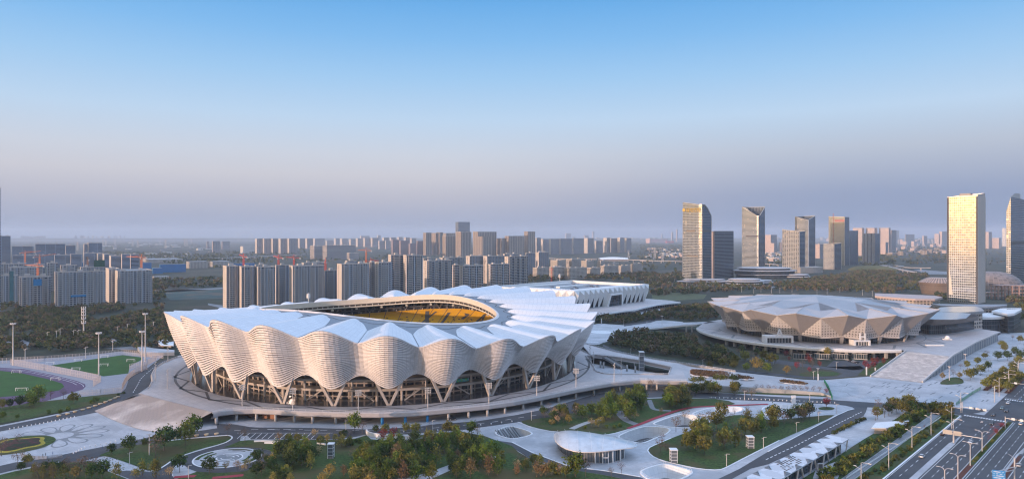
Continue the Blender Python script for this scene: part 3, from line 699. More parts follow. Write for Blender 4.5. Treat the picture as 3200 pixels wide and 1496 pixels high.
# ================= the raised deck round the stadium =================
deckA = []
ext_lo = [U('i', *p, ZP) for p in ((1500,842),(1640,808),(1780,770),(1926,738))]
E1 = UP('b', [(1400,123),(1600,126),(1765,130)], ZP)           # outer edge of the deck, running right
E2 = UP('d', [(0,948,6.6),(250,975,5.),(500,985,4.),(900,1010,3.),(1250,1040,2.),(1345,1075,.8)], 3) # terrace edge falling towards the plaza
E3 = UP('d', [(1280,935,.8),(1050,915,1.5),(800,885,2.4),(500,852,4.),(250,825,5.),(0,795,6.)])
E4 = UP('g', [(2400,850),(1700,742),(1300,680),(900,600),(570,512),(440,470)], ZP)
def ang(p): return atan2(p.x - SCX, -(p.y - SCY))
RD = 166.0
aE1 = radians(28); aE4 = radians(96)
arc = []
a_end = aE1; a_start = aE4
n = 130
for i in range(n + 1):
    a = a_start + (2*pi - (a_start - a_end)) * i / n; arc.append(pol(RD if abs(((a+pi)%(2*pi))-pi) < radians(60) else RD + 1, a, ZP))
FEL = UP('h', [(442,944),(500,926),(600,914),(750,909),(900,915),(1100,927),(1400,935),(1700,938)], ZP) + UP('i', [(0,936),(200,930),(330,920),(560,900),(790,877),(970,852),(1150,819),(1300,788),(1445,758),(1700,712),(1926,690)], ZP)
LEFT = UP('a', [(1188,388),(1100,424),(1048,462),(1026,500),(1034,545),(1006,592),(940,622),(905,640)], ZP)
aL = atan2(LEFT[0].x - SCX, -(LEFT[0].y - SCY)) % (2*pi); arc = []
rL = (LEFT[0] - Vector((SCX, SCY, ZP))).length
for i in range(n + 1):
    t_ = i / n; a = a_start + (aL - a_start) * t_; arc.append(pol(RD + 1 + (rL - RD - 1) * max(0, t_ - .7) / .3, a, ZP))
deck_outline = arc + LEFT + [Vector((p.x, p.y, ZP)) for p in STEP_TOP] + FEL + E1 + E2 + E3 + E4
VOID = UP('g', [(520,652),(640,636),(900,662),(1180,702),(1400,748),(1600,792),(1560,884),(1200,880),(900,882),(750,872),(655,845),(610,770),(560,700)], ZP)
deck = thing('stadium_deck', 'raised pale granite deck on pillars ringing the stadium with railed rounded edge', 'platform', (SCX, SCY, 0))
mb = MB(); mb.flat(deck_outline, [VOID]); mb.build('paving', m_deckpave, deck)
def edgewall(path, depth=3.0, out=.8, closed=False, mat=None, parent=None, name='edge_fascia', rail=True, th=0):
    path = [Vector(p) for p in path]; mb = MB(); rl = MB(); n = len(path)
    nr = []
    for i in range(n):
        a, b = path[(i-1) % n if closed else max(i-1,0)], path[(i+1) % n if closed else min(i+1,n-1)]; d = (b-a); d.z = 0; d.normalize(); nr.append(Vector((d.y, -d.x, 0)))
    for i in range(n if closed else n-1):
        j = (i+1) % n; a, b, na, nb = path[i], path[j], nr[i], nr[j]
        prof = [(0,.0),(.3,.5),(out,-.2),(out,-depth*.8),(out*.2,-depth),(-1.6,-depth)]
        for (o0,z0),(o1,z1) in zip(prof, prof[1:]):
            mb.quad(b+nb*o0+Vector((0,0,z0)), a+na*o0+Vector((0,0,z0)), a+na*o1+Vector((0,0,z1)), b+nb*o1+Vector((0,0,z1)))
        if rail:
            up = Vector((0,0,1.3)); rl.bar(a+up, b+up, .12); rl.bar(a+up*.65, b+up*.65, .07)
            L = (b-a).length; k = max(1, int(L/3))
            for q in range(k): p = a.lerp(b, q/k); rl.bar(p, p+up, .10)
    mb.build(name, mat or m_beige, parent, True)
    if rail: rl.build('railing', m_wht, parent)
front_arc = [p for p in arc if -radians(50) < ang(p) < radians(30)]
m_fascia = M('deck_fascia', (.40,.37,.36), .45, .08, .3, spec=.5)
FE = FEL + E1
if (FE[1]-FE[0]).x < 0: pass
edgewall(FE, 2.7, .8, mat=m_fascia, parent=deck)
edgewall(VOID[::-1] if True else VOID, 2.2, .3, closed=True, mat=m_fascia, parent=deck, name='void_edge')
back_arc = arc + LEFT[:6]
edgewall(back_arc, 2.0, .6, mat=m_fascia, parent=deck)
edgewall(E4, 2.2, .5, mat=m_fascia, parent=deck)
mb = MB()
for P in (E2, E3):
    mb = MB()
    for a, b in zip(P, P[1:]): mb.quad(Vector((a.x,a.y,0)), Vector((b.x,b.y,0)), b, a)
    mb.build('terrace_wall', m_conc, deck)
mb = MB()
for i in range(len(back_arc)-1):
    a, b = back_arc[i], back_arc[i+1]; k = Vector((SCX, SCY, 0)); a2 = k + (Vector((a.x,a.y,0))-k)*.985; b2 = k + (Vector((b.x,b.y,0))-k)*.985
    mb.quad(Vector((a2.x,a2.y,0)), Vector((b2.x,b2.y,0)), Vector((b2.x,b2.y,5)), Vector((a2.x,a2.y,5)))
mb.build('terrace_wall', m_beige, deck)
# soffit, recessed ground-floor wall, pillars
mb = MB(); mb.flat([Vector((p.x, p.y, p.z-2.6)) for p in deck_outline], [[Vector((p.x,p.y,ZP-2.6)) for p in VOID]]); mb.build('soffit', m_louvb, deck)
mb = MB()
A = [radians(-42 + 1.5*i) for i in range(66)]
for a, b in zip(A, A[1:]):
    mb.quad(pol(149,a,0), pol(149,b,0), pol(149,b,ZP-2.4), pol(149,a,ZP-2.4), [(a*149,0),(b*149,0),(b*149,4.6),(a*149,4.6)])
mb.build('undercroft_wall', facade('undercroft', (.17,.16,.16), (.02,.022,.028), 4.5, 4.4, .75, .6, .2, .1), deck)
m_brown = M('brown_cladding', (.26,.12,.065), .7, .15, .2)
for a0, a1 in ((-27.5, -20.5), (-19.6, -15.8)):
    mb = MB(); P = [pol(r, radians(a), 0) for r, a in ((150,a0),(157,a0+.3),(157,a1-.2),(150,a1))]; mb.prism(P, 0, ZP-2.4); mb.build('brown_kiosk', m_brown, deck)
m_blue = M('blue_banner', (.02,.22,.50), .5, .1, .5)
for i, xs in enumerate((668,732,795,856,915,973,1046,1120,1194,1267,1337,1404,1468,1528,1583,1640,1697,1752,1806,1862)):
    j_ = max(k for k in range(len(FEL)-1) if PX(FEL[k])[0] <= xs); xa, xb = PX(FEL[j_])[0], PX(FEL[j_+1])[0]; p_ = FEL[j_].lerp(FEL[j_+1], (xs-xa)/(xb-xa)); a = atan2(p_.x - SCX, -(p_.y - SCY)); r_p = (Vector((p_.x,p_.y,0)) - Vector((SCX,SCY,0))).length - 1.8; mb = MB(); mb.tube([pol(r_p, a, 0), pol(r_p, a, ZP-2.6)], .85, 10); c_ = mb.build('pillar', m_blue if i in (8, 9, 10) else m_conc, deck, True)
    if i in (8, 9, 10): c_['label'] = 'pillar wrapped in a blue banner'
PATH = FEL[-2:] + E1; E1_ = PATH
for k in range(6):
    t = (k + .5) / 6 * (len(E1_) - 1); i = int(t); p = E1_[i].lerp(E1_[i+1], t - i); p = p + Vector((0, 2.2, 0)); p.z = 0
    mb = MB(); mb.tube([p, p + Vector((0,0,ZP-2.5))], .85, 10); mb.build('pillar', m_conc, deck, True)
for x, y in ((590,660),(712,690),(750,700),(1045,735),(1150,750)):
    p = U('g', x, y+14, 0); p = U('g', x, y, ZP); p.z = 0; mb = MB(); mb.tube([p + Vector((0,1.5,0)), p + Vector((0,1.5,ZP-2))], .7, 8); mb.build('pillar', m_conc, deck, True)
# dark inlaid lines of the deck
mb = MB()
def inlay(pts, w, z=ZP+.04):
    for a, b in zip(pts, pts[1:]):
        d = (b-a).normalized(); n_ = Vector((d.y,-d.x,0))*w; mb.quad(*[Vector((p.x,p.y,z)) for p in (a-n_, a+n_, b+n_, b-n_)][::-1])
inlay([pol(159, radians(-88+2*i), ZP) for i in range(34)], .85); inlay([pol(160, radians(20+2*i), ZP) for i in range(38)], .8)
ZG = 14
zz = []
for i in range(24):
    a = radians(-100 + i * 8.2); zz.append(pol(151 if i % 2 else 160.5, a, ZP))
inlay(zz, .8)
mb.build('paving_inlay', m_dark, deck)
# folded stair in the void and scaffold-like lift tower beside it
m_mesh = M('grey_mesh', (.22,.22,.22), .6, .2, 1)
st = thing('void_staircase', 'long grey covered stair dropping from the deck into the open court', 'staircase', U('g', 880, 720, 4))
mb = MB(); A_, B_ = U('g', 760, 668, 6.8), U('g', 1000, 800, .6)
d_ = (B_-A_).normalized(); n_ = Vector((d_.y,-d_.x,0)).normalized()*3.2
for i in range(14):
    p, q = A_.lerp(B_, i/14), A_.lerp(B_, (i+1)/14); mb.add([p-n_, p+n_, Vector((q.x,q.y,p.z))+n_, Vector((q.x,q.y,p.z))-n_, q+n_, q-n_], [(0,1,2,3),(3,2,4,5)])
mb.build('steps', m_mesh, st)
mb = MB()
for s in (-1, 1):
    mb.bar(A_+n_*s+Vector((0,0,.5)), B_+n_*s+Vector((0,0,.5)), .25, 1.6)
mb.build('side_screen', m_mesh, st)
def lift(zn, x, y, w, h, label, zb=0., nlev=3, group='glass lift towers'):
    p = U(zn, x, y, zb); t = thing('lift_tower', label, 'lift tower', p, group)
    mb = MB()
    for sx in (-1,1):
        for sy in (-1,1): mb.bar(p + Vector((sx*w/2, sy*w/2, 0)), p + Vector((sx*w/2, sy*w/2, h)), .2)
    for k in range(1, nlev+1):
        z = h*k/(nlev+1)
        for s in (-1, 1):
            mb.bar(p+Vector((-w/2, s*w/2, z)), p+Vector((w/2, s*w/2, z)), .16); mb.bar(p+Vector((s*w/2, -w/2, z)), p+Vector((s*w/2, w/2, z)), .16)
    mb.build('steel_frame', m_wht, t)
    mb = MB(); mb.box(p + Vector((0,0,h)), (w+.6, w+.6, .35)); mb.build('flat_roof', m_wht, t)
    mb = MB(); mb.box(p + Vector((0,0,.1)), (w*.9, w*.9, h-.2)); mb.build('glass_shaft', M('lift_glass', (.12,.13,.14), .15, .1, .4, spec=.7), t)
    return t
lift('g', 1222, 830, 3.6, 15.0, 'tall open white steel lift tower rising from the court beside the deck', nlev=4)
lift('b', 1625, 945, 3.0, 6.2, 'white glass lift box on the open lawn edge nearest the leaf-roofed pavilion')
lift('b', 2395, 800, 3.0, 5.8, 'white glass lift box deeper in the wooded lawn near a park lamp')
lift('e', 755, 580, 2.6, 7.0, 'glass lift shaft in the gardens below the parking bays')
# ================= faceted arena =================
m_bronze = M('arena_panel', (.27,.25,.24), .5, .05, .3, spec=.45)
m_aroof = M('arena_roof', (.40,.375,.37), .5, .06, .1, spec=.45)
m_aroof2 = M('arena_roof_grey', (.28,.285,.30), .4, .08, .1, spec=.5)
# perforated cladding: rows of dark openings on the facet's own UV
mp, tp_, bp = base_mat('perforated_panel', .5); MATS['perforated_panel'] = mp
uvn = nd(tp_, 'ShaderNodeUVMap'); fr = nd(tp_, 'ShaderNodeVectorMath', {0: uvn.outputs[0]}, operation='FRACTION')
sv = nd(tp_, 'ShaderNodeSeparateXYZ', {0: uvn.outputs[0]}); sf = nd(tp_, 'ShaderNodeSeparateXYZ', {0: fr.outputs[0]})
dx_ = nd(tp_, 'ShaderNodeMath', {0: nd(tp_, 'ShaderNodeMath', {0: sf.outputs[0], 1: .5}, operation='SUBTRACT').outputs[0]}, operation='ABSOLUTE')
thr = nd(tp_, 'ShaderNodeMapRange', {0: sv.outputs[1], 1: 0., 2: 6.5, 3: .84, 4: .2})
rim_ = nd(tp_, 'ShaderNodeMath', {0: dx_.outputs[0], 1: 2.0}, operation='MULTIPLY'); sm_ = nd(tp_, 'ShaderNodeMath', {0: rim_.outputs[0], 1: sf.outputs[1]}, operation='ADD')
mk_ = nd(tp_, 'ShaderNodeMath', {0: sm_.outputs[0], 1: thr.outputs[0]}, operation='LESS_THAN')
cm = nd(tp_, 'ShaderNodeMix', {0: mk_.outputs[0], 6: (.40,.37,.35,1), 7: (.09,.08,.075,1)}, data_type='RGBA'); tp_.links.new(cm.outputs[2], bp.inputs['Base Color'])
AC = Vector((324, 727, 0)); ZA = 8.0
def ap(r, a, z): return Vector((AC.x + r*sin(a), AC.y - r*cos(a), z))
arena = thing('arena', 'faceted diamond-shaped indoor arena with bronze triangular panels and pale folded roof', 'arena', AC)
NA = 16; AS = 2*pi/NA
A0 = atan2(2563-2545, 330)   # filled below from the photo's own corner
pT = U('d', 1250, 322, 34.0); A0 = atan2(pT.x - AC.x, -(pT.y - AC.y))
solid, perf, roofw, roofg = MB(), MB(), MB(), MB()
T = [ap(100, A0 + i*AS, 32.5) for i in range(NA)]                 # inner corners (roof valleys)
Uo = [ap(112, A0 + (i+.5)*AS, 37.0) for i in range(NA)]           # outer corners
Bp = [ap(91, A0 + (i+.5)*AS, 15.0) for i in range(NA)]            # feet at the pillars
Mo = [ap(96, A0 + i*AS, 14.0) for i in range(NA)]                 # bulge under each T
V1 = [ap(84, A0 + i*AS, 37.6) for i in range(NA)]; V2 = [ap(78, A0 + (i+.5)*AS, 39.6) for i in range(NA)]
V3 = [ap(48, A0 + i*AS*2, 42.5) for i in range(NA//2)]
apex = Vector((AC.x, AC.y, 45.0))
for i in range(NA):
    j = (i+1) % NA; k = (i-1) % NA
    solid.add([T[i], Bp[i], Uo[i]], [(0,1,2)]); solid.add([Uo[i], Bp[i], T[j]], [(0,1,2)])
    for A_, B_, s in ((Bp[k], Mo[i], 0), (Mo[i], Bp[i], 1)):
        w = (B_-A_).length / 2.6; h = 7.
        perf.add([A_, B_, T[i]], [(0,1,2)], [[(0,0),(w,0),(w if s == 0 else 0,h)]])
    roofw.add([T[i], Uo[i], V2[i]], [(0,1,2)]); roofw.add([Uo[i], T[j], V2[i]], [(0,1,2)])
    roofg.add([T[i], V2[i], V1[i]], [(0,1,2)]); roofg.add([T[i], V1[i], V2[k]], [(0,1,2)])
    roofg.add([V1[i], V2[i], V3[(i//2 + (i % 2)) % (NA//2)] if i % 2 == 0 else V3[((i+1)//2) % (NA//2)]], [(0,1,2)])
for i in range(NA):
    j = (i+1) % NA; k = (i-1) % NA
    # inner roof facets: V2/V1 ring to V3 ring to the apex, alternately pale and grey
for q in range(NA//2):
    i = 2*q; v3 = V3[q]; n3 = V3[(q+1) % (NA//2)]
    for a, b in ((V2[(i-1) % NA], V1[i]), (V1[i], V2[i])): (roofw if q % 2 else roofg).add([a, b, v3], [(0,1,2)])
    o = V1[(i+1) % NA]; (roofg if q % 2 else roofw).add([V2[i], o, v3], [(0,1,2)]); roofw.add([o, V2[(i+1) % NA], n3], [(0,1,2)]); roofg.add([o, n3, v3], [(0,1,2)])
    (roofw if q % 2 else roofg).add([v3, n3, apex], [(0,1,2)])
solid.build('bronze_panel', m_bronze, arena); perf.build('perforated_panel', mp, arena)
roofw.build('pale_roof_panel', m_aroof, arena)
# drop the first pass of grey facets that fall inside the second ring
rg = MB()
for f in roofg.f:
    vs = [roofg.v[x] for x in f]; rg.add(vs, [(0,1,2)])
rg.build('grey_roof_panel', m_aroof2, arena)
mb = MB()
for i in range(NA):
    k = (i-1) % NA; mb.bar(T[i]+Vector((0,0,.2)), Uo[i]+Vector((0,0,.2)), .7, .4); mb.bar(Uo[k]+Vector((0,0,.2)), T[i]+Vector((0,0,.2)), .7, .4)
    mb.bar(Uo[i]+Vector((0,0,.2)), V2[i]+Vector((0,0,.3)), .5, .3)
mb_b = MB()
for i in range(NA): mb_b.bar(Bp[(i-1) % NA], Mo[i], 1.0, 1.6); mb_b.bar(Mo[i], Bp[i], 1.0, 1.6)
mb_b.build('base_trim', M('trim_beige', (.46,.42,.40), .5), arena)
mb.build('edge_trim', M('trim_beige', (.46,.42,.40), .5), arena)
mb = MB()
ga = [ap(86, A0 + i*AS/2, 0) for i in range(NA*2)]
u = 0
for i in range(NA*2):
    a, b = ga[i], ga[(i+1) % (NA*2)]; L = (b-a).length; mb.quad(Vector((a.x,a.y,ZA)), Vector((b.x,b.y,ZA)), Vector((b.x,b.y,16)), Vector((a.x,a.y,16)), [(u,0),(u+L,0),(u+L,8),(u,8)]); u += L
mb.build('glass_wall', facade('arena_glass', (.12,.11,.11), (.02,.025,.032), 2.2, 4, .9, .92, .1, .2), arena)
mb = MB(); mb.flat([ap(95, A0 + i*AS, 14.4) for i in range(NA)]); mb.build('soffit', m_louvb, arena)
for i in range(NA):
    mb = MB(); a = A0 + (i+.5)*AS; tg = Vector((cos(a), sin(a), 0)); p0, p1 = ap(90, a, ZA), ap(92.5, a, 15.2); r_ = Vector((sin(a), -cos(a), 0))*.9
    mb.add([p0-tg*1.3-r_, p0+tg*1.3-r_, p0+tg*1.3+r_, p0-tg*1.3+r_, p1-tg*1.6-r_, p1+tg*1.6-r_, p1+tg*1.6+r_, p1-tg*1.6+r_], [(0,4,5,1),(1,5,6,2),(2,6,7,3),(3,7,4,0)]); mb.build('pillar', m_bronze, arena)
def gatehouse(xl, xr, yb, yt, letter, zn='d'):
    a, b = U(zn, xl, yb, ZA), U(zn, xr, yb, ZA); m_ = (a+b)/2; w = (b-a).length; an = atan2((b-a).y, (b-a).x)
    h = (yb - yt) / 3.01 * m_.y / F
    t = MB(); c_, s_ = cos(an), sin(an)
    def L(x, y, z): return Vector((m_.x + x*c_ - y*s_, m_.y + x*s_ + y*c_, ZA + z))
    def bx(mb, x0, x1, y0, y1, z0, z1):
        P = [L(x0,y0,0), L(x1,y0,0), L(x1,y1,0), L(x0,y1,0)]; mb.prism(P, ZA+z0, ZA+z1, bottom=True)
    bx(t, -w/2, w/2, -1, 9, h*.72, h); bx(t, -w/2, -w/2+1.6, -1, 9, .1, h*.72); bx(t, w/2-1.6, w/2, -1, 9, .1, h*.72)
    gh = t.build('gatehouse', m_wht, arena)
    t = MB(); bx(t, -w/2+1.6, w/2-1.6, .6, 8, .1, h*.72); t.build('doors', m_glassd, gh)
    t = MB()
    for k in range(9): x = -w/2+1.6 + (w-3.2)*k/8; bx(t, x-.12, x+.12, .2, .5, .1, h*.72)
    t.build('mullion', m_wht, gh)
    text_part('gate_letter', letter, 9.5, .3, m_wht, gh, L(0, -1.1, h + .05) - AC, (pi/2, 0, an), .12, 'CENTER')
gatehouse(727, 988, 575, 508, 'A'); gatehouse(1558, 1712, 600, 548, 'H')
# arena deck
adeck = thing('arena_deck', 'curved pale deck on tall pillars around the faceted arena with broad ramp to the plaza', 'platform', AC)
RAd = 123.0
arcA = [ap(RAd, radians(-100 + 2.5*i), ZA) for i in range(55)]
if True:
    pe = U('d', 2045, 655, ZA)
arcA = [p for p in arcA if PX(p)[0] < px('d', 2040, 0)[0]]
DK = arcA + UP('f', [(695,712),(1130,762),(1340,640),(1560,545),(1590,530),(1380,500),(1100,480),(820,470)], ZA) + [ap(120, radians(80+10*i), ZA) for i in range(18)]
mb = MB(); mb.flat(DK); mb.build('paving', m_deckpave, adeck)
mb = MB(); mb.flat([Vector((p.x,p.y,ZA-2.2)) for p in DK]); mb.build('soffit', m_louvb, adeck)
edgewall(arcA[::1], 2.6, .8, mat=m_wht, parent=adeck)
mb = MB()
inl = []
def inlay2(pts, w, z=ZA+.05):
    for a, b in zip(pts, pts[1:]):
        d = (b-a).normalized(); n_ = Vector((d.y,-d.x,0))*w; mb.quad(*[Vector((p.x,p.y,z)) for p in (a-n_, a+n_, b+n_, b-n_)][::-1])
inlay2([ap(101 if i % 2 else 119, radians(-100 + 9*i), ZA) for i in range(20)], 1.1)
inlay2([ap(100, radians(-100+4*i), ZA) for i in range(46)], .5)
mb.build('paving_inlay', m_pave2, adeck)
for i in range(16):
    a = radians(-68 + 5.6*i); mb = MB(); p = ap(118, a, 0)
    if PX(p)[0] > 2830: continue
    mb.box(p, (2.2, 2.2, ZA-2.3), a); mb.build('pillar', m_conc, adeck)
mb = MB()
for i in range(28):
    a, b = radians(-90+4*i), radians(-86+4*i); mb.quad(ap(104,a,0), ap(104,b,0), ap(104,b,ZA-2.2), ap(104,a,ZA-2.2), [(a*104,0),(b*104,0),(b*104,6),(a*104,6)])
mb.build('undercroft_wall', facade('arena_under', (.20,.19,.19), (.03,.04,.05), 6, 5.8, .7, .7, .15, .1), adeck)
mb = MB()   # podium wall facing the car park
for x0, x1 in ((990,1170),(1190,1340),(1360,1510),(1540,1690)):
    a, b = U('d', x0, 725), U('d', x1, 735); mb.quad(a, b, b+Vector((0,0,5.2)), a+Vector((0,0,5.2)), [(0,0),(16,0),(16,5),(0,5)])
mb.build('shopfront', facade('shopfront', (.42,.39,.37), (.05,.07,.08), 2.4, 5.2, .85, .75, .15, .2), adeck)
mb = MB()
rt_, rb_ = UP('f', [(695,712),(1130,762)], ZA), UP('f', [(362,950),(850,1006)], .2)
NS = 40
for k in range(NS):
    a0, a1 = rt_[0].lerp(rb_[0], k/NS), rt_[1].lerp(rb_[1], k/NS); b0, b1 = rt_[0].lerp(rb_[0], (k+1)/NS), rt_[1].lerp(rb_[1], (k+1)/NS)
    f0, f1 = b0.copy(), b1.copy(); f0.z = a0.z; f1.z = a1.z; mb.quad(f0, f1, a1, a0); mb.quad(b0, b1, f1, f0)
m_rs = M('ramp_granite', (.34,.34,.345), .7, .22, .30, big=((.47,.465,.465), .20, .50, .64))
mb.build('steps', m_rs, adeck)
mb = MB()
side = [rb_[1], rt_[1]] + UP('f', [(1340,640),(1560,545)], ZA)
for a, b in zip(side, side[1:]):
    L = (b-a).length; mb.quad(Vector((a.x,a.y,0)), Vector((b.x,b.y,0)), b, a, [(0,0),(L,0),(L,b.z),(0,a.z)])
mb.build('side_wall', facade('deck_side', (.42,.40,.38), (.07,.085,.10), 9, 12, .7, .98, .3, .1), adeck)
mb = MB()
for a, b in zip(side, side[1:]): mb.bar(a+Vector((0,0,.5)), b+Vector((0,0,.5)), 1.0, 1.3)
mb.bar(rb_[0]+Vector((0,0,.4)), rt_[0]+Vector((0,0,.4)), .8, 1.2)
mb.build('parapet', M('sunlit_coping', (.5,.46,.43), .45, .05, .3), adeck)  # one even, warm pale colour along the coping
for x, y, s, lab in ((995,545,5,'long low pale planter box behind the shell-shaped one on the arena deck'), (1085,605,4,'small dome-shaped skylight standing alone on the arena deck'), (968,660,8,'long pale bench-like skylight on the arena deck nearest the ramp')):
    p = U('f', x, y, ZA); mb = MB(); mb.prism([p+Vector((-s,-1.2,0)), p+Vector((s,-1.2,0)), p+Vector((s*1.0,1.4,0)), p+Vector((-s,1.4,0))], ZA, ZA+1.0)
    if s == 4: mb.grid(lambda u, v: p + Vector((cos(2*pi*u)*2.4*cos(v*pi/2), sin(2*pi*u)*2.4*cos(v*pi/2), 1+3.2*sin(v*pi/2))), 12, 4, True)
    mb.build('skylight', m_wht, label=lab, cat='skylight', group='skylights on the arena deck')
# footbridge linking the round plaza with the arena deck
fb = thing('footbridge', 'short pale footbridge joining the round plaza to the arena deck', 'bridge', U('g', 1650, 270, 5))
mb = MB(); P = [U('g', 1180, 318, 1.), U('g', 1500, 290, 3.), U('g', 1750, 262, ZA), U('g', 1920, 255, ZA)]; Q = [U('g', 1330, 262, 1.5), U('g', 1560, 240, 4.), U('g', 1790, 228, ZA), U('g', 2200, 215, ZA)]
for i in range(3): mb.quad(P[i], P[i+1], Q[i+1], Q[i])
mb.build('walkway', m_pave, fb)
mb = MB()
for i in range(3): mb.bar(P[i]+Vector((0,0,-.6)), P[i+1]+Vector((0,0,-.6)), .6, 1.6)
mb.build('edge_beam', m_wht, fb)
for x in (1790, 1860): p = U('g', x, 262, ZA); p.z = 0; mb = MB(); mb.tube([p+Vector((0,2,0)), p+Vector((0,2,ZA-1))], .9, 8); mb.build('pillar', m_conc, fb)

# ================= swimming hall with folded white fins =================
hN, hR, hL, hB = Vector((79+6,925+4,0)), Vector((213,1062,0)), Vector((-33,1019,0)), Vector((102,1160,0))
hall = thing('swimming_hall', 'long white hall wrapped in tall folded triangular fins behind the stadium', 'sports hall', hN)
hz0, hz1 = 7.0, 33.5
m_fin = M('fin_white', (.68,.68,.67), .5, .04, .2)
cs = [hN, hR, hB, hL]; cen = (hN+hR+hB+hL)/4
def inset(p, d): v = (cen - p); v.normalize(); return p + v*d
core = [inset(p, 11) for p in cs]
mb = MB(); mb.prism([(p.x,p.y) for p in core], hz0, hz1-5, top=False); mb.build('glass_wall', facade('hall_glass', (.10,.11,.12), (.02,.035,.05), 2.5, 4.5, .9, .9, .1, .3), hall)
for e in range(4):
    a, b = cs[e], cs[(e+1) % 4]; L = (b-a).length; n = int(L/11.5); d = (b-a)/n; dn = (b-a).normalized(); nr = Vector((dn.y,-dn.x,0))
    if nr.dot(a - cen) < 0: nr = -nr
    for k in range(n):
        mb = MB(); p, q = a + d*k, a + d*(k+1); mid = (p+q)/2
        t0, t1 = p + Vector((0,0,hz1)), q + Vector((0,0,hz1)); prow = mid + nr*3.0 + Vector((0,0,hz1-6.5)); foot = mid - nr*6.5 + Vector((0,0,hz0)); bk0 = p - nr*1.5 + Vector((0,0,hz1-11.5)); bk1 = q - nr*1.5 + Vector((0,0,hz1-11.5))
        fl, fr_ = foot - d*.16, foot + d*.16; mb.add([t0, t1, prow], [(2,1,0)]); mb.add([t0, prow, foot, fl, bk0], [(0,1,2),(0,2,3),(0,3,4)]); mb.add([t1, prow, foot, fr_, bk1], [(2,1,0),(3,2,0),(4,3,0)])
        mb.build('folded_fin', m_fin, hall)
def rectin(d): return [Vector((p.x + (cen.x-p.x)*d, p.y + (cen.y-p.y)*d, 0)) for p in cs]
mb = MB(); r0, r1 = rectin(0.), rectin(.055)
for i in range(4):
    j = (i+1) % 4; up = Vector((0,0,hz1)); mb.quad(r0[i]+up, r0[j]+up, r1[j]+up, r1[i]+up); dn_ = Vector((0,0,hz1-4)); mb.quad(r1[i]+up, r1[j]+up, r1[j]+dn_, r1[i]+dn_)
mb.build('parapet', m_fin, hall)
mb = MB(); mb.flat([p+Vector((0,0,hz1-4)) for p in r1]); mb.build('roof_deck', m_ring, hall)
mb = MB()
def hl(s, t, z): return r1[0] + (r1[1]-r1[0])*s + (r1[3]-r1[0])*t + Vector((0,0,z))
for s0, s1, t0, t1 in ((.12,.88,.1,.2),(.12,.2,.2,.8),(.4,.8,.55,.6),(.12,.88,.85,.9)):
    mb.prism([hl(s0,t0,0), hl(s1,t0,0), hl(s1,t1,0), hl(s0,t1,0)], hz1-3.9, hz1-1.5)
mb.build('roof_plant_screen', m_fin, hall)
mb = MB()
for k in range(40):
    s, t = R.uniform(.15,.85), R.uniform(.25,.8); w = .018
    mb.prism([hl(s,t,0), hl(s+w*1.6,t,0), hl(s+w*1.6,t+w,0), hl(s,t+w,0)], hz1-3.95, hz1-2.9)
mb.build('roof_panels', M('solar_panel', (.05,.06,.09), .3, .2, .5), hall)
# portal on the right-hand face
d = (hR-hN).normalized(); nr = Vector((d.y,-d.x,0)); c_ = hN + (hR-hN)*.50
mb = MB()
for s in (-1, 1): mb.add([c_ + d*s*16 + nr*2 + Vector((0,0,hz0)), c_ + d*s*20 + nr*2 + Vector((0,0,hz0)), c_ + d*s*15.5 + nr*5 + Vector((0,0,hz0+17)), c_ + d*s*12.5 + nr*5 + Vector((0,0,hz0+17)), c_ + d*s*20 - nr*8 + Vector((0,0,hz0)), c_ + d*s*15.5 - nr*6 + Vector((0,0,hz0+17))], [(0,1,2,3),(1,4,5,2)])
mb.bar(c_ - d*15.5 + nr*3 + Vector((0,0,hz0+17)), c_ + d*15.5 + nr*3 + Vector((0,0,hz0+17)), 4, 2.5); mb.build('entrance_portal', m_fin, hall)
mb = MB(); P = [c_ - d*14 + nr*1.0, c_ + d*14 + nr*1.0]; mb.quad(P[0]+Vector((0,0,hz0)), P[1]+Vector((0,0,hz0)), P[1]+Vector((0,0,hz0+16)), P[0]+Vector((0,0,hz0+16)), [(0,0),(28,0),(28,16),(0,16)]); mb.build('entrance_glazing', MATS['hall_glass'], hall)
# its deck
hd = thing('hall_deck', 'low pale deck with curving front edge beneath the white finned hall', 'platform', hN)
P = [U('u', x, y, 7.0) for x, y in ((-240,640),(0,605),(150,590),(320,545),(520,505),(700,485),(880,470),(760,448),(550,445))] + [hR + Vector((40,10,7)), hB + Vector((20,40,7)), hL + Vector((-60,30,7)), hL + Vector((-70,-40,7)), Vector((-10,850,7)), Vector((60,800,7))]
mb = MB(); mb.flat(P); mb.build('paving', m_deckpave, hd)
edgewall(P[:7], 2.2, .8, mat=m_wht, parent=hd)
mb = MB()
for a, b in zip(P[:7], P[1:7]):
    a2, b2 = a + Vector((-2,6,0)), b + Vector((-2,6,0)); L = (b-a).length; mb.quad(Vector((a2.x,a2.y,0)), Vector((b2.x,b2.y,0)), Vector((b2.x,b2.y,5)), Vector((a2.x,a2.y,5)), [(0,0),(L,0),(L,5),(0,5)])
mb.build('undercroft_wall', MATS['arena_under'], hd)

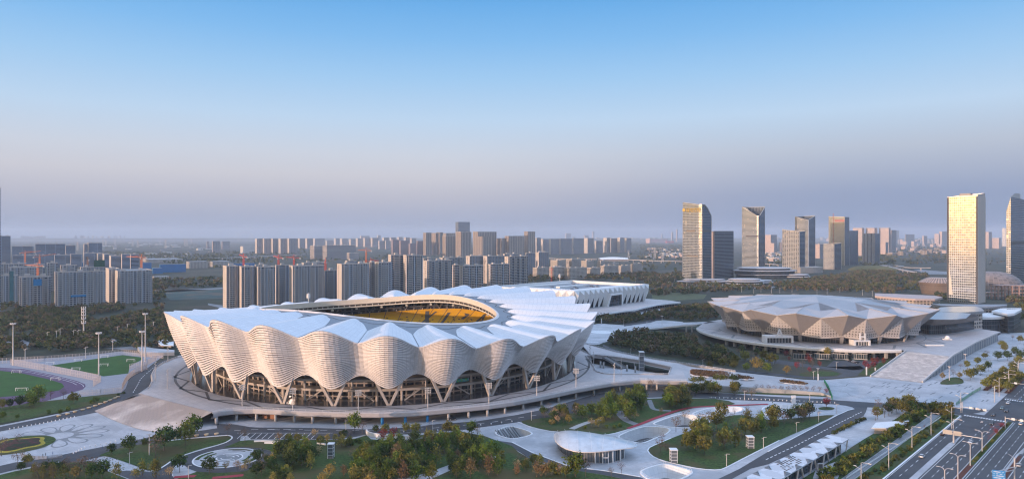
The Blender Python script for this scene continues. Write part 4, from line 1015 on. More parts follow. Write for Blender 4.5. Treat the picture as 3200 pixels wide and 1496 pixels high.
# ================= exhibition centre at right =================
m_roofm = M('metal_roof', (.40,.41,.43), .28, .06, .1, metal=.5)
ex = thing('exhibition_hall', 'low hall with smooth sloping metal roof like a leaf right of the faceted arena', 'exhibition hall', U('v', 850, 700, ZA))
lo = UP('v', [(380,655),(560,680),(800,672),(1000,648),(1150,625),(1290,600)], ZA+10); tp = UP('v', [(480,580),(600,588),(800,592),(950,588),(1100,572),(1300,535)], ZA+17)
bk = UP('v', [(600,475),(700,472),(850,478),(1010,482),(1180,500),(1300,533)], ZA+20)
mb = MB()
for i in range(5): mb.quad(lo[i], lo[i+1], tp[i+1], tp[i])
mb.build('fascia', m_bronze, ex)
mb = MB()
for i in range(5): mb.quad(tp[i], tp[i+1], bk[i+1], bk[i])
mb.build('roof', m_roofm, ex, True)
mb = MB()
for i in range(5):
    a, b = lo[i] + Vector((0,4,-10)), lo[i+1] + Vector((0,4,-10)); L = (b-a).length; mb.quad(a, b, b+Vector((0,0,10)), a+Vector((0,0,10)), [(0,0),(L,0),(L,10),(0,10)])
mb.build('glass_wall', MATS['hall_glass'], ex)
def terrace(name, label, zn, rooftop, base_dy, zr, mat=m_fin, wall=None, cat='building', thick=2.5, z0=0., inset_=.92):
    """a flat-roofed building: a slab roof traced at its own height, walls set in under it"""
    P = UP(zn, rooftop, zr); c = sum((Vector(p) for p in P), Vector()) / len(P); t = thing(name, label, cat, (c.x, c.y, z0))
    mb = MB(); mb.prism([(p.x,p.y) for p in P], zr-thick, zr, bottom=True); mb.build('roof', mat, t)
    Q = [(c.x + (p.x-c.x)*inset_, c.y + (p.y-c.y)*inset_) for p in P]
    mb = MB(); mb.prism(Q, z0, zr-thick, top=False); mb.build('wall', wall or MATS['hall_glass'], t)
    return t, P
w_beige = facade('beige_front', (.42,.36,.31), (.06,.06,.06), 5, 4, .6, .55)
t_, P_ = terrace('exhibition_wing', 'flat grey curved roof behind the leaf-shaped metal roof', 'v', [(560,345),(900,350),(1300,352),(1740,352),(1735,372),(1500,392),(1230,400),(1000,380),(700,372)], 0, 24, m_ring, w_beige)
t_, P_ = terrace('exhibition_wing', 'oval metal-roofed wing with pale skylight strip behind the leaf-shaped roof', 'v', [(610,445),(700,400),(880,385),(1230,385),(1340,410),(1385,455),(1250,470),(1000,478),(700,470)], 0, 27, m_roofm, w_beige)
t_, P_ = terrace('conference_centre', 'low building with rounded white slotted roof over glazed ground floor', 'v', [(1130,470),(1310,476),(1500,480),(1730,490),(1765,515),(1720,545),(1500,556),(1300,556),(1290,530)], 0, 18, m_fin, MATS['hall_glass'], z0=0.)
mb = MB()
for k in range(9): a = P_[0].lerp(P_[3], .15+k*.09); mb.box(Vector((a.x, a.y-3-k%3*2, 18.02)), (4.5,1.2,.5))
mb.build('roof_slots', m_dark, t_)
t_, P_ = terrace('conference_wing', 'square white slatted flat roof at the far right of the low white centre', 'v', [(1500,455),(1640,415),(1960,405),(1970,432),(1850,495),(1750,505)], 0, 22, m_fin, MATS['hall_glass'])
mb = MB()
for k in range(7): a = P_[1].lerp(P_[2], .1+k*.11); mb.box(Vector((a.x, a.y-9, 22.02)), (4,1.4,.5), .5)
mb.build('roof_slots', m_dark, t_)
terrace('pink_terrace_building', 'long low pinkish terrace building behind the faceted arena roof', 'v', [(-330,178),(0,190),(600,215),(730,240),(610,270),(300,268),(0,250),(-330,220)], 0, 14, M('pink_roof', (.46,.36,.33), .7, .1, .2), w_beige, thick=3)
t = thing('round_hall', 'squat round bronze-clad hall with open latticed crown left of the golden tower', 'hall', U('v', 680, 210))
c = U('v', 690, 190); mb = MB()
mb.grid(lambda u, v: c + Vector((cos(2*pi*u)*(30 + 5*v), sin(2*pi*u)*(30+5*v), v*22)), 40, 3, True, uvfn=lambda u, v: (u*200, v*22)); mb.build('wall', facade('bronze_louvre', (.26,.19,.14), (.10,.08,.07), 200, 2.0, 1., .4, .5, .1, wrough=.35, wmetal=.3), t)
mb = MB(); mb.grid(lambda u, v: c + Vector((cos(2*pi*u)*(35-14*v), sin(2*pi*u)*(35-14*v), 22+8*v)), 40, 3, True, uvfn=lambda u, v: (u*200, v*14)); mb.flat([c + Vector((cos(2*pi*u/20)*21, sin(2*pi*u/20)*21, 30)) for u in range(20)]); mb.build('crown_lattice', facade('lattice', (.40,.30,.24), (.05,.045,.05), 5, 3.5, .6, .7, .5, 0), t)
t = thing('shell_dome', 'broad pinkish shell dome behind and right of the golden tower', 'dome', U('v', 1500, 110))
c = U('v', 1500, 110, 0); mb = MB(); mb.grid(lambda u, v: c + Vector((cos(2*pi*u)*62*cos(v*pi/2*.95), sin(2*pi*u)*40*cos(v*pi/2*.95), 36*sin(v*pi/2))), 40, 8, True, uvfn=lambda u, v: (u*300, v*60)); mb.build('shell', facade('shell_skin', (.25,.20,.175), (.17,.135,.12), 8, 5, .8, .8, .4, .1), t, True)
t = thing('concrete_frame', 'unfinished pinkish concrete frame building at the foot of the rightmost tower', 'building', U('v', 1800, 270))
for fx0, fx1, yb, lev, zt in ((1610, 2150, 275, 4, 24), (1400, 1605, 265, 2, 11)):
    a, b = U('v', fx0, yb), U('v', fx1, yb+10); mb = MB(); n = int((b-a).length/9)
    for j in range(3):
        o = Vector((0, j*9, 0))
        for k in range(n+1): p = a.lerp(b, k/n) + o; mb.box(p, (1.4,1.4,zt))
    for l in range(1, lev+1):
        z = zt*l/lev; mb.prism([a + Vector((-1,-1,0)), b + Vector((1,-1,0)), b + Vector((1,20,0)), a + Vector((-1,20,0))], z-.9, z, bottom=True)
    mb.build('frame', M('raw_pink_concrete', (.40,.27,.23), .85, .1, .3), t)

# ================= leaf-roofed pavilion =================
pv = thing('leaf_pavilion', 'glass pavilion under a white leaf-shaped domed roof beside the sunken courts', 'pavilion', U('b', 850, 800))
RO = smooth_loop(UP('b', [(1268,782),(1235,752),(1120,715),(960,685),(800,660),(640,640),(510,636),(430,655),(415,700),(455,765),(540,820),(680,852),(820,850),(960,838),(1130,815),(1245,802)], 5.6), 2)
cpt = U('b', 640, 728, 5.6)
mb = MB(); n = len(RO)
def rf(u, v): p = RO[int(round(u*n)) % n]; q = p.lerp(cpt, v); q.z = 5.6 + .5 + 3.0 * (1-(1-v)**2.2); return q
mb.grid(rf, n, 10, True); mb.build('roof', M('pavilion_roof', (.46,.48,.50), .28, .14, .25, metal=.2, spec=.6), pv, True)
mb = MB()
for i in range(n):
    a, b = RO[i], RO[(i+1) % n]; ca, cb = a.lerp(cpt,.10), b.lerp(cpt,.10); mb.quad(b+Vector((0,0,.5)), a+Vector((0,0,.5)), a+Vector((0,0,.1)), b+Vector((0,0,.1))); mb.quad(b+Vector((0,0,.1)), a+Vector((0,0,.1)), ca+Vector((0,0,-.5)), cb+Vector((0,0,-.5))); mb.quad(cb+Vector((0,0,-.5)), ca+Vector((0,0,-.5)), cpt+Vector((0,0,-.5)), cpt+Vector((0,0,-.5)))
mb.build('roof_edge', m_rim, pv)
mb = MB()
for k in range(9):
    i0 = int(n*(.02 + k*.055)); pa = RO[i0 % n]; pb = RO[int(n*(.92 - k*.05)) % n]
    for q in range(10):
        def on(t): p = pa.lerp(pb, t); dd = min((p - r).length for r in RO[::3]); p.z = 6.15 + 3.0*(1-(1-min(1,dd/14))**2.0)*.9 + .35; return p
        mb.bar(on(q/10), on((q+1)/10), .10)
mb.build('roof_seams', m_wht, pv)
GW = smooth_loop([Vector((p.x,p.y,0)) for p in UP('b', [(450,790),(500,850),(580,895),(700,935),(900,955),(1000,950),(1132,905),(1120,860),(1000,800),(800,750),(600,730),(470,740)], 0)], 1)
mb = MB(); mb.prism([(p.x,p.y) for p in GW], .06, 5.4, top=False); mb.build('glass_wall', facade('pav_glass', (.40,.36,.33), (.10,.12,.14), 1.5, 5.6, .88, .97, .1, .3), pv)
for x, y in ((680,915),(716,925),(836,950),(1014,950),(1090,930),(1128,905)): p = U('b', x, y); mb = MB(); mb.tube([p+Vector((0,-.4,0)), p+Vector((0,-.4,5.6))], .3, 8); mb.build('column', m_wht, pv)
a, b = U('b', 912, 957), U('b', 968, 957); mb = MB()
for p in (a, b): mb.bar(p+Vector((0,-.6,0)), p+Vector((0,-.6,5)), .3)
mb.bar(a+Vector((0,-.6,3)), b+Vector((0,-.6,3)), .3); mb.build('door_frame', m_wht, pv)
# ================= sunken courts =================
m_tile = facade('court_tiles', (.50,.50,.51), (.60,.61,.62), 3, 3, .95, .95, .6, 0, var=.04, gvar=.05)
cl = ['sunken white-walled court just behind the leaf-roofed pavilion with dark pool floor', 'longer white-walled sunken court beside the red path with trees along its rim', 'shallow oval white sunken court at the far end of the red path', 'round white sunken court with dark floor at the bottom edge near the road', 'small eye-shaped opening with escalators left of the leaf-roofed pavilion', 'wide shallow white bowl court near the pale standing panel']
for i, P in enumerate(COURTS):
    c = sum(P, Vector()) / len(P); t = thing('sunken_court', cl[i], 'sunken court', (c.x, c.y, 0), 'white sunken courts'); dep = (6, 6, 3.2, 5, 5, 3.2)[i]
    sc = (.93, .93, .80, .72, .9, .80)[i]; B_ = [Vector((c.x+(p.x-c.x)*sc, c.y+(p.y-c.y)*sc, -dep)) for p in P]
    mb = MB(); u = 0
    for k in range(len(P)):
        j = (k+1) % len(P); a, b = Vector((P[k].x,P[k].y,.25)), Vector((P[j].x,P[j].y,.25)); L = (b-a).length; mb.quad(a, b, B_[j], B_[k], [(u,0),(u+L,0),(u+L,dep),(u,dep)]); u += L
    mb.build('tiled_wall', m_tile, t)
    mb = MB(); mb.flat(B_); mb.build('court_floor', (m_glassd, m_glassd, m_pave, m_glassd, m_dark, m_pave)[i], t)  # floor colour is dark in the deeper courts
    rl = MB(); cc = MB()
    for k in range(len(P)):
        a, b = Vector((P[k].x,P[k].y,.15)), Vector((P[(k+1) % len(P)].x,P[(k+1) % len(P)].y,.15)); oa = (a-c).normalized()*.5; oa.z = 0; cc.bar(a+oa, b+oa, 1.0, .4)
        if i in (0, 3): rl.bar(a+oa+Vector((0,0,1.2)), b+oa+Vector((0,0,1.2)), .08); rl.bar(a+oa, a+oa+Vector((0,0,1.2)), .06)
    cc.build('coping', m_wht, t)
    if i in (0, 3): rl.build('railing', m_wht, t)
for k in range(4):
    a, b = U('i', 960 + k*-38, 1052 + k*8), U('i', 1045 - k*42, 1098 + k*5); a.z = .2; b.z = -4.6
    mb = MB(); d = (b-a).normalized(); mb.bar(a, b, 1.0, .5); n_ = Vector((d.y,-d.x,0)).normalized()
    for s in (-1, 1): mb.bar(a+n_*s*.7+Vector((0,0,.6)), b+n_*s*.7+Vector((0,0,.6)), .15, 1.0)
    mb.build('escalator', M('escalator_grey', (.25,.27,.29), .4, .1, 1), label='grey escalator in the eye-shaped opening, %s from the pavilion' % ('nearest', 'second', 'third', 'farthest')[k], cat='escalator', group='escalators in the eye-shaped opening')
# ================= towers and housing =================
GA = Vector((.8,.6,0)); GB = Vector((-.6,.8,0))       # the street grid: along the long faces, and away from them
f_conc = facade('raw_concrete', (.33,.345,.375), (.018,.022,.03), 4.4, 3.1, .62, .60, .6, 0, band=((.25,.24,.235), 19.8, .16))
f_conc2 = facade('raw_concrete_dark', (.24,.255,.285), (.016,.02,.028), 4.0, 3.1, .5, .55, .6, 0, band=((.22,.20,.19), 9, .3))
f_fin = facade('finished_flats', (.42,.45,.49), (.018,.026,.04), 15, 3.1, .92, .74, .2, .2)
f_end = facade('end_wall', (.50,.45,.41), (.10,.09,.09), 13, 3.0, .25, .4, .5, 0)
f_brown = facade('brown_tower', (.30,.245,.20), (.04,.045,.055), 4.2, 3.1, .62, .6, .2, .2, band=((.36,.29,.235), 16, .25))
f_blue = facade('blue_offices', (.24,.31,.40), (.03,.05,.075), 30, 3.8, .97, .68, .15, .3)
f_villa = facade('cream_villa', (.44,.39,.34), (.06,.06,.065), 4.4, 3.2, .6, .5, .3, .1)
f_pink = facade('pink_flats', (.30,.24,.25), (.06,.055,.065), 3.6, 3.0, .5, .5, .3, .1)
f_far = facade('far_flats', (.25,.235,.235), (.07,.085,.11), 9, 6.0, .5, .5, .4, .1)
f_stripe = facade('striped_offices', (.46,.42,.40), (.05,.055,.07), 60, 4.0, 1., .5, .2, .2)
m_roofg = M('flat_roof', (.30,.30,.31), .8, .15, .3)
m_cream = M('cream_parapet', (.46,.41,.37), .7, .08, .3)
def hitk(P, D, X):   # how far along D from P until photo column X
    k = (X - CX) / F; den = D.x - k * D.y
    return (k * P.y - P.x) / den if abs(den) > 1e-4 else 0
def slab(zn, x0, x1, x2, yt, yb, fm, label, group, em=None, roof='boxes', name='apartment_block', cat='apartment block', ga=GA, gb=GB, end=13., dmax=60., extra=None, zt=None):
    X1, YT = px(zn, x1, yt); _, YB = px(zn, x1, yb)
    P = U(zn, x1, yb); X0 = px(zn, x0, 0)[0]; X2 = px(zn, x2, 0)[0]
    L = hitk(P, ga, X2); W = hitk(P, gb, X0)
    if L <= 0: L = 20
    if W <= 2 or W > dmax: W = end
    hgt = zt or (H - (YT - CY) * P.y / F)
    t = thing(name, label, cat, P, group)
    A, B_, C, D = P, P + ga*L, P + ga*L + gb*W, P + gb*W
    mb = MB(); mb.cur = 0
    mb.quad((A.x,A.y,0),(B_.x,B_.y,0),(B_.x,B_.y,hgt),(A.x,A.y,hgt),[(0,0),(L,0),(L,hgt),(0,hgt)])
    mb.quad((B_.x,B_.y,0),(C.x,C.y,0),(C.x,C.y,hgt),(B_.x,B_.y,hgt),[(0,0),(W,0),(W,hgt),(0,hgt)])
    mb.quad((C.x,C.y,0),(D.x,D.y,0),(D.x,D.y,hgt),(C.x,C.y,hgt),[(0,0),(L,0),(L,hgt),(0,hgt)])
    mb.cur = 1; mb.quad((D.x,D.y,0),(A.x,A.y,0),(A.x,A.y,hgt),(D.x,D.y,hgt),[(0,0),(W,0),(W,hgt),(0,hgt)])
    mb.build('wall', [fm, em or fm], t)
    mb = MB(); mb.quad((A.x,A.y,hgt),(B_.x,B_.y,hgt),(C.x,C.y,hgt),(D.x,D.y,hgt)); mb.build('roof', m_roofg, t)
    if roof and P.y < 3500:
        mb = MB(); up = Vector((0,0,hgt+.6))
        for a, b in ((A,B_),(B_,C),(C,D),(D,A)): mb.bar(Vector((a.x,a.y,0))+up, Vector((b.x,b.y,0))+up, .5, 1.3)
        mb.build('parapet', m_cream, t)
        n = max(1, int(L / 17)); rr = random.Random(int(X1))
        for k in range(min(n, 6)):
            c = A + ga*(L*(k+.5)/n) + gb*(W*rr.uniform(.35,.6)); mb = MB(); mb.box(Vector((c.x,c.y,hgt)), (rr.uniform(4,7), 5, rr.uniform(3,4.5)), atan2(ga.y, ga.x)); mb.build('stair_head', m_cream, t)
    if P.y < 1500 and roof == 'boxes':
        # projecting balcony stacks with floor slabs on the long face
        n = max(1, int(L / 12)); nf = int(hgt / 3)
        for k in range(min(n, 8)):
            mb = MB(); c0 = A + ga*(L*(k+.22)/n); c1 = A + ga*(L*(k+.72)/n); o = -gb*1.5
            for fl in range(1, nf):
                z = fl*3.0; mb.add([(p.x,p.y,zz) for p in (c0+o, c1+o) for zz in (z-.15, z+.95)] , [(0,2,3,1)])
                mb.quad((c0.x,c0.y,z), (c0.x+o.x,c0.y+o.y,z), (c1.x+o.x,c1.y+o.y,z), (c1.x,c1.y,z))
            for c in (c0, c1): mb.bar(Vector((c.x+o.x*.5,c.y+o.y*.5,0)), Vector((c.x+o.x*.5,c.y+o.y*.5,hgt)), .5, 1.4)
            mb.build('balcony_stack', m_cream if fm is f_fin else m_conc, t)
    t['_'] = 0; del t['_']
    return t, (A, B_, C, D, hgt)
def tree_net(t, info, s0, s1, z0, z1, col, name='safety_net'):
    A, B_, C, D, h = info; o = -GB*1.9; a = A.lerp(B_, s0) + o; b = A.lerp(B_, s1) + o
    mb = MB(); mb.quad((a.x,a.y,z0),(b.x,b.y,z0),(b.x,b.y,z1),(a.x,a.y,z1)); return mb.build(name, col, t)
m_net = M('blue_net', (.02,.20,.42), .7, .2, .3); m_gnet = M('green_net', (.05,.11,.08), .8, .3, .2); m_teal = M('teal_net', (.04,.14,.16), .8, .25, .2)
G1 = 'unfinished grey concrete flats at left'
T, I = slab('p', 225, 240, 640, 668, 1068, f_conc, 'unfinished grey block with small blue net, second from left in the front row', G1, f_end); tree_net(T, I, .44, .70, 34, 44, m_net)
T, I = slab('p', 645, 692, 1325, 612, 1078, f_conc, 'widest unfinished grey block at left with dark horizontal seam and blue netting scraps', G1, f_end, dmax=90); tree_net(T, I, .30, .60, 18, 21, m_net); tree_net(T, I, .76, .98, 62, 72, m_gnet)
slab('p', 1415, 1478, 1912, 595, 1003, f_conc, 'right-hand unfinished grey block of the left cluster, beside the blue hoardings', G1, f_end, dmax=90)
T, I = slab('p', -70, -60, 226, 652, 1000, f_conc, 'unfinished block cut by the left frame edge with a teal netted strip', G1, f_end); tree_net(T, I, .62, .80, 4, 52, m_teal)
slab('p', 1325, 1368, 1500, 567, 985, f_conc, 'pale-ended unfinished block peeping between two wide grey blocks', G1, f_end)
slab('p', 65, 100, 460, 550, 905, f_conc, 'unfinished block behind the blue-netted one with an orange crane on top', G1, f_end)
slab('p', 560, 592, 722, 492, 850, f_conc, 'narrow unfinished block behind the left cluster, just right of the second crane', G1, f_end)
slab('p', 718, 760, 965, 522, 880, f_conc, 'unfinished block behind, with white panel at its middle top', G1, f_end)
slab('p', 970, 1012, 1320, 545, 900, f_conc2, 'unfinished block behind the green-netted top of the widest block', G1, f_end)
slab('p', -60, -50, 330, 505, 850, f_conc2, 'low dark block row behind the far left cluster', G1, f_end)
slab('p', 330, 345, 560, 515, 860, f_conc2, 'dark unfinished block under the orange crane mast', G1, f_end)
G2 = 'blue glass offices at far left'
for z in ((425,443,820,252,520,'long blue glass slab with a white end, tallest of the left offices'),(820,824,945,272,520,'lower blue glass slab joined to the right of the long one'),(135,150,420,282,520,'blue glass slab just right of the leftmost tower'),
          (1045,1056,1095,255,500,'thin white-ended blue slab left of the stepped one'),(1090,1110,1280,240,500,'blue slab with pale end and raised roof block'),(145,160,662,395,545,'long low blue slab nearest the unfinished blocks'),
          (665,685,885,388,545,'low blue slab with a pale left end in the middle of the row'),(885,890,1030,380,545,'brownish low slab beside the middle blue slab'),(1045,1056,1210,368,540,'low blue slab below the stepped blue one'),
          (1210,1228,1285,372,540,'first narrow white-ended slab of four in the row'),(1285,1307,1370,380,545,'second narrow pink-ended slab in the row'),(1368,1392,1520,402,560,'third slab with windowed pinkish end wall'),(1520,1530,1632,380,560,'slab crossed by the long orange crane jib'),(1632,1638,1742,382,620,'blue slab directly beneath the crane jib root')):
    slab('p', *z[:5], f_blue, z[5], G2, f_end, roof='flat', name='office_slab', cat='office block')
slab('p', -140, -110, 132, 152, 520, f_blue, 'tall dark blue glass tower cut off by the left frame edge', 'blue glass offices at far left', name='office_tower', cat='office tower')
# sliver of a tower at the extreme left edge
slab('S', -60, -40, 1.6, 588, 990, f_blue, 'dark tower whose right edge just enters the frame at far left', None, name='office_tower', cat='office tower')
G3 = 'concrete flats behind the stadium'
for z in ((140,176,283,580,985,f_conc2,'leftmost pale-ended block behind the stadium rim'),(283,316,436,585,985,f_conc2,'second pale-ended block behind the stadium, under the first red crane'),(436,472,632,588,980,f_conc,'third pale-ended block with white lower floors'),
          (632,640,762,572,930,f_conc2,'dark recessed block between the third and fourth pale-ended ones'),(762,798,1095,578,965,f_conc,'broad grey block behind the white mast on the stadium roof'),(1095,1100,1212,622,930,f_conc2,'lower recessed block right of the broad grey one'),
          (1213,1258,1520,562,955,f_conc,'broad grey block with tall pale end wall, second from the right'),(1518,1524,1570,545,920,f_conc2,'thin dark block with a red crane in front'),(1568,1605,1727,545,930,f_conc,'narrow grey block next to the finished white-banded ones')):
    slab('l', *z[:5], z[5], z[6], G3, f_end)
for z in ((880,900,1090,548,830),(1290,1310,1400,530,830),(440,450,560,568,860)): slab('l', *z, f_conc2, 'roofline of a further concrete block showing above the front row, %s' % {880:'in the middle',1290:'at right',440:'at left'}[z[0]], G3, f_end)
G4 = 'finished flats with white bands'
for z in (('l',1695,1722,1837,475,905,'tall white-ended block left of the widest finished pair'),('l',1837,1868,2018,478,905,'tall block with bright white end wall, second of the finished ones'),
          ('m',220,255,492,530,870,'broad finished block with white end and dark glass bands'),('m',558,592,782,575,850,'finished block lower than its neighbours, over the stadium roof hump'),
          ('m',818,850,1028,563,840,'finished block with white end just left of the tall windowed one'),('m',983,1018,1202,490,815,'tall finished block at the right end of the group'),
          ('m',620,655,800,485,740,'grey block behind, left of the middle pair'),('m',783,820,985,485,740,'grey block behind, right of the middle pair'),('m',370,400,600,500,780,'flat block behind the broad finished one'),('m',490,500,560,570,830,'recessed block right of the broad finished one'),
          ('m',1275,1305,1400,450,640,'far slab standing above the cream villas'),('m',1180,1188,1272,455,680,'far slab left of the one above the cream villas'),('m',970,985,1110,465,690,'low slab peeping above the tall finished block'),('m',215,222,330,505,800,'dark low roof between two finished blocks')):
    slab(*z[:6], f_fin if z[5] > 800 else f_conc2, z[6], G4, f_end)
G5 = 'cream villas'
for k, z in enumerate(((1237,1275,1400,530,640),(1248,1290,1400,595,690),(1415,1480,1555,525,645),(1402,1445,1555,590,700),(1560,1615,1730,513,635),(1548,1600,1758,598,700),(1703,1755,1820,530,640),(1757,1800,1885,595,680),(1857,1890,1955,530,625),(1885,1920,2055,578,668),(2055,2080,2170,575,650),(2170,2190,2280,558,638),(1665,1690,1705,555,610),(1960,1990,2060,550,620))):
    slab('m', *z, f_villa, '%s stepped cream house block beyond the stadium, %s in its row' % (('upper-row','lower-row')[z[3] > 560], ('first','first','second','second','third','third','fourth','fourth','fifth','fifth','sixth','seventh','small fourth','sixth')[k]), G5, f_villa, roof='boxes2', name='villa_block', cat='villa block', dmax=40)
G6 = 'brown towers'
for z in ((398,432,530,292,495,'brown tower with strongly windowed golden end, left of the tallest'),(522,575,672,256,500,'brown slender tower in front of the tallest grey one'),(685,735,908,252,482,'widest brown tower of the group'),(733,775,862,298,485,'shorter brown tower in front of the widest'),
          (915,955,985,313,482,'narrow brown tower between two wide ones'),(985,1025,1165,292,482,'stepped brown tower right of the narrow one'),(1168,1205,1272,250,472,'brown tower standing alone at the right of the group'),
          (218,243,296,262,475,'leftmost distant brown tower'),(295,337,352,264,470,'thin orange-lit tower second from left'),(338,372,405,258,470,'brown tower third from left'),(405,430,520,265,460,'tower row behind the strongly windowed one'),(905,920,985,318,470,'dark tower behind the narrow brown one')):
    slab('m', *z[:5], f_brown, z[5], G6, f_brown, roof='flat', name='residential_tower', cat='tower')
slab('m', 522, 548, 657, 160, 430, facade('grey_glass', (.22,.24,.26), (.10,.12,.15), 3, 4, .9, .8, .2, .5), 'tall plain grey glass tower rising above the brown towers', None, name='office_tower', cat='office tower', roof='flat')
G7 = 'distant slab towers'
for z in ((443,460,515,318,458),(513,528,592,318,458),(592,610,663,318,458),(663,682,745,318,460),(743,763,845,318,460),(845,862,915,316,410),(915,932,988,316,412),(988,1005,1098,316,390)):
    slab('l', *z, f_far, 'dark distant slab with a thin pale end, one of eight in a row', G7, f_end, roof='flat')
for z in ((1105,1118,1180,335,385),(1185,1200,1240,315,385),(1240,1262,1320,318,390),(1325,1342,1390,322,390),(1390,1408,1455,315,395),(1458,1476,1530,312,395),(1530,1546,1600,310,395),(1602,1612,1665,338,415),(1665,1672,1720,338,415),(1640,1655,1700,308,400),(1710,1722,1770,305,400),(1780,1795,1830,302,400),(1840,1860,1900,305,400),(1900,1915,1960,312,400),(1430,1440,1520,292,360),(1590,1600,1625,285,360)):
    slab('l', *z, f_far, 'hazy mid-distance flats with a pink-lit end in the long row left of the brown towers', 'hazy flats left of the brown towers', f_end, roof='flat')
for k, z in enumerate(((1725,1737,1800,328,470),(1798,1812,1890,335,472),(1887,1902,1960,362,474),(1960,1972,2030,338,472),(2028,2045,2110,350,472))):
    slab('l', *z, f_pink, 'dark pink-striped tower, %s from the left of five' % ('first','second','third','fourth','fifth')[k], 'pink-striped towers', f_pink, roof='flat', name='residential_tower', cat='tower')
slab('l', 960, 1000, 1080, 388, 512, f_stripe, 'left part of the horizontally striped white offices', 'striped offices', f_stripe, roof='flat', name='office_block', cat='office block')
slab('l', 1078, 1118, 1390, 384, 518, f_stripe, 'long right part of the horizontally striped white offices', 'striped offices', f_stripe, roof='flat', name='office_block', cat='office block')
slab('l', 1305, 1330, 1420, 455, 525, f_stripe, 'small striped pavilion at the end of the long striped offices', 'striped offices', f_stripe, roof='flat', name='office_block', cat='office block')
for k, z in enumerate(((1275,1285,1325,310,462),(1330,1350,1400,372,452),(1320,1345,1400,322,455),(1403,1420,1500,320,468),(1500,1512,1618,318,465),(1620,1632,1730,315,462),(1730,1765,1822,312,456),(1830,1845,1905,338,452),(1910,1945,1978,310,450),(1978,1985,2045,315,450),(2045,2070,2112,308,450),(2112,2130,2175,312,446))):
    slab('m', *z, f_far, 'blue-grey tower of the dense row right of the lone brown tower', 'blue-grey tower row', f_end, roof='flat', name='residential_tower', cat='tower')
for k, z in enumerate(((1510,1560,1608,268,330),(1775,1812,1828,250,330),(1690,1735,1775,285,335),(1612,1630,1650,300,330))):
    slab('m', *z, f_far, 'orange-lit unfinished tower top above the blue-grey row, %s' % ('wide and leftmost','tall slender','right of the middle','smallest')[k], 'orange-lit distant towers', M('orange_lit_end', (.50,.36,.28), .8, .1, .1), roof='flat', name='residential_tower', cat='tower')  # low orange sun put into the colour of the end walls
for z, lab in (((1903,1915,1965,592,612),'two pale cubes of a far-left plant'),):
    pass
slab('k', 1915, 1948, 1965, 645, 720, f_far, 'isolated pinkish tower far left of centre, left of the wide white hall', 'isolated distant towers', M('pink_end', (.46,.36,.32), .8, .1, .1), roof='flat', name='residential_tower', cat='tower')
slab('k', 1968, 2000, 2068, 642, 755, f_far, 'taller isolated tower beside the wide white hall', 'isolated distant towers', MATS['pink_end'], roof='flat', name='residential_tower', cat='tower')
slab('k', 2066, 2090, 2160, 645, 720, f_far, 'third isolated tower just left of the wide white hall', 'isolated distant towers', MATS['pink_end'], roof='flat', name='residential_tower', cat='tower')
m_hall = M('white_shed', (.52,.49,.46), .7, .08, .1)
def shed(zn, x0, x1, x2, yt, yb, label, mat=m_hall, dmax=200, end=60, name='warehouse', group=None): return slab(zn, x0, x1, x2, yt, yb, mat, label, group, mat, roof='none' if False else None, name=name, cat='warehouse', dmax=dmax, end=end)
shed('l', 180, 330, 440, 390, 455, 'wide white factory hall left of the row of eight slabs')
m_hoard = M('blue_hoarding', (.015,.14,.33), .6, .12, .1)
for k, z in enumerate((('k',1500,1510,1748,862,938),('k',1335,1345,1425,845,905),('k',1100,1105,1222,830,890),('k',585,595,1025,842,885),('k',2175,2185,2395,852,885),('k',1430,1440,1530,895,950))):
    slab(*z, m_hoard, 'blue sheeted shed %s' % ('with white lettering, the largest, right of the unfinished blocks','just right of the long orange crane','directly left of the long orange crane mast','stretching long and low behind the green-netted block','behind the first red crane','partly hidden left of the largest one')[k], 'blue sheds', m_hoard, roof=None, name='blue_shed', cat='shed', end=30)
for k, z in enumerate(((1340,1400,1720,815,845),(1750,1780,1960,835,900),(1960,2000,2175,835,885),(1435,1450,1588,975,1020))):
    shed('k', *z, 'pale low building %s' % ('with long roof behind the blue sheds','with pitched roof right of the largest blue shed','with dark roof, farthest right of the pale low ones','with a row of square windows by the tree belt')[k], f_villa, group='pale low buildings by the blue sheds', end=25)
# elevated rail station and viaduct behind the cream villas
vs = thing('rail_station', 'low white station with arched glass front far behind the cream villas', 'station', U('m', 2000, 530))
mb = MB(); a, b = U('m', 1880, 532), U('m', 2150, 532); d = b-a
mb.grid(lambda u, v: a + d*u + Vector((0, 60*v, 9 + 9*sin(pi*v)*(.6+.4*sin(pi*u)))), 20, 8); mb.build('roof', m_fin, vs, True)
mb = MB(); mb.prism([a, b, b+Vector((0,55,0)), a+Vector((0,55,0))], 0, 9, top=False); mb.build('wall', f_stripe, vs)
def viaduct(pts, zn, z, w, label, pill=True, mat=m_conc):
    P = [U(zn, x, y, z) for x, y in pts]; t = thing('viaduct', label, 'viaduct', (P[0].x,P[0].y,0), 'viaducts'); mb = MB()
    for a, b in zip(P, P[1:]): mb.bar(a, b, w, 2.0)
    mb.build('bridge_deck', mat, t)
    for a, b in zip(P, P[1:]):
        n = max(1, int((b-a).length/45))
        for k in range(n): p = a.lerp(b, (k+.5)/n); m_ = MB(); m_.box(Vector((p.x,p.y,0)), (2.5,2.5,z-1)); m_.build('pier', mat, t)
m_vd = M('viaduct_pale', (.44,.38,.34), .8, .08, .2)
viaduct([(1350,500),(1560,508),(1850,512)], 'm', 9, 10, 'pale viaduct running left from the white station', mat=m_vd)
viaduct([(2150,515),(2420,525)], 'm', 9, 10, 'pale viaduct running right from the white station', mat=m_vd)
viaduct([(0,765),(402,772)], 'n', 9, 10, 'pale viaduct ending behind the golden tower with the slanting crown', mat=m_vd)
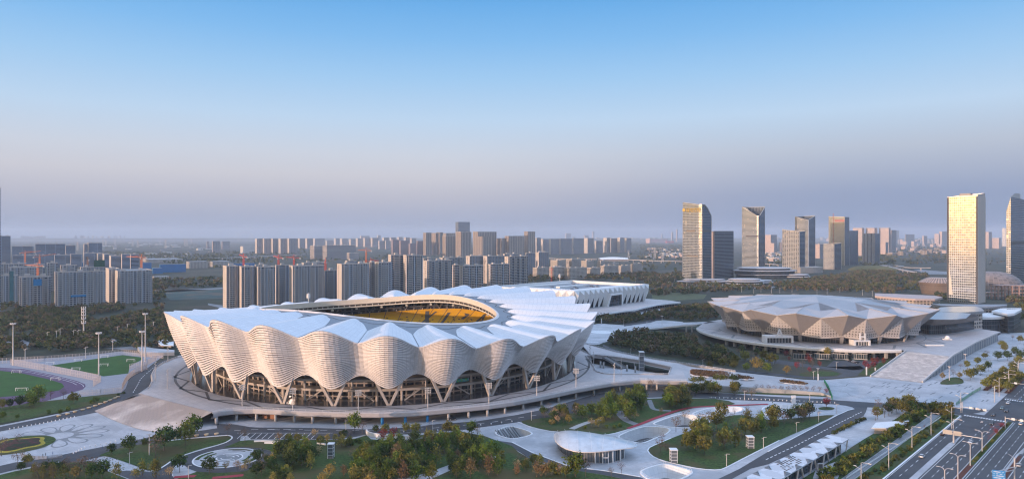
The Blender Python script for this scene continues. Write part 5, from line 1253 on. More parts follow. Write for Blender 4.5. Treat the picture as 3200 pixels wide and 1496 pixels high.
viaduct([(1180,795),(1340,805)], 'n', 9, 10, 'short stretch of pale viaduct left of the ribbed tower', mat=m_vd)
viaduct([(600,1075),(850,1085),(880,1092)], 'o', 8, 12, 'dark overpass beside the brown-green mound', mat=m_conc)
viaduct([(640,1080),(860,1130),(1040,1165)], 'o', 7, 9, 'curving pinkish ramp right of the brown-green mound', mat=m_vd)
viaduct([(780,1098),(1000,1108),(1230,1110)], 'o', 9, 9, 'pale overpass leading to the golden slab tower', mat=m_vd)
viaduct([(0,500),(350,490),(900,465)], 'l', 9, 9, 'long grey viaduct far behind the concrete blocks', mat=m_conc)
# ---------- right-hand towers ----------
def gl(name, wall, glass, pu, pv, wu, wv, rough=.12, metal=.75, **k):
    k.setdefault('gvar', .12); return facade(name, wall, glass, pu, pv, wu, wv, rough, metal, wrough=.4, wmetal=.3, **k)
g_gold = gl('champagne_glass', (.32,.33,.33), (.24,.27,.29), 4.0, 3.8, .86, .62, lit=((.75,.72,.66), .05))
g_gold2 = gl('champagne_ribbed', (.40,.39,.37), (.20,.22,.23), 6.0, 3.8, .82, .62, lit=((.7,.66,.6), .12))
g_blue = gl('blue_glass', (.12,.14,.17), (.10,.15,.20), 3.0, 3.8, .86, .70, .1, .8)
g_band = gl('banded_glass', (.16,.17,.19), (.05,.07,.09), 40, 3.6, .99, .6, .15, .5)
g_green = gl('pale_green_glass', (.42,.42,.38), (.28,.30,.26), 3.0, 3.8, .85, .8)
g_mirror = gl('mirror_glass', (.46,.48,.50), (.50,.56,.62), 3.0, 4.0, .88, .80, .12, .9, var=.04, gvar=.2)
g_bgrid = gl('brown_grid', (.30,.23,.19), (.10,.12,.14), 3.6, 3.4, .62, .62, .15, .4)
m_metal = M('pale_metal', (.5,.47,.44), .35, .05, .2, metal=.5)
m_gold = M('gold_sign', (.62,.42,.08), .35, .1, 1, metal=.4)
def tower(zn, x0, x1, x2, yb, tops, fm, em, label, group='glass towers at right', ga=GA, gb=GB, Wmax=75, name='glass_tower', chamfer=0., rim=True, z0=0.):
    """plan from the photo's three vertical edges; tops = heights (photo rows) at left, near and right corner"""
    P = U(zn, x1, yb); X0, X2 = px(zn, x0, 0)[0], px(zn, x2, 0)[0]
    L = hitk(P, ga, X2); W = hitk(P, gb, X0); W = min(max(W, 8), Wmax); L = min(max(L, 8), 80)
    A, B_, C, D = P, P + ga*L, P + ga*L + gb*W, P + gb*W
    def hz(p, row): return H - (px(zn, 0, row)[1] - CY) * p.y / F
    hA, hB, hD = hz(A, tops[1]), hz(B_, tops[2]), hz(D, tops[0]); hC = tops[3] if len(tops) > 3 else (hB + hD) / 2
    t = thing(name, label, 'glass tower', P, group); mb = MB()
    def face(a, b, ha, hb, mi):
        Lx = (b-a).length; mb.cur = mi; mb.quad((a.x,a.y,z0),(b.x,b.y,z0),(b.x,b.y,hb),(a.x,a.y,ha),[(0,0),(Lx,0),(Lx,hb),(0,ha)])
    if chamfer:
        ch = min(chamfer, L*.4, W*.4); A1_, A2_ = A + gb*ch, A + ga*ch; m_ = (A1_+A2_)/2*.35 + A*.65
        face(D, A1_, hD, hA, 1); face(A1_, m_, hA, hA, 1); face(m_, A2_, hA, hA, 0); face(A2_, B_, hA, hB, 0)
        top = [(A1_,hA),(m_,hA),(A2_,hA),(B_,hB),(C,hC),(D,hD)]
    else:
        face(D, A, hD, hA, 1); face(A, B_, hA, hB, 0); top = [(A,hA),(B_,hB),(C,hC),(D,hD)]
    face(B_, C, hB, hC, 0); face(C, D, hC, hD, 1)
    mb.build('curtain_wall', [fm, em], t)
    mb = MB(); hr = min(hA,hB,hC,hD) - 3; c = (A+B_+C+D)/4
    mb.flat([Vector((p.x + (c.x-p.x)*.02, p.y + (c.y-p.y)*.02, hr)) for p, h in top]); mb.build('roof', m_dark, t)
    if rim:
        mb = MB(); n = len(top)
        for i in range(n): (a, ha), (b, hb) = top[i], top[(i+1) % n]; mb.bar(Vector((a.x,a.y,ha+.3)), Vector((b.x,b.y,hb+.3)), 1.1, 1.1)
        mb.build('crown_edge', m_metal, t)
        mb = MB(); k = 0
        for e in ((D,A),(A,B_)):
            for q in range(1, 2): pass
        for p in (D, A, B_): mb.bar(Vector((p.x,p.y,z0)), Vector((p.x,p.y,min(hA,hB,hD)-1)), .9)
        mb.build('corner_fin', m_metal, t)
    return t, (A, B_, C, D, hA, hB, hC, hD)
def beltband(t, I, z, h, faces=(0,1), mat=None, s0=.1, s1=.9):
    A, B_, C, D = I[:4]
    for f_ in faces:
        a, b, o = ((D, A, -GA), (A, B_, -GB))[f_]; mb = MB(); p, q = a.lerp(b, s0) + o*.25, a.lerp(b, s1) + o*.25; mb.quad((p.x,p.y,z),(q.x,q.y,z),(q.x,q.y,z+h),(p.x,p.y,z+h)); mb.build('service_floor_band', mat or m_dark, t)
T, I = tower('n', 402, 585, 672, 962, (220, 238, 345), g_blue, g_gold, 'tallest golden tower at left of the group with slanting crown and gold sign', chamfer=10)
beltband(T, I, 118, 4, (0,), M('bronze_band', (.20,.16,.12), .5), .2, .65); beltband(T, I, 117, 5, (1,)); beltband(T, I, 58, 3, (0,), MATS['bronze_band'], .2, .8); beltband(T, I, 57, 5, (1,))
A, B_, C, D = I[:4]
# the crown's dark curved shoulder on the right face
mb = MB(); hs = I[4]
for i in range(8):
    s0, s1 = i/8, (i+1)/8; z_ = lambda s: hs - (hs - I[5]) * s**2.2 * .98; p, q = A.lerp(B_, .12+s0*.85), A.lerp(B_, .12+s1*.85); zl = lambda s: hs + (I[5]-hs)*(.12+s*.85)
    mb.quad((p.x,p.y,zl(s0)-.2),(q.x,q.y,zl(s1)-.2),(q.x,q.y,max(z_(s1),zl(s1))),(p.x,p.y,max(z_(s0),zl(s0))))
mb.build('curved_shoulder', g_blue, T)
d = (A-D).normalized(); an = atan2(d.y, d.x)
q = D.lerp(A, .17) - GA*.9; text_part('gold_sign', '\u7eff\u5730\u63a7\u80a1', 11, .4, m_gold, T, (q.x - T.location.x, q.y - T.location.y, 166), (pi/2, 0, an))
mb = MB(); q = D.lerp(A, .07) - GA*.9; mb.tube([q + Vector((0,0,171)), q - GA*.5 + Vector((0,0,171))], 4.2, 14); mb.build('gold_emblem', m_gold, T)
T, I = tower('n', 672, 700, 945, 935, (490, 487, 487), g_band, M('pink_end2', (.40,.31,.28), .7, .2, .3), 'dark curved blue slab with a pink-lit left edge between the two tall golden towers', rim=False, Wmax=16)  # pink sunlight on the left edge is put into its colour
T, I = tower('n', 960, 1115, 1175, 850, (262, 345, 262), g_blue, g_gold, 'golden tower with a scooped open crown, second tallest of the left pair', chamfer=6)
beltband(T, I, 104, 5, (0, 1), m_dark, .25, .98); beltband(T, I, 38, 3, (0, 1), m_dark, .2, .98)
A, B_, C, D = I[:4]
mb = MB(); hs = I[7]
for i in range(12):   # swooping screen that drops from the left crown to the near corner
    s0, s1 = i/12, (i+1)/12; zc = lambda s: hs - (hs - I[4]) * (3*s*s - 2*s*s*s)**1.6; lin = lambda s: hs + (I[4]-hs)*s; p, q = D.lerp(A, s0*.8), D.lerp(A, s1*.8)
    mb.quad((p.x,p.y,lin(s0*.8)-.3),(q.x,q.y,lin(s1*.8)-.3),(q.x,q.y,max(zc(s1),lin(s1*.8))),(p.x,p.y,max(zc(s0),lin(s0*.8))))
mb.build('swooping_screen', g_gold, T)
mb = MB()
for k in range(12): p = D.lerp(C, k/11); mb.bar(Vector((p.x,p.y,I[7]-9)), Vector((p.x,p.y,I[7]+2)), .8)
for k in range(12): p = B_.lerp(C, k/11); mb.bar(Vector((p.x,p.y,I[7]-14)), Vector((p.x,p.y,I[7]+2)), .8)
mb.build('crown_louvre', m_metal, T)
T, I = tower('n', 1340, 1500, 1552, 882, (472, 498, 488), g_blue, g_gold2, 'lower ribbed golden tower in front of the paired tower'); 
mb = MB(); A, B_, C, D = I[:4]
for k in range(9): p = D.lerp(A, k/8) - GA*.5; mb.bar(Vector((p.x,p.y,0)), Vector((p.x,p.y,I[7]+(I[4]-I[7])*k/8)), .9)
mb.build('vertical_fin', m_metal, T)
T, I = tower('n', 1458, 1580, 1648, 838, (352, 385, 345), g_blue, g_gold, 'golden tower with twin white seams rising behind the lower ribbed one')
beltband(T, I, 96, 4, (1,)); beltband(T, I, 34, 4, (1,)); A, B_ = I[:2]
mb = MB()
for s in (.03, .1): p = A.lerp(B_, s) - GB*.4; mb.bar(Vector((p.x,p.y,0)), Vector((p.x,p.y,I[4])), 1.2)
mb.build('white_seam', m_wht, T)
T, I = tower('n', 1775, 1925, 1968, 812, (352, 355, 358), g_blue, g_green, 'pale green glass tower with red lettered band, left of the dark blue slab', 'glass towers at right')
m_redb = M('red_lettering', (.42,.16,.12), .6, .1, .5)
beltband(T, I, 158, 9, (0,), m_redb, .38, 1.0); beltband(T, I, 164, 1.5, (0,), m_redb, .38, .9)
mb = MB(); A, B_, C, D = I[:4]; p = D.lerp(A, .3) - GA*.4
for k in range(40): mb.bar(Vector((p.x,p.y,70+k*3)), Vector((p.x,p.y,71.6+k*3)), 3.2)
mb.build('red_lettering_column', m_redb, T)
tower('n', 1968, 1972, 2052, 808, (485, 483, 483), g_blue, g_blue, 'plain dark blue slab stuck to the right of the pale green tower', rim=False)
tower('n', 1725, 1828, 1893, 850, (610, 612, 600), g_blue, gl('grey_windows', (.34,.34,.34), (.12,.14,.15), 3.5, 3.8, .55, .6, lit=((.8,.76,.7), .14)), 'short grey tower with bright window columns in front of the pale green tower')
tower('n', 2092, 2208, 2256, 803, (512, 510, 512), g_blue, gl('grey_striped', (.30,.32,.36), (.10,.12,.15), 13, 3.8, .28, .9), 'flat grey tower with dark vertical strip before the three pink towers')
for k, z in enumerate(((2003,2090,2110,457,700),(2122,2205,2232,457,700),(2248,2340,2358,457,700))):
    slab('n', *z, g_bgrid, 'tall pinkish block of a matching trio, %s' % ('left one','middle one','right one')[k], 'trio of tall pinkish blocks', facade('pink_grid', (.46,.38,.35), (.28,.24,.24), 5, 5, .5, .55, .5, 0), roof='flat', name='residential_tower', cat='tower', dmax=120)
for k, z in enumerate(((1175,1230,1288,523,692),(1218,1262,1290,600,695),(1308,1330,1345,595,690),(1645,1690,1725,612,745),(2262,2310,2335,592,705),(2357,2365,2412,478,690),(2055,2085,2100,600,720),(312,345,356,472,588),(265,300,314,496,585),(176,205,214,516,566))):
    slab('n', *z, f_far, 'pink-sided distant tower %s' % ('right of the scooped-crown tower','with red roof, right of the scooped-crown tower','just left of the lower ribbed tower','left of the short grey tower','below the right pinkish block','dark, right of the trio','between the blue slab and the flat grey tower','tallest, left of the tallest golden tower','second, left of the tallest golden tower','lone small, left of the tallest golden tower')[k], 'pink-sided distant towers', MATS['pink_end'], roof='flat', name='residential_tower', cat='tower')
shed('n', 55, 90, 262, 560, 600, 'long low pink block left of the tallest golden tower', M('pink_block', (.52,.34,.30), .8, .1, .1)); shed('n', 240, 250, 318, 580, 600, 'bright red low hall left of the tallest golden tower', M('red_hall', (.52,.10,.09), .8, .1, .1))
# the mirror-gold slab tower and the leaning tower at the right edge
T, I = tower('t', 572, 872, 946, 1168, (118, 95, 78), M('pale_stone_panel', (.50,.44,.39), .5, .05, .05), g_mirror, 'blazing gold mirror-glass slab tower standing alone at right', Wmax=70)
A, B_, C, D = I[:4]; mb = MB()
for s in (0.02, .98): p = D.lerp(A, s) - GA*.6; mb.bar(Vector((p.x,p.y,0)), Vector((p.x,p.y,I[4]-2)), 1.6)
mb.build('dark_reveal', m_dark, T)
mb = MB(); p0, p1 = D.lerp(A, .05) - GA*.35, D.lerp(A, .19) - GA*.35; mb.add([(p0.x,p0.y,12),(p1.x,p1.y,12),(p0.x,p0.y,66)], [(0,1,2)]); mb.build('triangular_panel', g_gold2, T)
mb = MB(); c = D.lerp(A, .55) + GA*9; mb.box(Vector((c.x,c.y,I[4]-2)), (16,8,6), atan2(GB.y,GB.x)); mb.build('roof_plant', m_bronze, T)
T, I = tower('t', 1158, 1200, 1560, 1010, (255, 112, 138), g_blue, g_gold, 'dark grey glass tower leaning in at the right frame edge with a golden louvred crown', Wmax=40, rim=False)
A, B_, C, D = I[:4]; mb = MB(); o = -GB*.3
ob = GB*7; q_ = lambda s, z: tuple(A.lerp(B_, s)+ob*s+Vector((0,0,z)))
mb.add([q_(0,I[4]-6), q_(1,I[5]-6), q_(1,I[4]+10), q_(.45,I[4]+9), q_(0,I[4])], [(0,1,2,3,4)]); mb.build('crown_louvre', g_gold2, T)
beltband(T, I, 90, 7, (1,), m_dark, .02, 1)
slab('t', 1115, 1150, 1160, 420, 600, m_hall, 'bright white slab just left of the leaning tower', None, m_hall, roof=None, name='office_block', cat='office block')
# podium rings of the cultural buildings under the towers
m_pod = M('podium_white', (.42,.40,.40), .45, .06, .1, metal=.2)
def rings(name, label, zn, x, y, rx, ry, levels, z0=0., flare=1.04):
    c = U(zn, x, y); t = thing(name, label, 'cultural building', c, 'layered oval halls below the towers')
    z = z0
    for k, (h, s) in enumerate(levels):
        mb = MB(); mb.grid(lambda u, v: c + Vector((cos(2*pi*u)*rx*s*(.93), sin(2*pi*u)*ry*s*.93, z + h*v)), 44, 1, True, uvfn=lambda u, v: (u*rx*5, v*h)); mb.build('glazed_storey', MATS['hall_glass'], t)
        mb = MB(); zz = z + h
        mb.grid(lambda u, v: c + Vector((cos(2*pi*u)*rx*s*(1 if v < .6 else .9), sin(2*pi*u)*ry*s*(1 if v < .6 else .9), zz - 1.6 + 2.2*v)), 44, 2, True); mb.flat([c + Vector((cos(2*pi*u/44)*rx*s*.9, sin(2*pi*u/44)*ry*s*.9, zz+.6)) for u in range(44)])
        mb.build('roof_band', m_pod, t, True); z = zz
rings('oval_hall', 'largest layered oval hall under the scooped-crown tower', 'n', 1170, 925, 78, 45, ((10, 1.0), (10, 1.05), (6, .9)))
rings('oval_hall', 'smaller layered oval pavilion in front of the largest oval hall', 'n', 985, 995, 42, 26, ((5, 1.0), (5, 1.0), (4, .85)))
rings('oval_hall', 'low oval wing right of the small layered pavilion', 'n', 1150, 985, 26, 18, ((5, 1.0), (4, .8)))
rings('oval_hall', 'sweeping low white podium at the foot of the tallest golden tower', 'n', 600, 975, 62, 20, ((5, 1.0), (4, .8)))
rings('oval_hall', 'white low wing right of the largest oval hall', 'n', 1475, 930, 34, 24, ((5, 1.0), (5, .9)))
t = thing('low_podium', 'pale two-storey frame podium between the ribbed tower and the short grey tower', 'building', U('n', 1600, 885)); mb = MB(); a, b = U('n', 1510, 885), U('n', 1720, 878); mb.prism([a, b, b+Vector((0,40,0)), a+Vector((0,40,0))], 0, 17); mb.build('wall', f_villa, t)
t = thing('grassed_roof', 'round brown-green grassed roof mound beyond the road ramps', 'grassed roof', U('n', 2190, 880)); c = U('n', 2190, 860); mb = MB(); mb.grid(lambda u, v: c + Vector((cos(2*pi*u)*70*cos(v*pi/2), sin(2*pi*u)*75*cos(v*pi/2), 16*sin(v*pi/2))), 36, 6, True); mb.build('turf', M('dry_turf', (.13,.11,.035), .95, .2, .1), t, True)
# ---------- cranes ----------
m_crane = M('crane_orange', (.55,.16,.06), .6, .1, .5); m_crr = M('crane_red', (.50,.07,.05), .6, .1, .5)
def crane(zn, x, ytop, dist, jib, ang_, label, mat=m_crane, mast=34., luff=.06):
    X, YT = px(zn, x, ytop); zt = H - (YT - CY) * dist / F; P = Vector(((X-CX)*dist/F, dist, 0)); t = thing('tower_crane', label, 'crane', P, 'tower cranes')
    mb = MB(); w = 1.1
    for sx in (-1,1):
        for sy in (-1,1): mb.bar(P + Vector((sx*w,sy*w,0)), P + Vector((sx*w,sy*w,zt)), .5)
    k = 0
    z = max(0, zt - 45)
    while z < zt - 3:
        mb.bar(P + Vector((-w,-w,z)), P + Vector((w,-w,z+3)), .35); mb.bar(P + Vector((w,w,z)), P + Vector((-w,w,z+3)), .35); z += 3
    mb.build('mast', mat, t)
    d = Vector((cos(ang_), sin(ang_), 0)); top_ = P + Vector((0,0,zt)); up = Vector((0,0,luff))
    mb = MB(); e = top_ + (d+up)*jib; n_ = Vector((-d.y,d.x,0))*.8
    mb.bar(top_+n_, e, .5); mb.bar(top_-n_, e, .5); mb.bar(top_+Vector((0,0,2)), e+Vector((0,0,.6)), .5)
    for q in range(int(jib/3)): s = q*3/jib; mb.bar((top_+n_).lerp(e, s), (top_+Vector((0,0,2))).lerp(e, min(1,s+3/jib)), .25)
    mb.build('jib', mat, t)
    mb = MB(); mb.bar(top_ - d*12, top_, 1.8, .8); mb.bar(top_, top_+Vector((0,0,6)), .7); mb.bar(top_+Vector((0,0,6)), top_-d*11, .25); mb.bar(top_+Vector((0,0,6)), top_.lerp(e,.6), .25); mb.build('counter_jib', mat, t)
    mb = MB(); mb.box(top_ - d*11 + Vector((0,0,-2.5)), (2.5,2.5,3)); mb.box(top_ + n_*2.2 + Vector((0,0,-2.6)), (1.6,1.6,2.4)); mb.build('counterweight', m_conc, t)
crane('p', 1775, 420, 1250, 34, pi-.25, 'large orange crane whose long jib points left over the low blue slabs', luff=.04)
crane('p', 475, 525, 1150, 24, pi-.1, 'orange crane over the block with the small blue net, jib to the left', luff=.06)
crane('p', 498, 410, 1500, 30, .5, 'red-orange crane behind, third from the left', luff=.2); crane('p', 315, 362, 1650, 34, .2, 'reddish crane with long faint jib at far left', luff=.12)
crane('p', 1100, 445, 1300, 16, -1.2, 'brown crane mast above the green net', M('crane_brown', (.22,.12,.08), .7), luff=.3)
crane('l', 335, 490, 1250, 12, 2.6, 'first red crane from the left behind the stadium', m_crr, luff=.35); crane('l', 663, 500, 1250, 12, 2.7, 'second red crane from the left behind the stadium', m_crr, luff=.3)
crane('l', 808, 500, 1250, 14, 3.3, 'third red crane, above the broad grey block', m_crr, luff=.1); crane('l', 1487, 430, 1400, 16, 3.1, 'tallest orange crane, right of the long striped offices', luff=.05); crane('l', 1530, 530, 1180, 14, .2, 'small red crane over the thin dark block', m_crr); crane('l', 1105, 535, 1150, 8, -1.2, 'short brown-red crane in the gap of the broad grey block', m_crr)
crane('m', 1425, 610, 1420, 8, -1.2, 'short orange-brown crane in front of the cream villas', m_crr)
# ---------- distant city ----------
far_lab = {'L': 'faint grey tower in the two hazy clusters on the left horizon', 'R': 'small pink-lit block of the hazy town right of the trio', 'H': 'tiny pale block on the hazy horizon at right', 'V': 'low pale village house beyond the viaduct left of the golden towers', 'W': 'small pale works building in the misty plain at left'}
rr = random.Random(5)
def fars(key, zn, n, x0, x1, yb0, yb1, h0, h1, w0, w1, mat, em):
    for _ in range(n):
        X = rr.uniform(x0, x1); Yb = rr.uniform(yb0, yb1); P = U(zn, X, Yb); h = rr.uniform(h0, h1); w = rr.uniform(w0, w1); d = rr.uniform(w0, w1)*.7; L = P + GA*w; C = L + GB*d; D = P + GB*d
        mb = MB(); mb.prism([(P.x,P.y),(L.x,L.y),(C.x,C.y),(D.x,D.y)], 0, h); mb.build('distant_building', [mat if rr.random() < .5 else em][0], label=far_lab[key], cat='building', group='distant town ' + key).location = (0,0,0)
fars('L', 'k', 13, 700, 965, 613, 616, 70, 100, 30, 60, f_far, f_end); fars('L', 'k', 9, 1003, 1168, 612, 615, 70, 100, 30, 60, f_far, f_end)
fars('L', 'k', 12, 150, 420, 612, 616, 40, 85, 80, 160, f_far, f_far)
fars('W', 'k', 22, 960, 1900, 650, 730, 6, 14, 20, 70, m_hall, f_far)
fars('W', 'k', 12, 1350, 2050, 700, 800, 5, 10, 20, 60, m_hall, m_pave2)
fars('V', 'n', 46, 60, 400, 655, 745, 6, 13, 12, 34, MATS['pink_end'], m_hall); fars('V', 'n', 30, 1180, 1335, 700, 775, 6, 12, 15, 40, m_hall, MATS['pink_end'])
fars('R', 'o', 34, 740, 1440, 760, 860, 18, 60, 25, 60, f_far, MATS['pink_end']); fars('R', 'o', 26, 720, 1440, 880, 970, 8, 30, 20, 50, f_brown, MATS['pink_end'])
for z in ((735,745,842,640,800),(915,920,1035,690,830),(1068,1150,1195,710,835),(1285,1340,1375,685,835),(1345,1380,1446,655,835),(855,885,890,755,820)): slab('o', *z, f_far, 'larger pink and blue block in the hazy town left of the gold slab tower', 'larger blocks of the hazy town', MATS['pink_end'], roof='flat', name='residential_tower', cat='tower')
for k, z in enumerate(((1925,1965,2005,660,870),(2005,2095,2115,735,870))): slab('o', *z, f_far, 'pinkish tower between the gold slab tower and the leaning tower, %s' % ('taller','shorter with ribs')[k], 'pinkish towers at far right', MATS['pink_end'], roof='flat', name='residential_tower', cat='tower')
fars('H', 'o', 40, 850, 2180, 700, 720, 25, 75, 60, 140, f_far, MATS['pink_end']); fars('H', 'm', 26, 1850, 2400, 318, 325, 20, 45, 60, 120, f_far, f_far); fars('H', 'n', 18, 1290, 1780, 560, 600, 30, 70, 50, 90, f_far, MATS['pink_end'])
# pylons in the misty plain
m_py = M('pylon_grey', (.40,.38,.37), .7, .1, .2)
proto = None
for k, (zn, x, yt, yb) in enumerate((('k',968,628,690),('k',995,632,690),('k',1083,625,680),('k',1248,632,690),('k',1295,632,700),('k',1505,618,670),('k',1558,628,710),('k',1738,622,690),('k',1760,622,690),('k',1802,615,660),('k',730,650,735),('k',2242,572,645),('k',2365,570,645),('n',140,640,750),('m',2150,425,500),('m',2470,455,540))):
    P = U(zn, x, yb); h = (yb-yt)/3.01*P.y/F; mb = MB(); w = h*.09
    for sx, sy in ((-1,-1),(1,-1),(1,1),(-1,1)): mb.bar(P + Vector((sx*w,sy*w,0)), P + Vector((sx*w*.2,sy*w*.2,h)), 1.3)
    for z in (.72, .84, .95): mb.bar(P + Vector((-w*1.7,0,h*z)), P + Vector((w*1.7,0,h*z)), 1.4)
    for z in (.15,.3,.45,.6): mb.bar(P + Vector((-w*(1-z*.8),-w,h*z)), P + Vector((w*(1-z*.8),-w*.8,h*(z+.12))), 1.0)
    mb.build('power_pylon', m_py, label='lattice power pylon in the misty plain or beyond the viaducts', cat='pylon', group='power pylons')
# ================= boulevard at right =================
BO = Vector((203, 346.5, 0)); BD = Vector((.7, .714, 0)).normalized(); BN = Vector((BD.y, -BD.x, 0))
def BV(s, n, z=0.): return BO + BD*s + BN*n + Vector((0,0,z))
def strip(name, s0, s1, n0, n1, k, mat):
    mb = MB(); z = gz(k); mb.quad(BV(s0,n1,z), BV(s1,n1,z), BV(s1,n0,z), BV(s0,n0,z)); return struct(name, mb, mat)
strip('road', -90, 108, 2, 75, 9, m_asph); strip('road', 107.9, 620, 12, 75, 9.1, m_asph)
mb = MB(); mb.flat([BV(s,n,gz(9.2)) for s, n in ((99,-40),(99,3),(130,13),(124,11.5),(119,3),(117.5,-40))]); struct('road', mb, m_asph)
strip('verge', -90, 97, -7, 1.6, 9, m_lawn); strip('cycle_path', -90, 92, -11, -7.6, 9.3, m_pave2); strip('verge', -90, 90, -24, -11.6, 9, m_lawn)
strip('pavement', -90, 97, 1.6, 2.4, 10, m_wht)
def kb(s0, s1, n0, n1, h, mat, name='kerb_strip'):
    mb = MB(); mb.prism([BV(s0,n0), BV(s1,n0), BV(s1,n1), BV(s0,n1)], .2, .2+h); return struct(name, mb, mat)
kb(-90, 29, 10.3, 13.0, .15, m_pave); kb(-90, 32, 38.8, 39.8, .15, m_pave); kb(-90, 28, 39.8, 41.3, .2, m_soil, 'planted_strip')
kb(-90, -4, 24.9, 27.3, .25, m_soil, 'planted_strip'); kb(-4, 100, 24.9, 27.3, .35, m_lawn, 'planted_strip'); kb(-90, 100, 24.5, 24.9, .3, m_pave); kb(-90, 100, 27.3, 27.7, .3, m_pave)
mb = MB()
def mk(s0, s1, n0, n1, z=gz(10.5)): mb.quad(BV(s0,n1,z), BV(s1,n1,z), BV(s1,n0,z), BV(s0,n0,z))
for n_, s0, s1, dash in ((6.2,-90,90,1),(17.0,-90,90,1),(20.8,-90,90,1),(31.2,-90,95,1),(34.8,-90,95,1),(45.5,-90,95,1),(16.8,180,600,1),(20.4,180,600,1),(24,180,600,1),(31,180,600,1),(35,180,600,1),(13.8,-90,45,0),(28.4,-90,100,0),(38.2,-90,60,0),(42,-90,60,0),(2.9,-90,95,0),(27,172,600,0),(27.6,172,600,0)):
    if dash:
        s = s0
        while s < s1: mk(s, s+4, n_-.11, n_+.11); s += 9
    else: mk(s0, s1, n_-.1, n_+.1)
for k in range(15): mk(98, 101.2, 3.4+k*1.38, 4.1+k*1.38)
for k in range(18): mk(165, 168.5, 13.5+k*1.3, 14.15+k*1.3)
for n_ in (14,17.6,21.2): mk(104, 104.4, 0, 0.01)
for n_ in (12.5,16,19.5,23): mk(171,171.4,n_,n_+3.4)
for k in range(7): mk(30+k*2.2, 30.8+k*2.2, 10.6+k*.15, 12.8-k*.1); mk(33+k*2.2, 33.8+k*2.2, 39+k*.15, 41)
struct('lane_marking', mb, m_white)
# worn red surface beside the median
mb = MB(); mb.flat([BV(s,n,gz(10)) for s, n in ((48,23.9),(98,23.9),(98,20.5),(80,19.5),(62,21))]); struct('red_surface', mb, M('faded_red', (.16,.06,.06), .9, .5, .4, big=((.07,.065,.07), .25, .45, .55)))
# pale crossing blocks and dark streaks of the plaza by the junction
mb = MB(); rr = random.Random(3)
for k in range(80):
    s, n = rr.uniform(118, 260), rr.uniform(-62, 6); L = rr.uniform(3, 11)
    if s < 135 and n > -6: continue
    mb.quad(BV(s,n+.45,gz(2.5)), BV(s+L,n+.45,gz(2.5)), BV(s+L,n-.45,gz(2.5)), BV(s,n-.45,gz(2.5)))
struct('paving_streaks', mb, m_pave2)
mb = MB(); oc = U('c', 1060, 225)
for k in range(70):
    t0, t1 = 2*pi*k/70, 2*pi*(k+.8)/70; r0, r1 = 21 + 4*sin(5*t0), 21 + 4*sin(5*t1)
    a, b = oc + Vector((cos(t0)*r0*1.35, sin(t0)*r0, 0)), oc + Vector((cos(t1)*r1*1.35, sin(t1)*r1, 0)); d = (b-a).normalized(); n_ = Vector((d.y,-d.x,0))*.3
    mb.quad(*[Vector((p.x,p.y,gz(2.6))) for p in (a-n_,b-n_,b+n_,a+n_)])
struct('plaza_inlay', mb, m_pave2)
# ---------- street lamps ----------
m_pole = M('lamp_pole', (.55,.52,.50), .45, .04, .5, metal=.2)
def mkpole(name, cat, label, parts, group):
    t = thing(name, label, cat, (0,0,0), group)
    for nm, fn in parts: mb = MB(); fn(mb); mb.build(nm, m_pole, t)
    return t
def L_post(mb): mb.tube([(0,0,0),(0,0,.4),(0,0,12.6)], [.26,.20,.13], 8)
def L_hi(mb): mb.tube([(0,0,12.5),(.5,0,12.75),(3.7,0,12.9)], .10, 6); mb.box((3.4,0,12.75), (1.3,.4,.2))
def L_lo(mb): mb.tube([(0,0,9.6),(-2.7,0,10.9)], .09, 6); mb.box((-2.5,0,10.7), (1.1,.35,.2))
AN = atan2(BN.y, BN.x)
lamp = mkpole('street_lamp', 'street lamp', 'tall white street lamp with high and low arm on the verge beside the boulevard', (('post', L_post), ('upper_arm', L_hi), ('lower_arm', L_lo)), 'two-armed street lamps on the verge')
sp = [(-77,0),(-38.5,0),(0,0),(37,0),(105,.5),(31,11.6)]
lamp.location = BV(*sp[0]); lamp.rotation_euler = (0,0,AN)
for s, n in sp[1:]: copy_tree(lamp, BV(s,n), AN)
lb = ['two-armed lamp rising farthest back of the near verge row, beside the tall signal arm', 'two-armed street lamp standing on the paved divider with the sign boards']
for zn, x, y in (('c',1848,612),('c',2425,238),('c',2520,82)): copy_tree(lamp, U(zn,x,y), AN, .98)
far = copy_tree(lamp, BV(175, 9), AN, 1)
for s in (210, 250, 290, 335): copy_tree(lamp, BV(s, 9), AN, 1)
def Y_post(mb): mb.tube([(0,0,0),(0,0,10.2)], [.24,.15], 8)
def Y_arm(sx): return lambda mb: (mb.tube([(0,0,10.0),(sx*.5,0,10.9),(sx*1.3,0,11.3),(sx*2.9,0,11.4)], [.12,.11,.09,.07], 6), mb.box((sx*2.6,0,11.25), (1.0,.35,.18)))
yl = mkpole('median_lamp', 'street lamp', 'white lamp with two curved arms standing in the planted median', (('post', Y_post), ('curved_arm', Y_arm(1)), ('curved_arm', Y_arm(-1))), 'twin-armed lamps in the median')
yl.location = BV(-31, 26.1); yl.rotation_euler = (0,0,AN)
for s in (-6, 21, -55): copy_tree(yl, BV(s, 26.1), AN)
for s in (200, 240, 285): copy_tree(yl, BV(s, 29), AN)
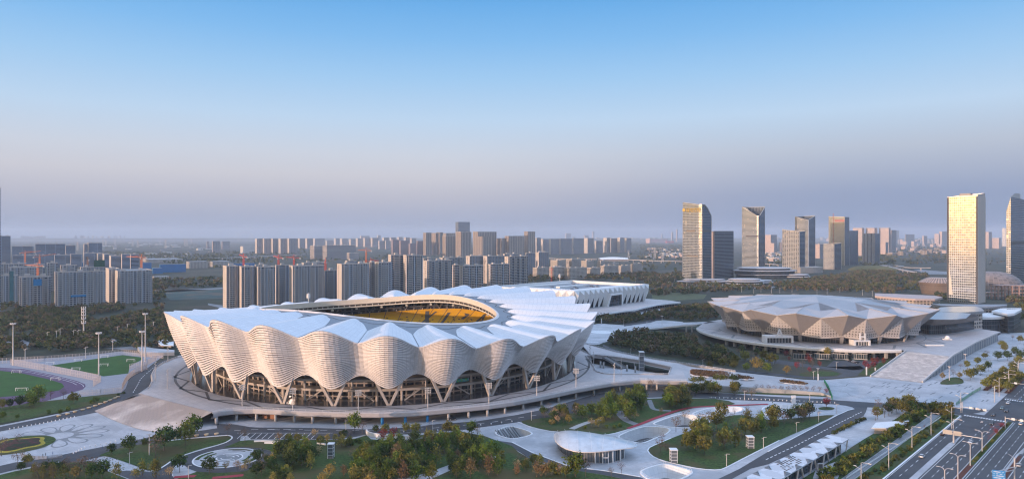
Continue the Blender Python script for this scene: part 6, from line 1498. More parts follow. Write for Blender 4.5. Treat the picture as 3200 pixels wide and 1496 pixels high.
# sports-style light clusters on the deck
def C_post(mb): mb.tube([(0,0,0),(0,0,12.8)], [.28,.16], 8)
def C_head(mb):
    for r_ in range(3):
        for c_ in range(4): mb.box(((c_-1.5)*.95, -.25, 9.6 + r_*1.25), (.72,.35,.8))
    for r_ in range(3): mb.bar((-1.9,0,10+r_*1.25), (1.9,0,10+r_*1.25), .14)
def lampset(pr, spots, z, labels=None):
    for i, (zn, x, y) in enumerate(spots):
        p = U(zn, x, y, z); an = atan2(p.y, p.x) - pi/2
        if i == 0: pr.location = p; pr.rotation_euler = (0,0,an)
        else: copy_tree(pr, p, an)
cl_ = mkpole('floodlight_post', 'floodlight post', 'white post with a grid of twelve floodlights on the edge of the stadium deck', (('post', C_post), ('lamp_grid', C_head)), 'gridded floodlight posts along the deck')
lampset(cl_, (('h',667,885),('h',1047,915),('h',1540,930),('i',330,910),('i',790,870),('i',1150,808),('i',1445,745)), ZP)
def P_post(mb): mb.tube([(0,0,0),(0,0,13.2)], [.22,.12], 8)
def P_head(mb):
    for k in range(4): mb.box((.35 if k % 2 else -.35, 0, 9.2+k*1.1), (.9,.5,.55))
pl_ = mkpole('deck_light', 'light post', 'slim white light post with staggered side lamps on the pale deck', (('post', P_post), ('staggered_lamps', P_head)), 'slim posts with staggered lamps')
lampset(pl_, (('h',13,692),('h',103,755),('g',880,972),('g',578,715),('h',108,555)), ZP)
def S_post(mb): mb.tube([(0,0,0),(0,0,14)], [.24,.14], 8)
sp_l = mkpole('plain_mast', 'mast', 'plain slim white mast at the edge of the open court in the deck', (('post', S_post), ('tip', lambda mb: mb.box((0,0,14), (.35,.35,.5)))), 'plain masts by the open court')
lampset(sp_l, (('g',967,895),('g',622,832)), ZP)
def T_post(mb): mb.tube([(0,0,0),(0,0,10.5)], [.24,.15], 8)
def T_head(mb): mb.box((0,0,10.5), (2.6,.5,.22)); mb.box((0,0,10.2), (1.2,1.2,.3))
tl = mkpole('t_lamp', 'lamp post', 'white lamp post with a flat T-shaped head by plaza, ramp or lawn', (('post', T_post), ('flat_head', T_head)), 'T-headed lamp posts')
lampset(tl, (('r',85,625),('f',1103,988),('f',1253,860),('q',2405,622)), 0)
copy_tree(tl, U('u',597,868), 0, 1.3); copy_tree(tl, U('S',2556,1190), 0, .9)
def M_post(mb): mb.tube([(0,0,0),(0,0,6.0)], [.16,.10], 8)
def M_arm(mb): mb.bar((0,0,5.9), (1.5,0,6.0), .14); mb.bar((0,0,5.3), (-.9,0,5.5), .12)
ml = mkpole('park_lamp', 'park lamp', 'small white park lamp with one short side arm beside a path or road', (('post', M_post), ('side_arm', M_arm)), 'small park lamps')
lampset(ml, (('c',287,648),('c',510,542),('c',692,455),('b',2160,985),('b',2530,808),('b',195,528),('b',1755,275),('b',2338,320),('q',2085,780),('r',715,1005),('e',905,303),('e',1778,305),('c',420,345),('d',1146,1135),('d',1395,822),('d',802,775),('d',1180,915),('d',108,712),('d',140,796),('g',1602,610),('g',1088,635),('g',1947,672),('g',1135,825),('g',1000,262),('g',1286,285),('d',975,695),('f',1530,1185)), 0)
copy_tree(ml, U('c',2280,340), 0, 1.8)
for zn, pts in (('u', ((180,160),(305,135),(375,165),(425,180),(555,135),(525,230),(575,100),(700,220),(790,175),(755,255),(725,80),(685,125),(980,265),(1290,240),(1543,260),(1842,305))), ('n', ((955,1060),(1070,1075),(1138,1065),(1238,1070),(1315,1070),(1430,1065),(1665,1090),(1760,1080),(1880,1065),(2093,1090),(2185,1100),(775,1040),(620,1030),(438,1020))),
                ('a', ((320,275),(382,265),(407,250),(498,262),(528,262),(797,235),(862,215),(1038,200),(763,335),(170,400),(578,390)))):
    for x, y in pts: copy_tree(ml, U(zn, x, y), 0, 1.7, label='small pale roadside lamp far behind the stadium, arena or playing fields', group='far roadside lamps')
# tall floodlight masts of the playing fields
def mast(zn, x, yb, yt, label):
    P = U(zn, x, yb); h = (yb-yt)/ZN[zn][2]*P.y/F; t = thing('floodlight_mast', label, 'floodlight mast', P, 'masts at the playing fields')
    mb = MB(); mb.tube([P, P+Vector((0,0,h))], [.55,.28], 8); mb.build('pole', m_pole, t)
    mb = MB(); mb.tube([P+Vector((0,0,h-.8)), P+Vector((0,0,h-.5))], 2.0, 10)
    for k in range(8): a = 2*pi*k/8; mb.box(P+Vector((cos(a)*1.8, sin(a)*1.8, h-.4)), (.7,.7,.8))
    mb.build('lamp_crown', m_pole, t)
mast('a', 88, 435, 152, 'thick white floodlight mast by the purple track at far left'); mast('a', 668, 512, 215, 'floodlight mast between the two playing fields at the fence corner'); mast('a', 961, 478, 205, 'shorter of two floodlight masts behind the curved fence'); mast('a', 983, 410, 85, 'tallest floodlight mast beside the stadium edge')
P = U('a', 566, 240); t = thing('telecom_tower', 'white telecom tower with ring platforms among the trees at left', 'telecom tower', P); h = 200/2.165*P.y/F
mb = MB(); mb.tube([P, P+Vector((0,0,h))], [.8,.4], 8); mb.build('pole', m_pole, t)
for k, z in enumerate((.45,.6,.72,.83,.93)):
    mb = MB(); mb.tube([P+Vector((0,0,h*z-.4)), P+Vector((0,0,h*z+.4))], 2.3, 10)
    for q in range(6): a = pi*q/3; mb.box(P+Vector((cos(a)*2.1, sin(a)*2.1, h*z)), (.6,.6,2.6))
    mb.build('antenna_ring', m_pole, t)
P = Vector((-118, 770, 0)); t = thing('telecom_tower', 'slim white telecom tower seen just over the rear stadium roof', 'telecom tower', U('l', 945, 985)); P = U('l', 945, 985); h = 165/3.01*P.y/F
mb = MB(); mb.tube([P, P+Vector((0,0,h))], [.9,.5], 8); mb.build('pole', m_pole, t); mb = MB(); mb.tube([P+Vector((0,0,h*.66)), P+Vector((0,0,h*.9))], 2.6, 10); mb.build('antenna_drum', m_wht, t)
P = U('m', 1503, 770); t = thing('telecom_tower', 'short white telecom tower behind the white finned hall', 'telecom tower', P); h = 125/3.01*P.y/F
mb = MB(); mb.tube([P, P+Vector((0,0,h))], [.9,.5], 8); mb.build('pole', m_pole, t); mb = MB(); mb.tube([P+Vector((0,0,h*.7)), P+Vector((0,0,h*.93))], 3, 10); mb.build('antenna_drum', m_pole, t)
# ---------- gantries, signals and signs ----------
m_back = M('sign_back', (.40,.37,.34), .6, .08, .8); m_sig = M('signal_black', (.03,.03,.03), .5)
t = thing('sign_gantry', 'pale sign gantry with two boards seen from behind on the paved divider', 'sign gantry', BV(30.5, 12))
a, b = U('c',1760,640,6.4), U('c',2165,705,6.4); p0 = BV(30.5, 12)
mb = MB(); mb.tube([p0, p0+Vector((0,0,7.4))], .28, 8); mb.build('post', m_pole, t)
mb = MB(); mb.bar(a, b, .3); mb.bar(a+Vector((0,0,1.1)), a.lerp(b,.5)+Vector((0,0,1.1)), .2); mb.build('cross_beam', m_pole, t)
for s0, s1 in ((0,.24),(.27,.47)):
    p, q = a.lerp(b, s0), a.lerp(b, s1); o = Vector((BD.x,BD.y,0))*-.3; mb = MB(); mb.bar((p+o)+Vector((0,0,.5)), (q+o)+Vector((0,0,.5)), .16, 2.3); mb.build('sign_board', m_back, t)
def signal(p0, p1, lab, n=4, hgt=6.6, foot=None):
    t = thing('traffic_signal', lab, 'traffic signal', foot if foot else p0, 'overhead traffic signals'); mb = MB()
    if foot: mb.tube([foot, Vector((foot.x,foot.y,hgt+.6))], .25, 8); mb.build('post', m_pole, t); mb = MB()
    A = Vector((p0.x,p0.y,hgt)); B = Vector((p1.x,p1.y,hgt)); mb.bar(A, B, .25); mb.build('mast_arm', m_pole, t)
    for k in range(n):
        q = A.lerp(B, .35+.6*k/max(1,n-1)); mb = MB(); mb.box(q+Vector((0,-.3,-.5)), (.55 if k % 2 else 1.6,.35,1.2), AN); mb.build('signal_head', m_sig if k % 2 else m_wht, t)
signal(U('c',1955,385,6.6), U('c',2190,420,6.6), 'long signal arm reaching over the junction from the left corner', 5, foot=BV(105,1.2))
signal(U('c',2390,500,6.6), U('c',2600,532,6.6), 'signal arm over the right carriageway beyond the median', 4, foot=U('w',982,570))
signal(U('c',2430,145,6.6), U('c',2600,160,6.6), 'far signal arm past the junction at the right edge', 2)
m_sign = M('road_sign_blue', (.02,.22,.55), .5, .05, .5)
t = thing('road_sign', 'blue direction sign with white lettering on a gantry at the lower right corner', 'road sign', U('w',1100,1265))
p, q = U('w', 820, 1140, 7), U('w', 985, 1160, 7); foot = U('w',1100,1265)
mb = MB(); mb.tube([foot, foot+Vector((0,0,11.5))], .28, 8); mb.build('post', m_pole, t)
mb = MB(); e = Vector((foot.x,foot.y,7)); mb.bar(p+Vector((0,.3,.6)), e+Vector((0,0,.6)), .25); mb.bar(p+Vector((0,.3,-.6)), e+Vector((0,0,-.6)), .2); mb.build('cross_beam', m_pole, t)
mb = MB(); mb.tube([foot+Vector((0,0,11.5)), foot+Vector((-2.6,0,13.2))], .09, 6); mb.tube([foot+Vector((0,0,9)), foot+Vector((2.9,0,9.2))], .09, 6); mb.build('lamp_arm', m_pole, t)
mb = MB(); d = (q-p); u_ = Vector((0,0,1)); mb.add([p-u_*1.9, q-u_*1.9, q+u_*1.9, p+u_*1.9, p-u_*1.9+Vector((.05,.2,0)), q-u_*1.9+Vector((.05,.2,0)), q+u_*1.9+Vector((.05,.2,0)), p+u_*1.9+Vector((.05,.2,0))], [(0,1,2,3),(5,4,7,6),(4,0,3,7),(1,5,6,2),(3,2,6,7)]); bd = mb.build('sign_board', m_sign, t)
mb = MB(); rr = random.Random(9)
for r_ in range(4):
    x = .08
    while x < .9:
        w = rr.uniform(.03,.1); c = p + d*x + u_*(1.3-r_*.85) + Vector((0,-.06,0)); c2 = c + d*w; mb.add([c-u_*.17, c2-u_*.17, c2+u_*.17, c+u_*.17], [(0,1,2,3)]); x += w + rr.choice((.02,.03,.16))
mb.build('sign_lettering', m_white, bd)
# ---------- cars ----------
m_tyre = M('tyre', (.02,.02,.02), .9); m_glz = M('car_glass', (.02,.025,.03), .08, .1, .5, spec=.8); m_hl = M('headlight', (.7,.7,.72), .2, .05, 1)
def paint(n, c): return M('car_paint_' + n, c, .25, .03, .5, metal=.3, spec=.6)
def make_car(pt, label):
    t = thing('parked_car' if 'parked' in label else 'car', label, 'car', (0,0,0), 'cars on the boulevard' if 'parked' not in label else 'cars parked at the arena')
    def prof(ps, w0, w1, mat, name, par):
        mb = MB(); n = len(ps); L = [(x, -w0 if z < .75 else -w1, z) for x, z in ps]; Rr = [(x, w0 if z < .75 else w1, z) for x, z in ps]
        mb.add(L + Rr, [tuple(range(n)), tuple(range(2*n-1, n-1, -1))] + [(i, n+i, n+(i+1) % n, (i+1) % n) for i in range(n)]); return mb.build(name, mat, par)
    body = prof([(-2.3,.32),(2.3,.32),(2.36,.62),(2.2,.80),(1.15,.95),(-1.6,1.0),(-2.25,.95),(-2.35,.65)], .9, .86, pt, 'body', t)
    prof([(1.15,.95),(.45,1.40),(-1.1,1.43),(-1.9,1.0)], .80, .74, m_glz, 'windows', t)
    prof([(.42,1.41),(.38,1.47),(-1.05,1.50),(-1.15,1.43)], .72, .70, pt, 'roof', t)
    for x in (1.4, -1.4):
        for y in (-.82, .82):
            mb = MB(); mb.tube([(x,y-.11,.33),(x,y+.11,.33)], .33, 12); w = mb.build('wheel', m_tyre, t); s = 1 if y > 0 else -1; mb = MB(); mb.tube([(x,y+s*.11,.33),(x,y+s*.125,.33)], .2, 10); mb.build('rim', m_hl, w)
    for y in (-.62, .62): mb = MB(); mb.box((2.28,y,.62), (.16,.34,.14)); mb.build('headlight', m_hl, t); mb = MB(); mb.box((-2.3,y,.74), (.1,.34,.14)); mb.build('tail_light', m_red, t)
    return t
hd_ = atan2(BD.y, BD.x); P_ = {k: paint(k, c) for k, c in dict(white=(.62,.62,.62), black=(.02,.02,.025), teal=(.10,.17,.19), silver=(.40,.41,.43), blue=(.05,.09,.16)).items()}
for zn, x, y, col, rz, lab in (('w',190,648,'black',hd_,'black car on the near side lane beside the verge'),('w',540,748,'white',hd_+pi,'white car half hidden behind the middle lamp post'),('w',830,402,'black',hd_+pi,'black car crossing the middle of the junction'),('w',813,515,'black',hd_+pi,'black car just past the near zebra crossing'),
        ('w',1000,352,'black',hd_+pi,'dark car entering the junction at its far side'),('w',942,318,'teal',hd_+pi,'grey-green car waiting beside the dark one beyond the junction'),('w',1018,250,'white',hd_+pi,'white car near the far zebra crossing'),('w',1172,205,'blue',hd_+pi,'blue-grey car at the right end of the far zebra crossing'),
        ('w',1180,518,'white',hd_,'white car on the right carriageway under the signal arm'),('w',1155,1045,'silver',hd_,'silver car at the lower right corner by the divider'),('c',1550,898,'white',hd_,'white car alone on the near side road'),
        ('d',1560,758,'white',.2,'white car parked in front of the arena podium'),('d',1590,768,'black',.2,'dark car parked next to the white one at the arena'),('d',1530,752,'black',.2,'dark car parked left of the white one at the arena'),('i',517,992,'black',.15,'dark car parked under the stadium deck edge')):
    c = make_car(P_[col], lab); c.location = U(zn, x, y) + Vector((0,0,.3)); c.rotation_euler = (0,0,rz)
# rider on the junction
t = thing('motor_scooter', 'small pale delivery scooter crossing the near side of the junction', 'scooter', U('w',682,492,.3))
c = U('w',682,492,.3); mb = MB(); mb.tube([c+Vector((-.7,0,.3)), c+Vector((-.3,0,.7)), c+Vector((.4,0,.65)), c+Vector((.75,0,1.0))], .16, 8); mb.build('frame', m_wht, t)
for s in (-.75,.75): mb = MB(); mb.tube([c+Vector((s,-.06,.28)), c+Vector((s,.06,.28))], .28, 12); mb.build('wheel', m_tyre, t)
# the rider: one skinned body
def person(loc, label, cloth, rz=0., seated=False, hair=(.02,.015,.012)):
    me = bpy.data.meshes.new('person')
    J = dict(pelvis=(0,0,.95), waist=(0,0,1.12), chest=(0,0,1.35), neck=(0,0,1.5), head=(0,.01,1.62), crown=(0,0,1.74), sl=(.19,0,1.42), el=(.27,.02,1.15), hl=(.29,.06,.90), sr=(-.19,0,1.42), er=(-.27,.02,1.15), hr=(-.29,.06,.90), kl=(.10,.04,.50), fl=(.11,0,.07), tl=(.11,.16,.04), kr=(-.10,-.02,.50), fr=(-.11,-.06,.07), tr=(-.11,.10,.04))
    if seated: J.update(kl=(.13,.42,.95), fl=(.14,.44,.52), tl=(.14,.6,.48), kr=(-.13,.42,.95), fr=(-.14,.44,.52), tr=(-.14,.6,.48), hl=(.2,.42,1.15), hr=(-.2,.42,1.15))
    rad = dict(pelvis=.15, waist=.13, chest=.155, neck=.055, head=.09, crown=.07, sl=.06, el=.042, hl=.035, sr=.06, er=.042, hr=.035, kl=.06, fl=.045, tl=.035, kr=.06, fr=.045, tr=.035)
    ks = list(J); E_ = [('pelvis','waist'),('waist','chest'),('chest','neck'),('neck','head'),('head','crown'),('chest','sl'),('sl','el'),('el','hl'),('chest','sr'),('sr','er'),('er','hr'),('pelvis','kl'),('kl','fl'),('fl','tl'),('pelvis','kr'),('kr','fr'),('fr','tr')]
    me.from_pydata([J[k] for k in ks], [(ks.index(a), ks.index(b)) for a, b in E_], []); o = bpy.data.objects.new('person', me); COL.objects.link(o)
    md = o.modifiers.new('skin', 'SKIN'); sv = me.skin_vertices[0].data
    for i, k in enumerate(ks): sv[i].radius = (rad[k], rad[k]); sv[i].use_root = (k == 'pelvis')
    o.modifiers.new('sub', 'SUBSURF').levels = 1; me.materials.append(cloth); o.location = loc; o.rotation_euler = (0,0,rz); tag(o, label, 'person')
    hm = MB(); hm.grid(lambda u, v: (cos(2*pi*u)*.105*cos(v*pi/2), -.015+sin(2*pi*u)*.115*cos(v*pi/2), 1.66+.12*sin(v*pi/2)), 12, 5, True); h = hm.build('hair', M('hair_dark', (.02,.016,.014), .6), o, True)
    return o
person(c + Vector((0,0,-.32)), 'person in pale clothes riding the small scooter across the junction', M('cloth_pale', (.45,.45,.47), .9), -pi/2, True)
m_cl = [M('cloth_dark', (.04,.04,.05), .9), M('cloth_blue', (.06,.10,.22), .9), M('cloth_red', (.30,.05,.04), .9)]
for zn, x, y, k, lab in (('q',690,655,0,'person in dark clothes walking at the edge of the petal plaza, left of the gate'),('q',735,640,0,'person in dark clothes beside the gate at the petal plaza'),('q',850,620,1,'person in blue by the white gate of the petal plaza'),('q',1645,520,1,'person alone on the road by the bollards below the petal plaza'),('w',955,215,0,'person in black waiting at the far zebra crossing'),('c',1572,600,2,'person in red walking on the cycle path between the hedges'),('h',570,752,2,'person in red under the stadium near the stairs')):
    person(U(zn, x, y, ZP+.05 if zn == 'h' else .25), lab, m_cl[k], R.uniform(0, 6))
# ---------- metro canopy ----------
t = thing('metro_canopy', 'long white station canopy with triangular folds and slanting legs beside the side road', 'canopy', U('c',500,860))
ZC = 6.2; Ra, Rb = U('c',600,668,ZC), U('c',815,708,ZC); La, Lb = U('c',0,978,ZC), U('c',120,1118,ZC)
La = Ra + (La-Ra)*1.35; Lb = Rb + (Lb-Rb)*1.3
def CN(s, w, z=ZC): a = Ra.lerp(La, s); b = Rb.lerp(Lb, s); p = a.lerp(b, w); p.z = z; return p
mb = MB(); mb.prism([CN(0,0), CN(0,1), CN(1,1), CN(1,0)], ZC-.5, ZC, bottom=True); mb.build('roof', M('canopy_white', (.60,.60,.62), .45, .1, .1, spec=.5, big=((.50,.50,.52), .12, .5, .52)), t)
for k in range(9):
    for w0, w1, dz in ((.0,.33,.02),(1.0,.68,.5)):
        s = .04 + k*.115 + (.05 if w0 else 0); mb = MB(); q0, q1, q2 = CN(s,w0,ZC+.03), CN(s+.06,w0,ZC+.03), CN(s+.02,w1,ZC+.03); pk = (q0+q1+q2)/3 + Vector((0,0,.3)); mb.add([q0,q1,q2,pk], [(0,1,3),(1,2,3),(2,0,3),(1,0,3),(2,1,3),(0,2,3)]); mb.build('folded_panel', m_aroof2, t)
mb = MB()
for i in range(9):
    for j in range(6):
        if R.random() < .75: p = CN(.50+i*.021, .2+j*.11, ZC+.02); mb.box(p, (.9,.7,.12), hd_)
mb.build('roof_vents', m_dark, t)
for k in range(14):
    s = .02+k*.072
    for w, sg in ((.93, 1),(.07, -1)):
        p, q = CN(s, w, .05), CN(s+.022*(1 if k % 2 else -1), w, ZC-.5); mb = MB(); mb.bar(p, q, .55, .4); mb.build('slanting_leg', m_rim, t)
mb = MB(); mb.prism([CN(.05,.18), CN(.05,.8), CN(1,.8), CN(1,.18)], .05, ZC-.5, top=False); mb.build('inner_glazing', MATS['hall_glass'], t)
msc = bpy.data.materials.new('screen_blue'); msc.use_nodes = True; b_s = msc.node_tree.nodes['Principled BSDF']; b_s.inputs['Base Color'].default_value = (.01,.15,.5,1); b_s.inputs['Emission Color'].default_value = (.01,.30,.9,1); b_s.inputs['Emission Strength'].default_value = .9
msw = bpy.data.materials.new('screen_white'); msw.use_nodes = True; b_s = msw.node_tree.nodes['Principled BSDF']; b_s.inputs['Emission Color'].default_value = (.6,.85,1,1); b_s.inputs['Emission Strength'].default_value = .9
p, q = U('c',235,1095,1.6), U('c',350,1040,1.6); mb = MB(); u_ = Vector((0,0,4.3)); bk_ = Vector((-.25,.3,0))
mb.add([p,q,q+u_,p+u_,p+bk_,q+bk_,q+u_+bk_,p+u_+bk_], [(0,1,2,3),(5,4,7,6),(4,0,3,7),(1,5,6,2),(3,2,6,7)]); scr = mb.build('led_screen', msc, t, label='lit blue screen with white lettering under the canopy edge')
mb = MB(); d = q-p; rr = random.Random(4)
for r_, n in ((.28,5),(.62,4)):
    for k in range(n):
        for st in range(4):
            x = .08 + k*.9/n + rr.uniform(0,.07); z = 4.3*(r_+rr.uniform(-.11,.11)); c0 = p + d*x + Vector((.03,-.08,z)); hz_ = rr.random() < .5; c1 = c0 + (d*.09 if hz_ else Vector((0,0,.7))); mb.bar(c0, c1, .13)
mb.build('screen_lettering', msw, scr)
t = thing('frame_sign', 'white-framed upright notice board in front of the metro canopy', 'notice board', U('c',528,1035)); p = U('c',528,1035); mb = MB(); mb.bar(p+Vector((-1.2,0,.1)), p+Vector((-1.2,0,3.6)), .3); mb.bar(p+Vector((1.2,0,.1)), p+Vector((1.2,0,3.6)), .3); mb.bar(p+Vector((-1.35,0,3.6)), p+Vector((1.35,0,3.6)), .3); mb.bar(p+Vector((-1.35,0,.25)), p+Vector((1.35,0,.25)), .3); mb.build('frame', m_wht, t); mb = MB(); mb.box(p+Vector((0,.05,.4)), (2.1,.1,3.1)); mb.build('panel', m_dark, t)
strip('pavement', 0, 1, 0, .01, 9, m_pave)
sheet('pavement', UP('c', [(690,940),(530,1000),(480,1020),(450,1114),(700,1114),(760,1000)]), m_pave, 10); sheet('pavement', UP('c', [(735,690),(900,590),(1080,560),(1180,590),(960,720),(830,800),(770,770)]), m_pave, 10)
t = thing('flat_kiosk', 'low white flat-roofed kiosk among hedges above the metro canopy', 'kiosk', U('c',1150,620)); P = UP('c', [(1040,600),(1085,545),(1300,530),(1420,525),(1400,550),(1185,600)], 3.6); mb = MB(); mb.prism([(p.x,p.y) for p in P], 3.2, 3.7, bottom=True); mb.build('roof', m_wht, t); mb = MB(); cc = sum((Vector(p) for p in P), Vector())/6; mb.prism([(cc.x+(p.x-cc.x)*.85, cc.y+(p.y-cc.y)*.85) for p in P], .1, 3.2, top=False); mb.build('wall', m_beige, t)
# standing panels and slim pillars
for zn, x, y, w, h, lab in (('c',257,355,2.6,5.4,'white blank rectangular board standing by the kerb of the road right of the oval courts'),('c',504,130,.8,5.5,'slim white pillar sign by the road below the red trees'),('c',991,70,.9,6.5,'slim white pillar sign at the foot of the ramp lawn'),('f',407,895,.8,2.6,'short white pillar on the ramp lawn'),('u',682,878,1.2,3.6,'small white pillar on the path between plaza and footbridge'),('g',1548,302,.8,3.2,'tiny white pillar where the footbridge begins'),('g',720,240,1,6,'slim white post left of the round plaza')):
    P = U(zn, x, y); mb = MB(); mb.box(P, (w,.4,h)); mb.build('standing_panel', m_wht, label=lab, cat='panel')
# fences and screens
def fence(path, h, label, mat=None, sp=2.4, solid=False, name='mesh_fence', group=None):
    path = [Vector(p) for p in path]; t = thing(name, label, 'fence', path[0], group); mb = MB(); pn = MB(); mat = mat or M('fence_pink', (.52,.44,.40), .6, .05, .5)
    for a, b in zip(path, path[1:]):
        n = max(1, int((b-a).length/sp))
        for k in range(n+1): p = a.lerp(b, k/n); mb.bar(p, p+Vector((0,0,h)), .16)
        for z in (.15, h*.5, h): mb.bar(a+Vector((0,0,z)), b+Vector((0,0,z)), .12)
        m = max(1, int((b-a).length/.6))
        if not solid:
            for z in [h*k/9 for k in range(1, 9)]: pn.bar(a+Vector((0,0,z)), b+Vector((0,0,z)), .06)
            for k in range(m): p = a.lerp(b, k/m); pn.bar(p, p+Vector((0,0,h)), .05)
        else: pn.quad(a, b, b+Vector((0,0,h)), a+Vector((0,0,h)))
    mb.build('posts_and_rails', mat, t); pn.build('mesh', mat, t)
    return t
sheet('field_paving', UP('a', [(-300,440),(0,405),(560,372),(820,340),(1105,372),(1000,452),(905,488),(870,530),(850,590),(800,640),(540,650),(0,722),(-300,770)]), M('field_grey', (.27,.28,.31), .85, .1, .2), 4)
sheet('running_track', UP('a', [(-300,462),(0,450),(160,460),(350,498),(520,540),(575,562),(580,578),(560,598),(470,625),(300,680),(0,722),(-300,770)]), m_purple, 5)
sheet('football_pitch', UP('a', [(-300,480),(0,472),(150,490),(330,530),(420,558),(435,580),(400,605),(200,635),(0,650),(-300,690)]), m_turf, 6)
sheet('training_pitch', UP('a', [(345,436),(600,398),(830,366),(960,382),(955,400),(878,440),(868,490),(700,510),(540,472)]), m_turf, 6)
for P in (UP('a', [(-300,466),(0,456),(170,468),(350,504),(510,545),(560,566),(565,580)]), UP('a', [(-300,472),(0,462),(165,476),(345,514),(480,548),(520,568)])):
    struct('track_line', ribbon(smooth_loop(P, 1, False), -.15, .15, gz(7)), m_white)
fence(UP('a', [(72,432),(300,470),(500,510),(662,541)]), 5.0, 'long pale mesh fence between the two playing fields'); fence(UP('a', [(682,547),(632,577)]), 5, 'short return of pale mesh fence at the field corner')
fence(UP('a', [(-60,428),(70,418),(300,408),(560,388),(820,360),(1104,388)]), 4.6, 'far pale mesh fence along the back of the playing fields'); fence(UP('a', [(876,462),(1000,432),(1060,400)]), 4.4, 'double mesh fence at the right corner of the training pitch')
fence(smooth_loop(UP('a', [(995,462),(950,478),(890,510),(850,550),(828,602)]), 2, False), 4.6, 'curved pale mesh fence along the field access road'); fence(UP('a', [(540,640),(680,630),(822,616)]), 3.4, 'low mesh gate fence below the field forecourt')
fence(UP('q', [(340,650),(560,690),(760,690),(1000,660)]), 1.6, 'low grey barrier fence at the lower edge of the petal plaza', m_mesh, 2)
m_gfn = M('green_fence', (.16,.30,.22), .7, .15, .5); m_grn = M('green_screen', (.02,.16,.08), .7, .15, .5); fence(UP('c', [(565,150),(610,220),(648,322)]), 3.2, 'green mesh screen at the end of the hedge terrace', m_grn, 3, True, 'green_screen'); 
fence(UP('c', [(1895,372),(1960,330),(2060,260),(2140,215)]), 2.0, 'faint green netting fence on the plaza by the junction', m_gfn, 4, False, 'green_net_fence')
fence(UP('c', [(790,1114),(980,990),(1200,850),(1450,690),(1650,560),(1740,500)]), 1.0, 'low pale guard rail along the cycle path', m_wht, 8, False, 'guard_rail')
def goal(zn, x, y, w, lab):
    p = U(zn, x, y); t = thing('football_goal', lab, 'goal', p, 'football goals'); mb = MB(); a, b = p+Vector((-w/2,0,0)), p+Vector((w/2,w*.12,0)); h = 2.3
    for q in (a, b): mb.bar(q, q+Vector((0,0,h)), .22); mb.bar(q+Vector((0,0,h)), q+Vector((0,1.2,h)), .14); mb.bar(q+Vector((0,1.2,h)), q+Vector((0,2,0)), .14)
    mb.bar(a+Vector((0,0,h)), b+Vector((0,0,h)), .22); mb.build('goal_frame', m_wht, t)
    mb = MB()
    for k in range(9): q = a.lerp(b, k/8); mb.bar(q+Vector((0,1.2,h)), q+Vector((0,2,0)), .04)
    mb.build('net', m_wht, t)
for x, y, w, l in ((105,490,6,'goal on the track pitch at far left'),(368,540,6,'goal at the upper right of the track pitch'),(140,610,7.3,'wide goal at the near side of the track pitch'),(508,470,6,'goal at the near corner of the training pitch'),(700,443,6,'goal in the middle of the training pitch'),(525,410,6,'goal on the far side of the training pitch'),(703,385,6,'far middle goal of the training pitch'),(880,412,6,'goal at the right end of the training pitch'),(335,432,6,'goal at the left tip of the training pitch')): goal('a', x, y, w, 'white '+l)
t = thing('field_pavilion', 'small white flat building with orange wall left of the stadium', 'pavilion', U('a',1100,310)); P = UP('a', [(1055,270),(1120,258),(1175,270),(1175,300),(1090,300)], 5); mb = MB(); mb.prism([(p.x,p.y) for p in P], 4.4, 5, bottom=True); mb.build('roof', m_wht, t); a, b = U('a',1070,308), U('a',1160,318); mb = MB(); mb.quad(a,b,b+Vector((0,0,4.4)),a+Vector((0,0,4.4))); mb.build('wall', m_beige, t); a, b = a.lerp(b,.2)+Vector((0,-.2,.3)), a.lerp(b,.6)+Vector((0,-.2,.3)); mb = MB(); mb.quad(a,b,b+Vector((0,0,3.6)),a+Vector((0,0,3.6))); mb.build('orange_panel', M('orange_panel', (.50,.16,.04), .7), t)
mb = MB(); P = UP('a', [(930,310),(1180,330),(1180,345),(960,352)], 3); mb.prism([(p.x,p.y) for p in P], 0, 3); mb.build('low_shelter', m_pave, label='low pale-roofed shelter beside the small orange-walled building', cat='shelter')
# planters along the upper road
for i, (zn, x, y) in enumerate([('a',398,782),('a',457,768),('a',508,752),('a',560,740),('a',602,727),('a',645,713),('a',678,700),('a',714,688),('a',745,676),('a',779,662),('a',800,652),('r',505,362),('r',680,345),('r',845,325),('r',1005,308),('r',1168,295)]):
    P = U(zn, x, y); mb = MB(); mb.tube([P+Vector((0,0,.1)), P+Vector((0,0,.9)), P+Vector((0,0,1.0))], [.9,1.3,1.1], 12); o = mb.build('round_planter', M('planter_tan', (.50,.38,.24), .8, .1, 1), label='round tan planter bowl on the kerb of the curving road', cat='planter', group='round tan planters', kind=None)
m_teal2 = M('netted_soil', (.045,.075,.065), .95, .4, .05, big=((.10,.085,.065), .02, .48, .56))
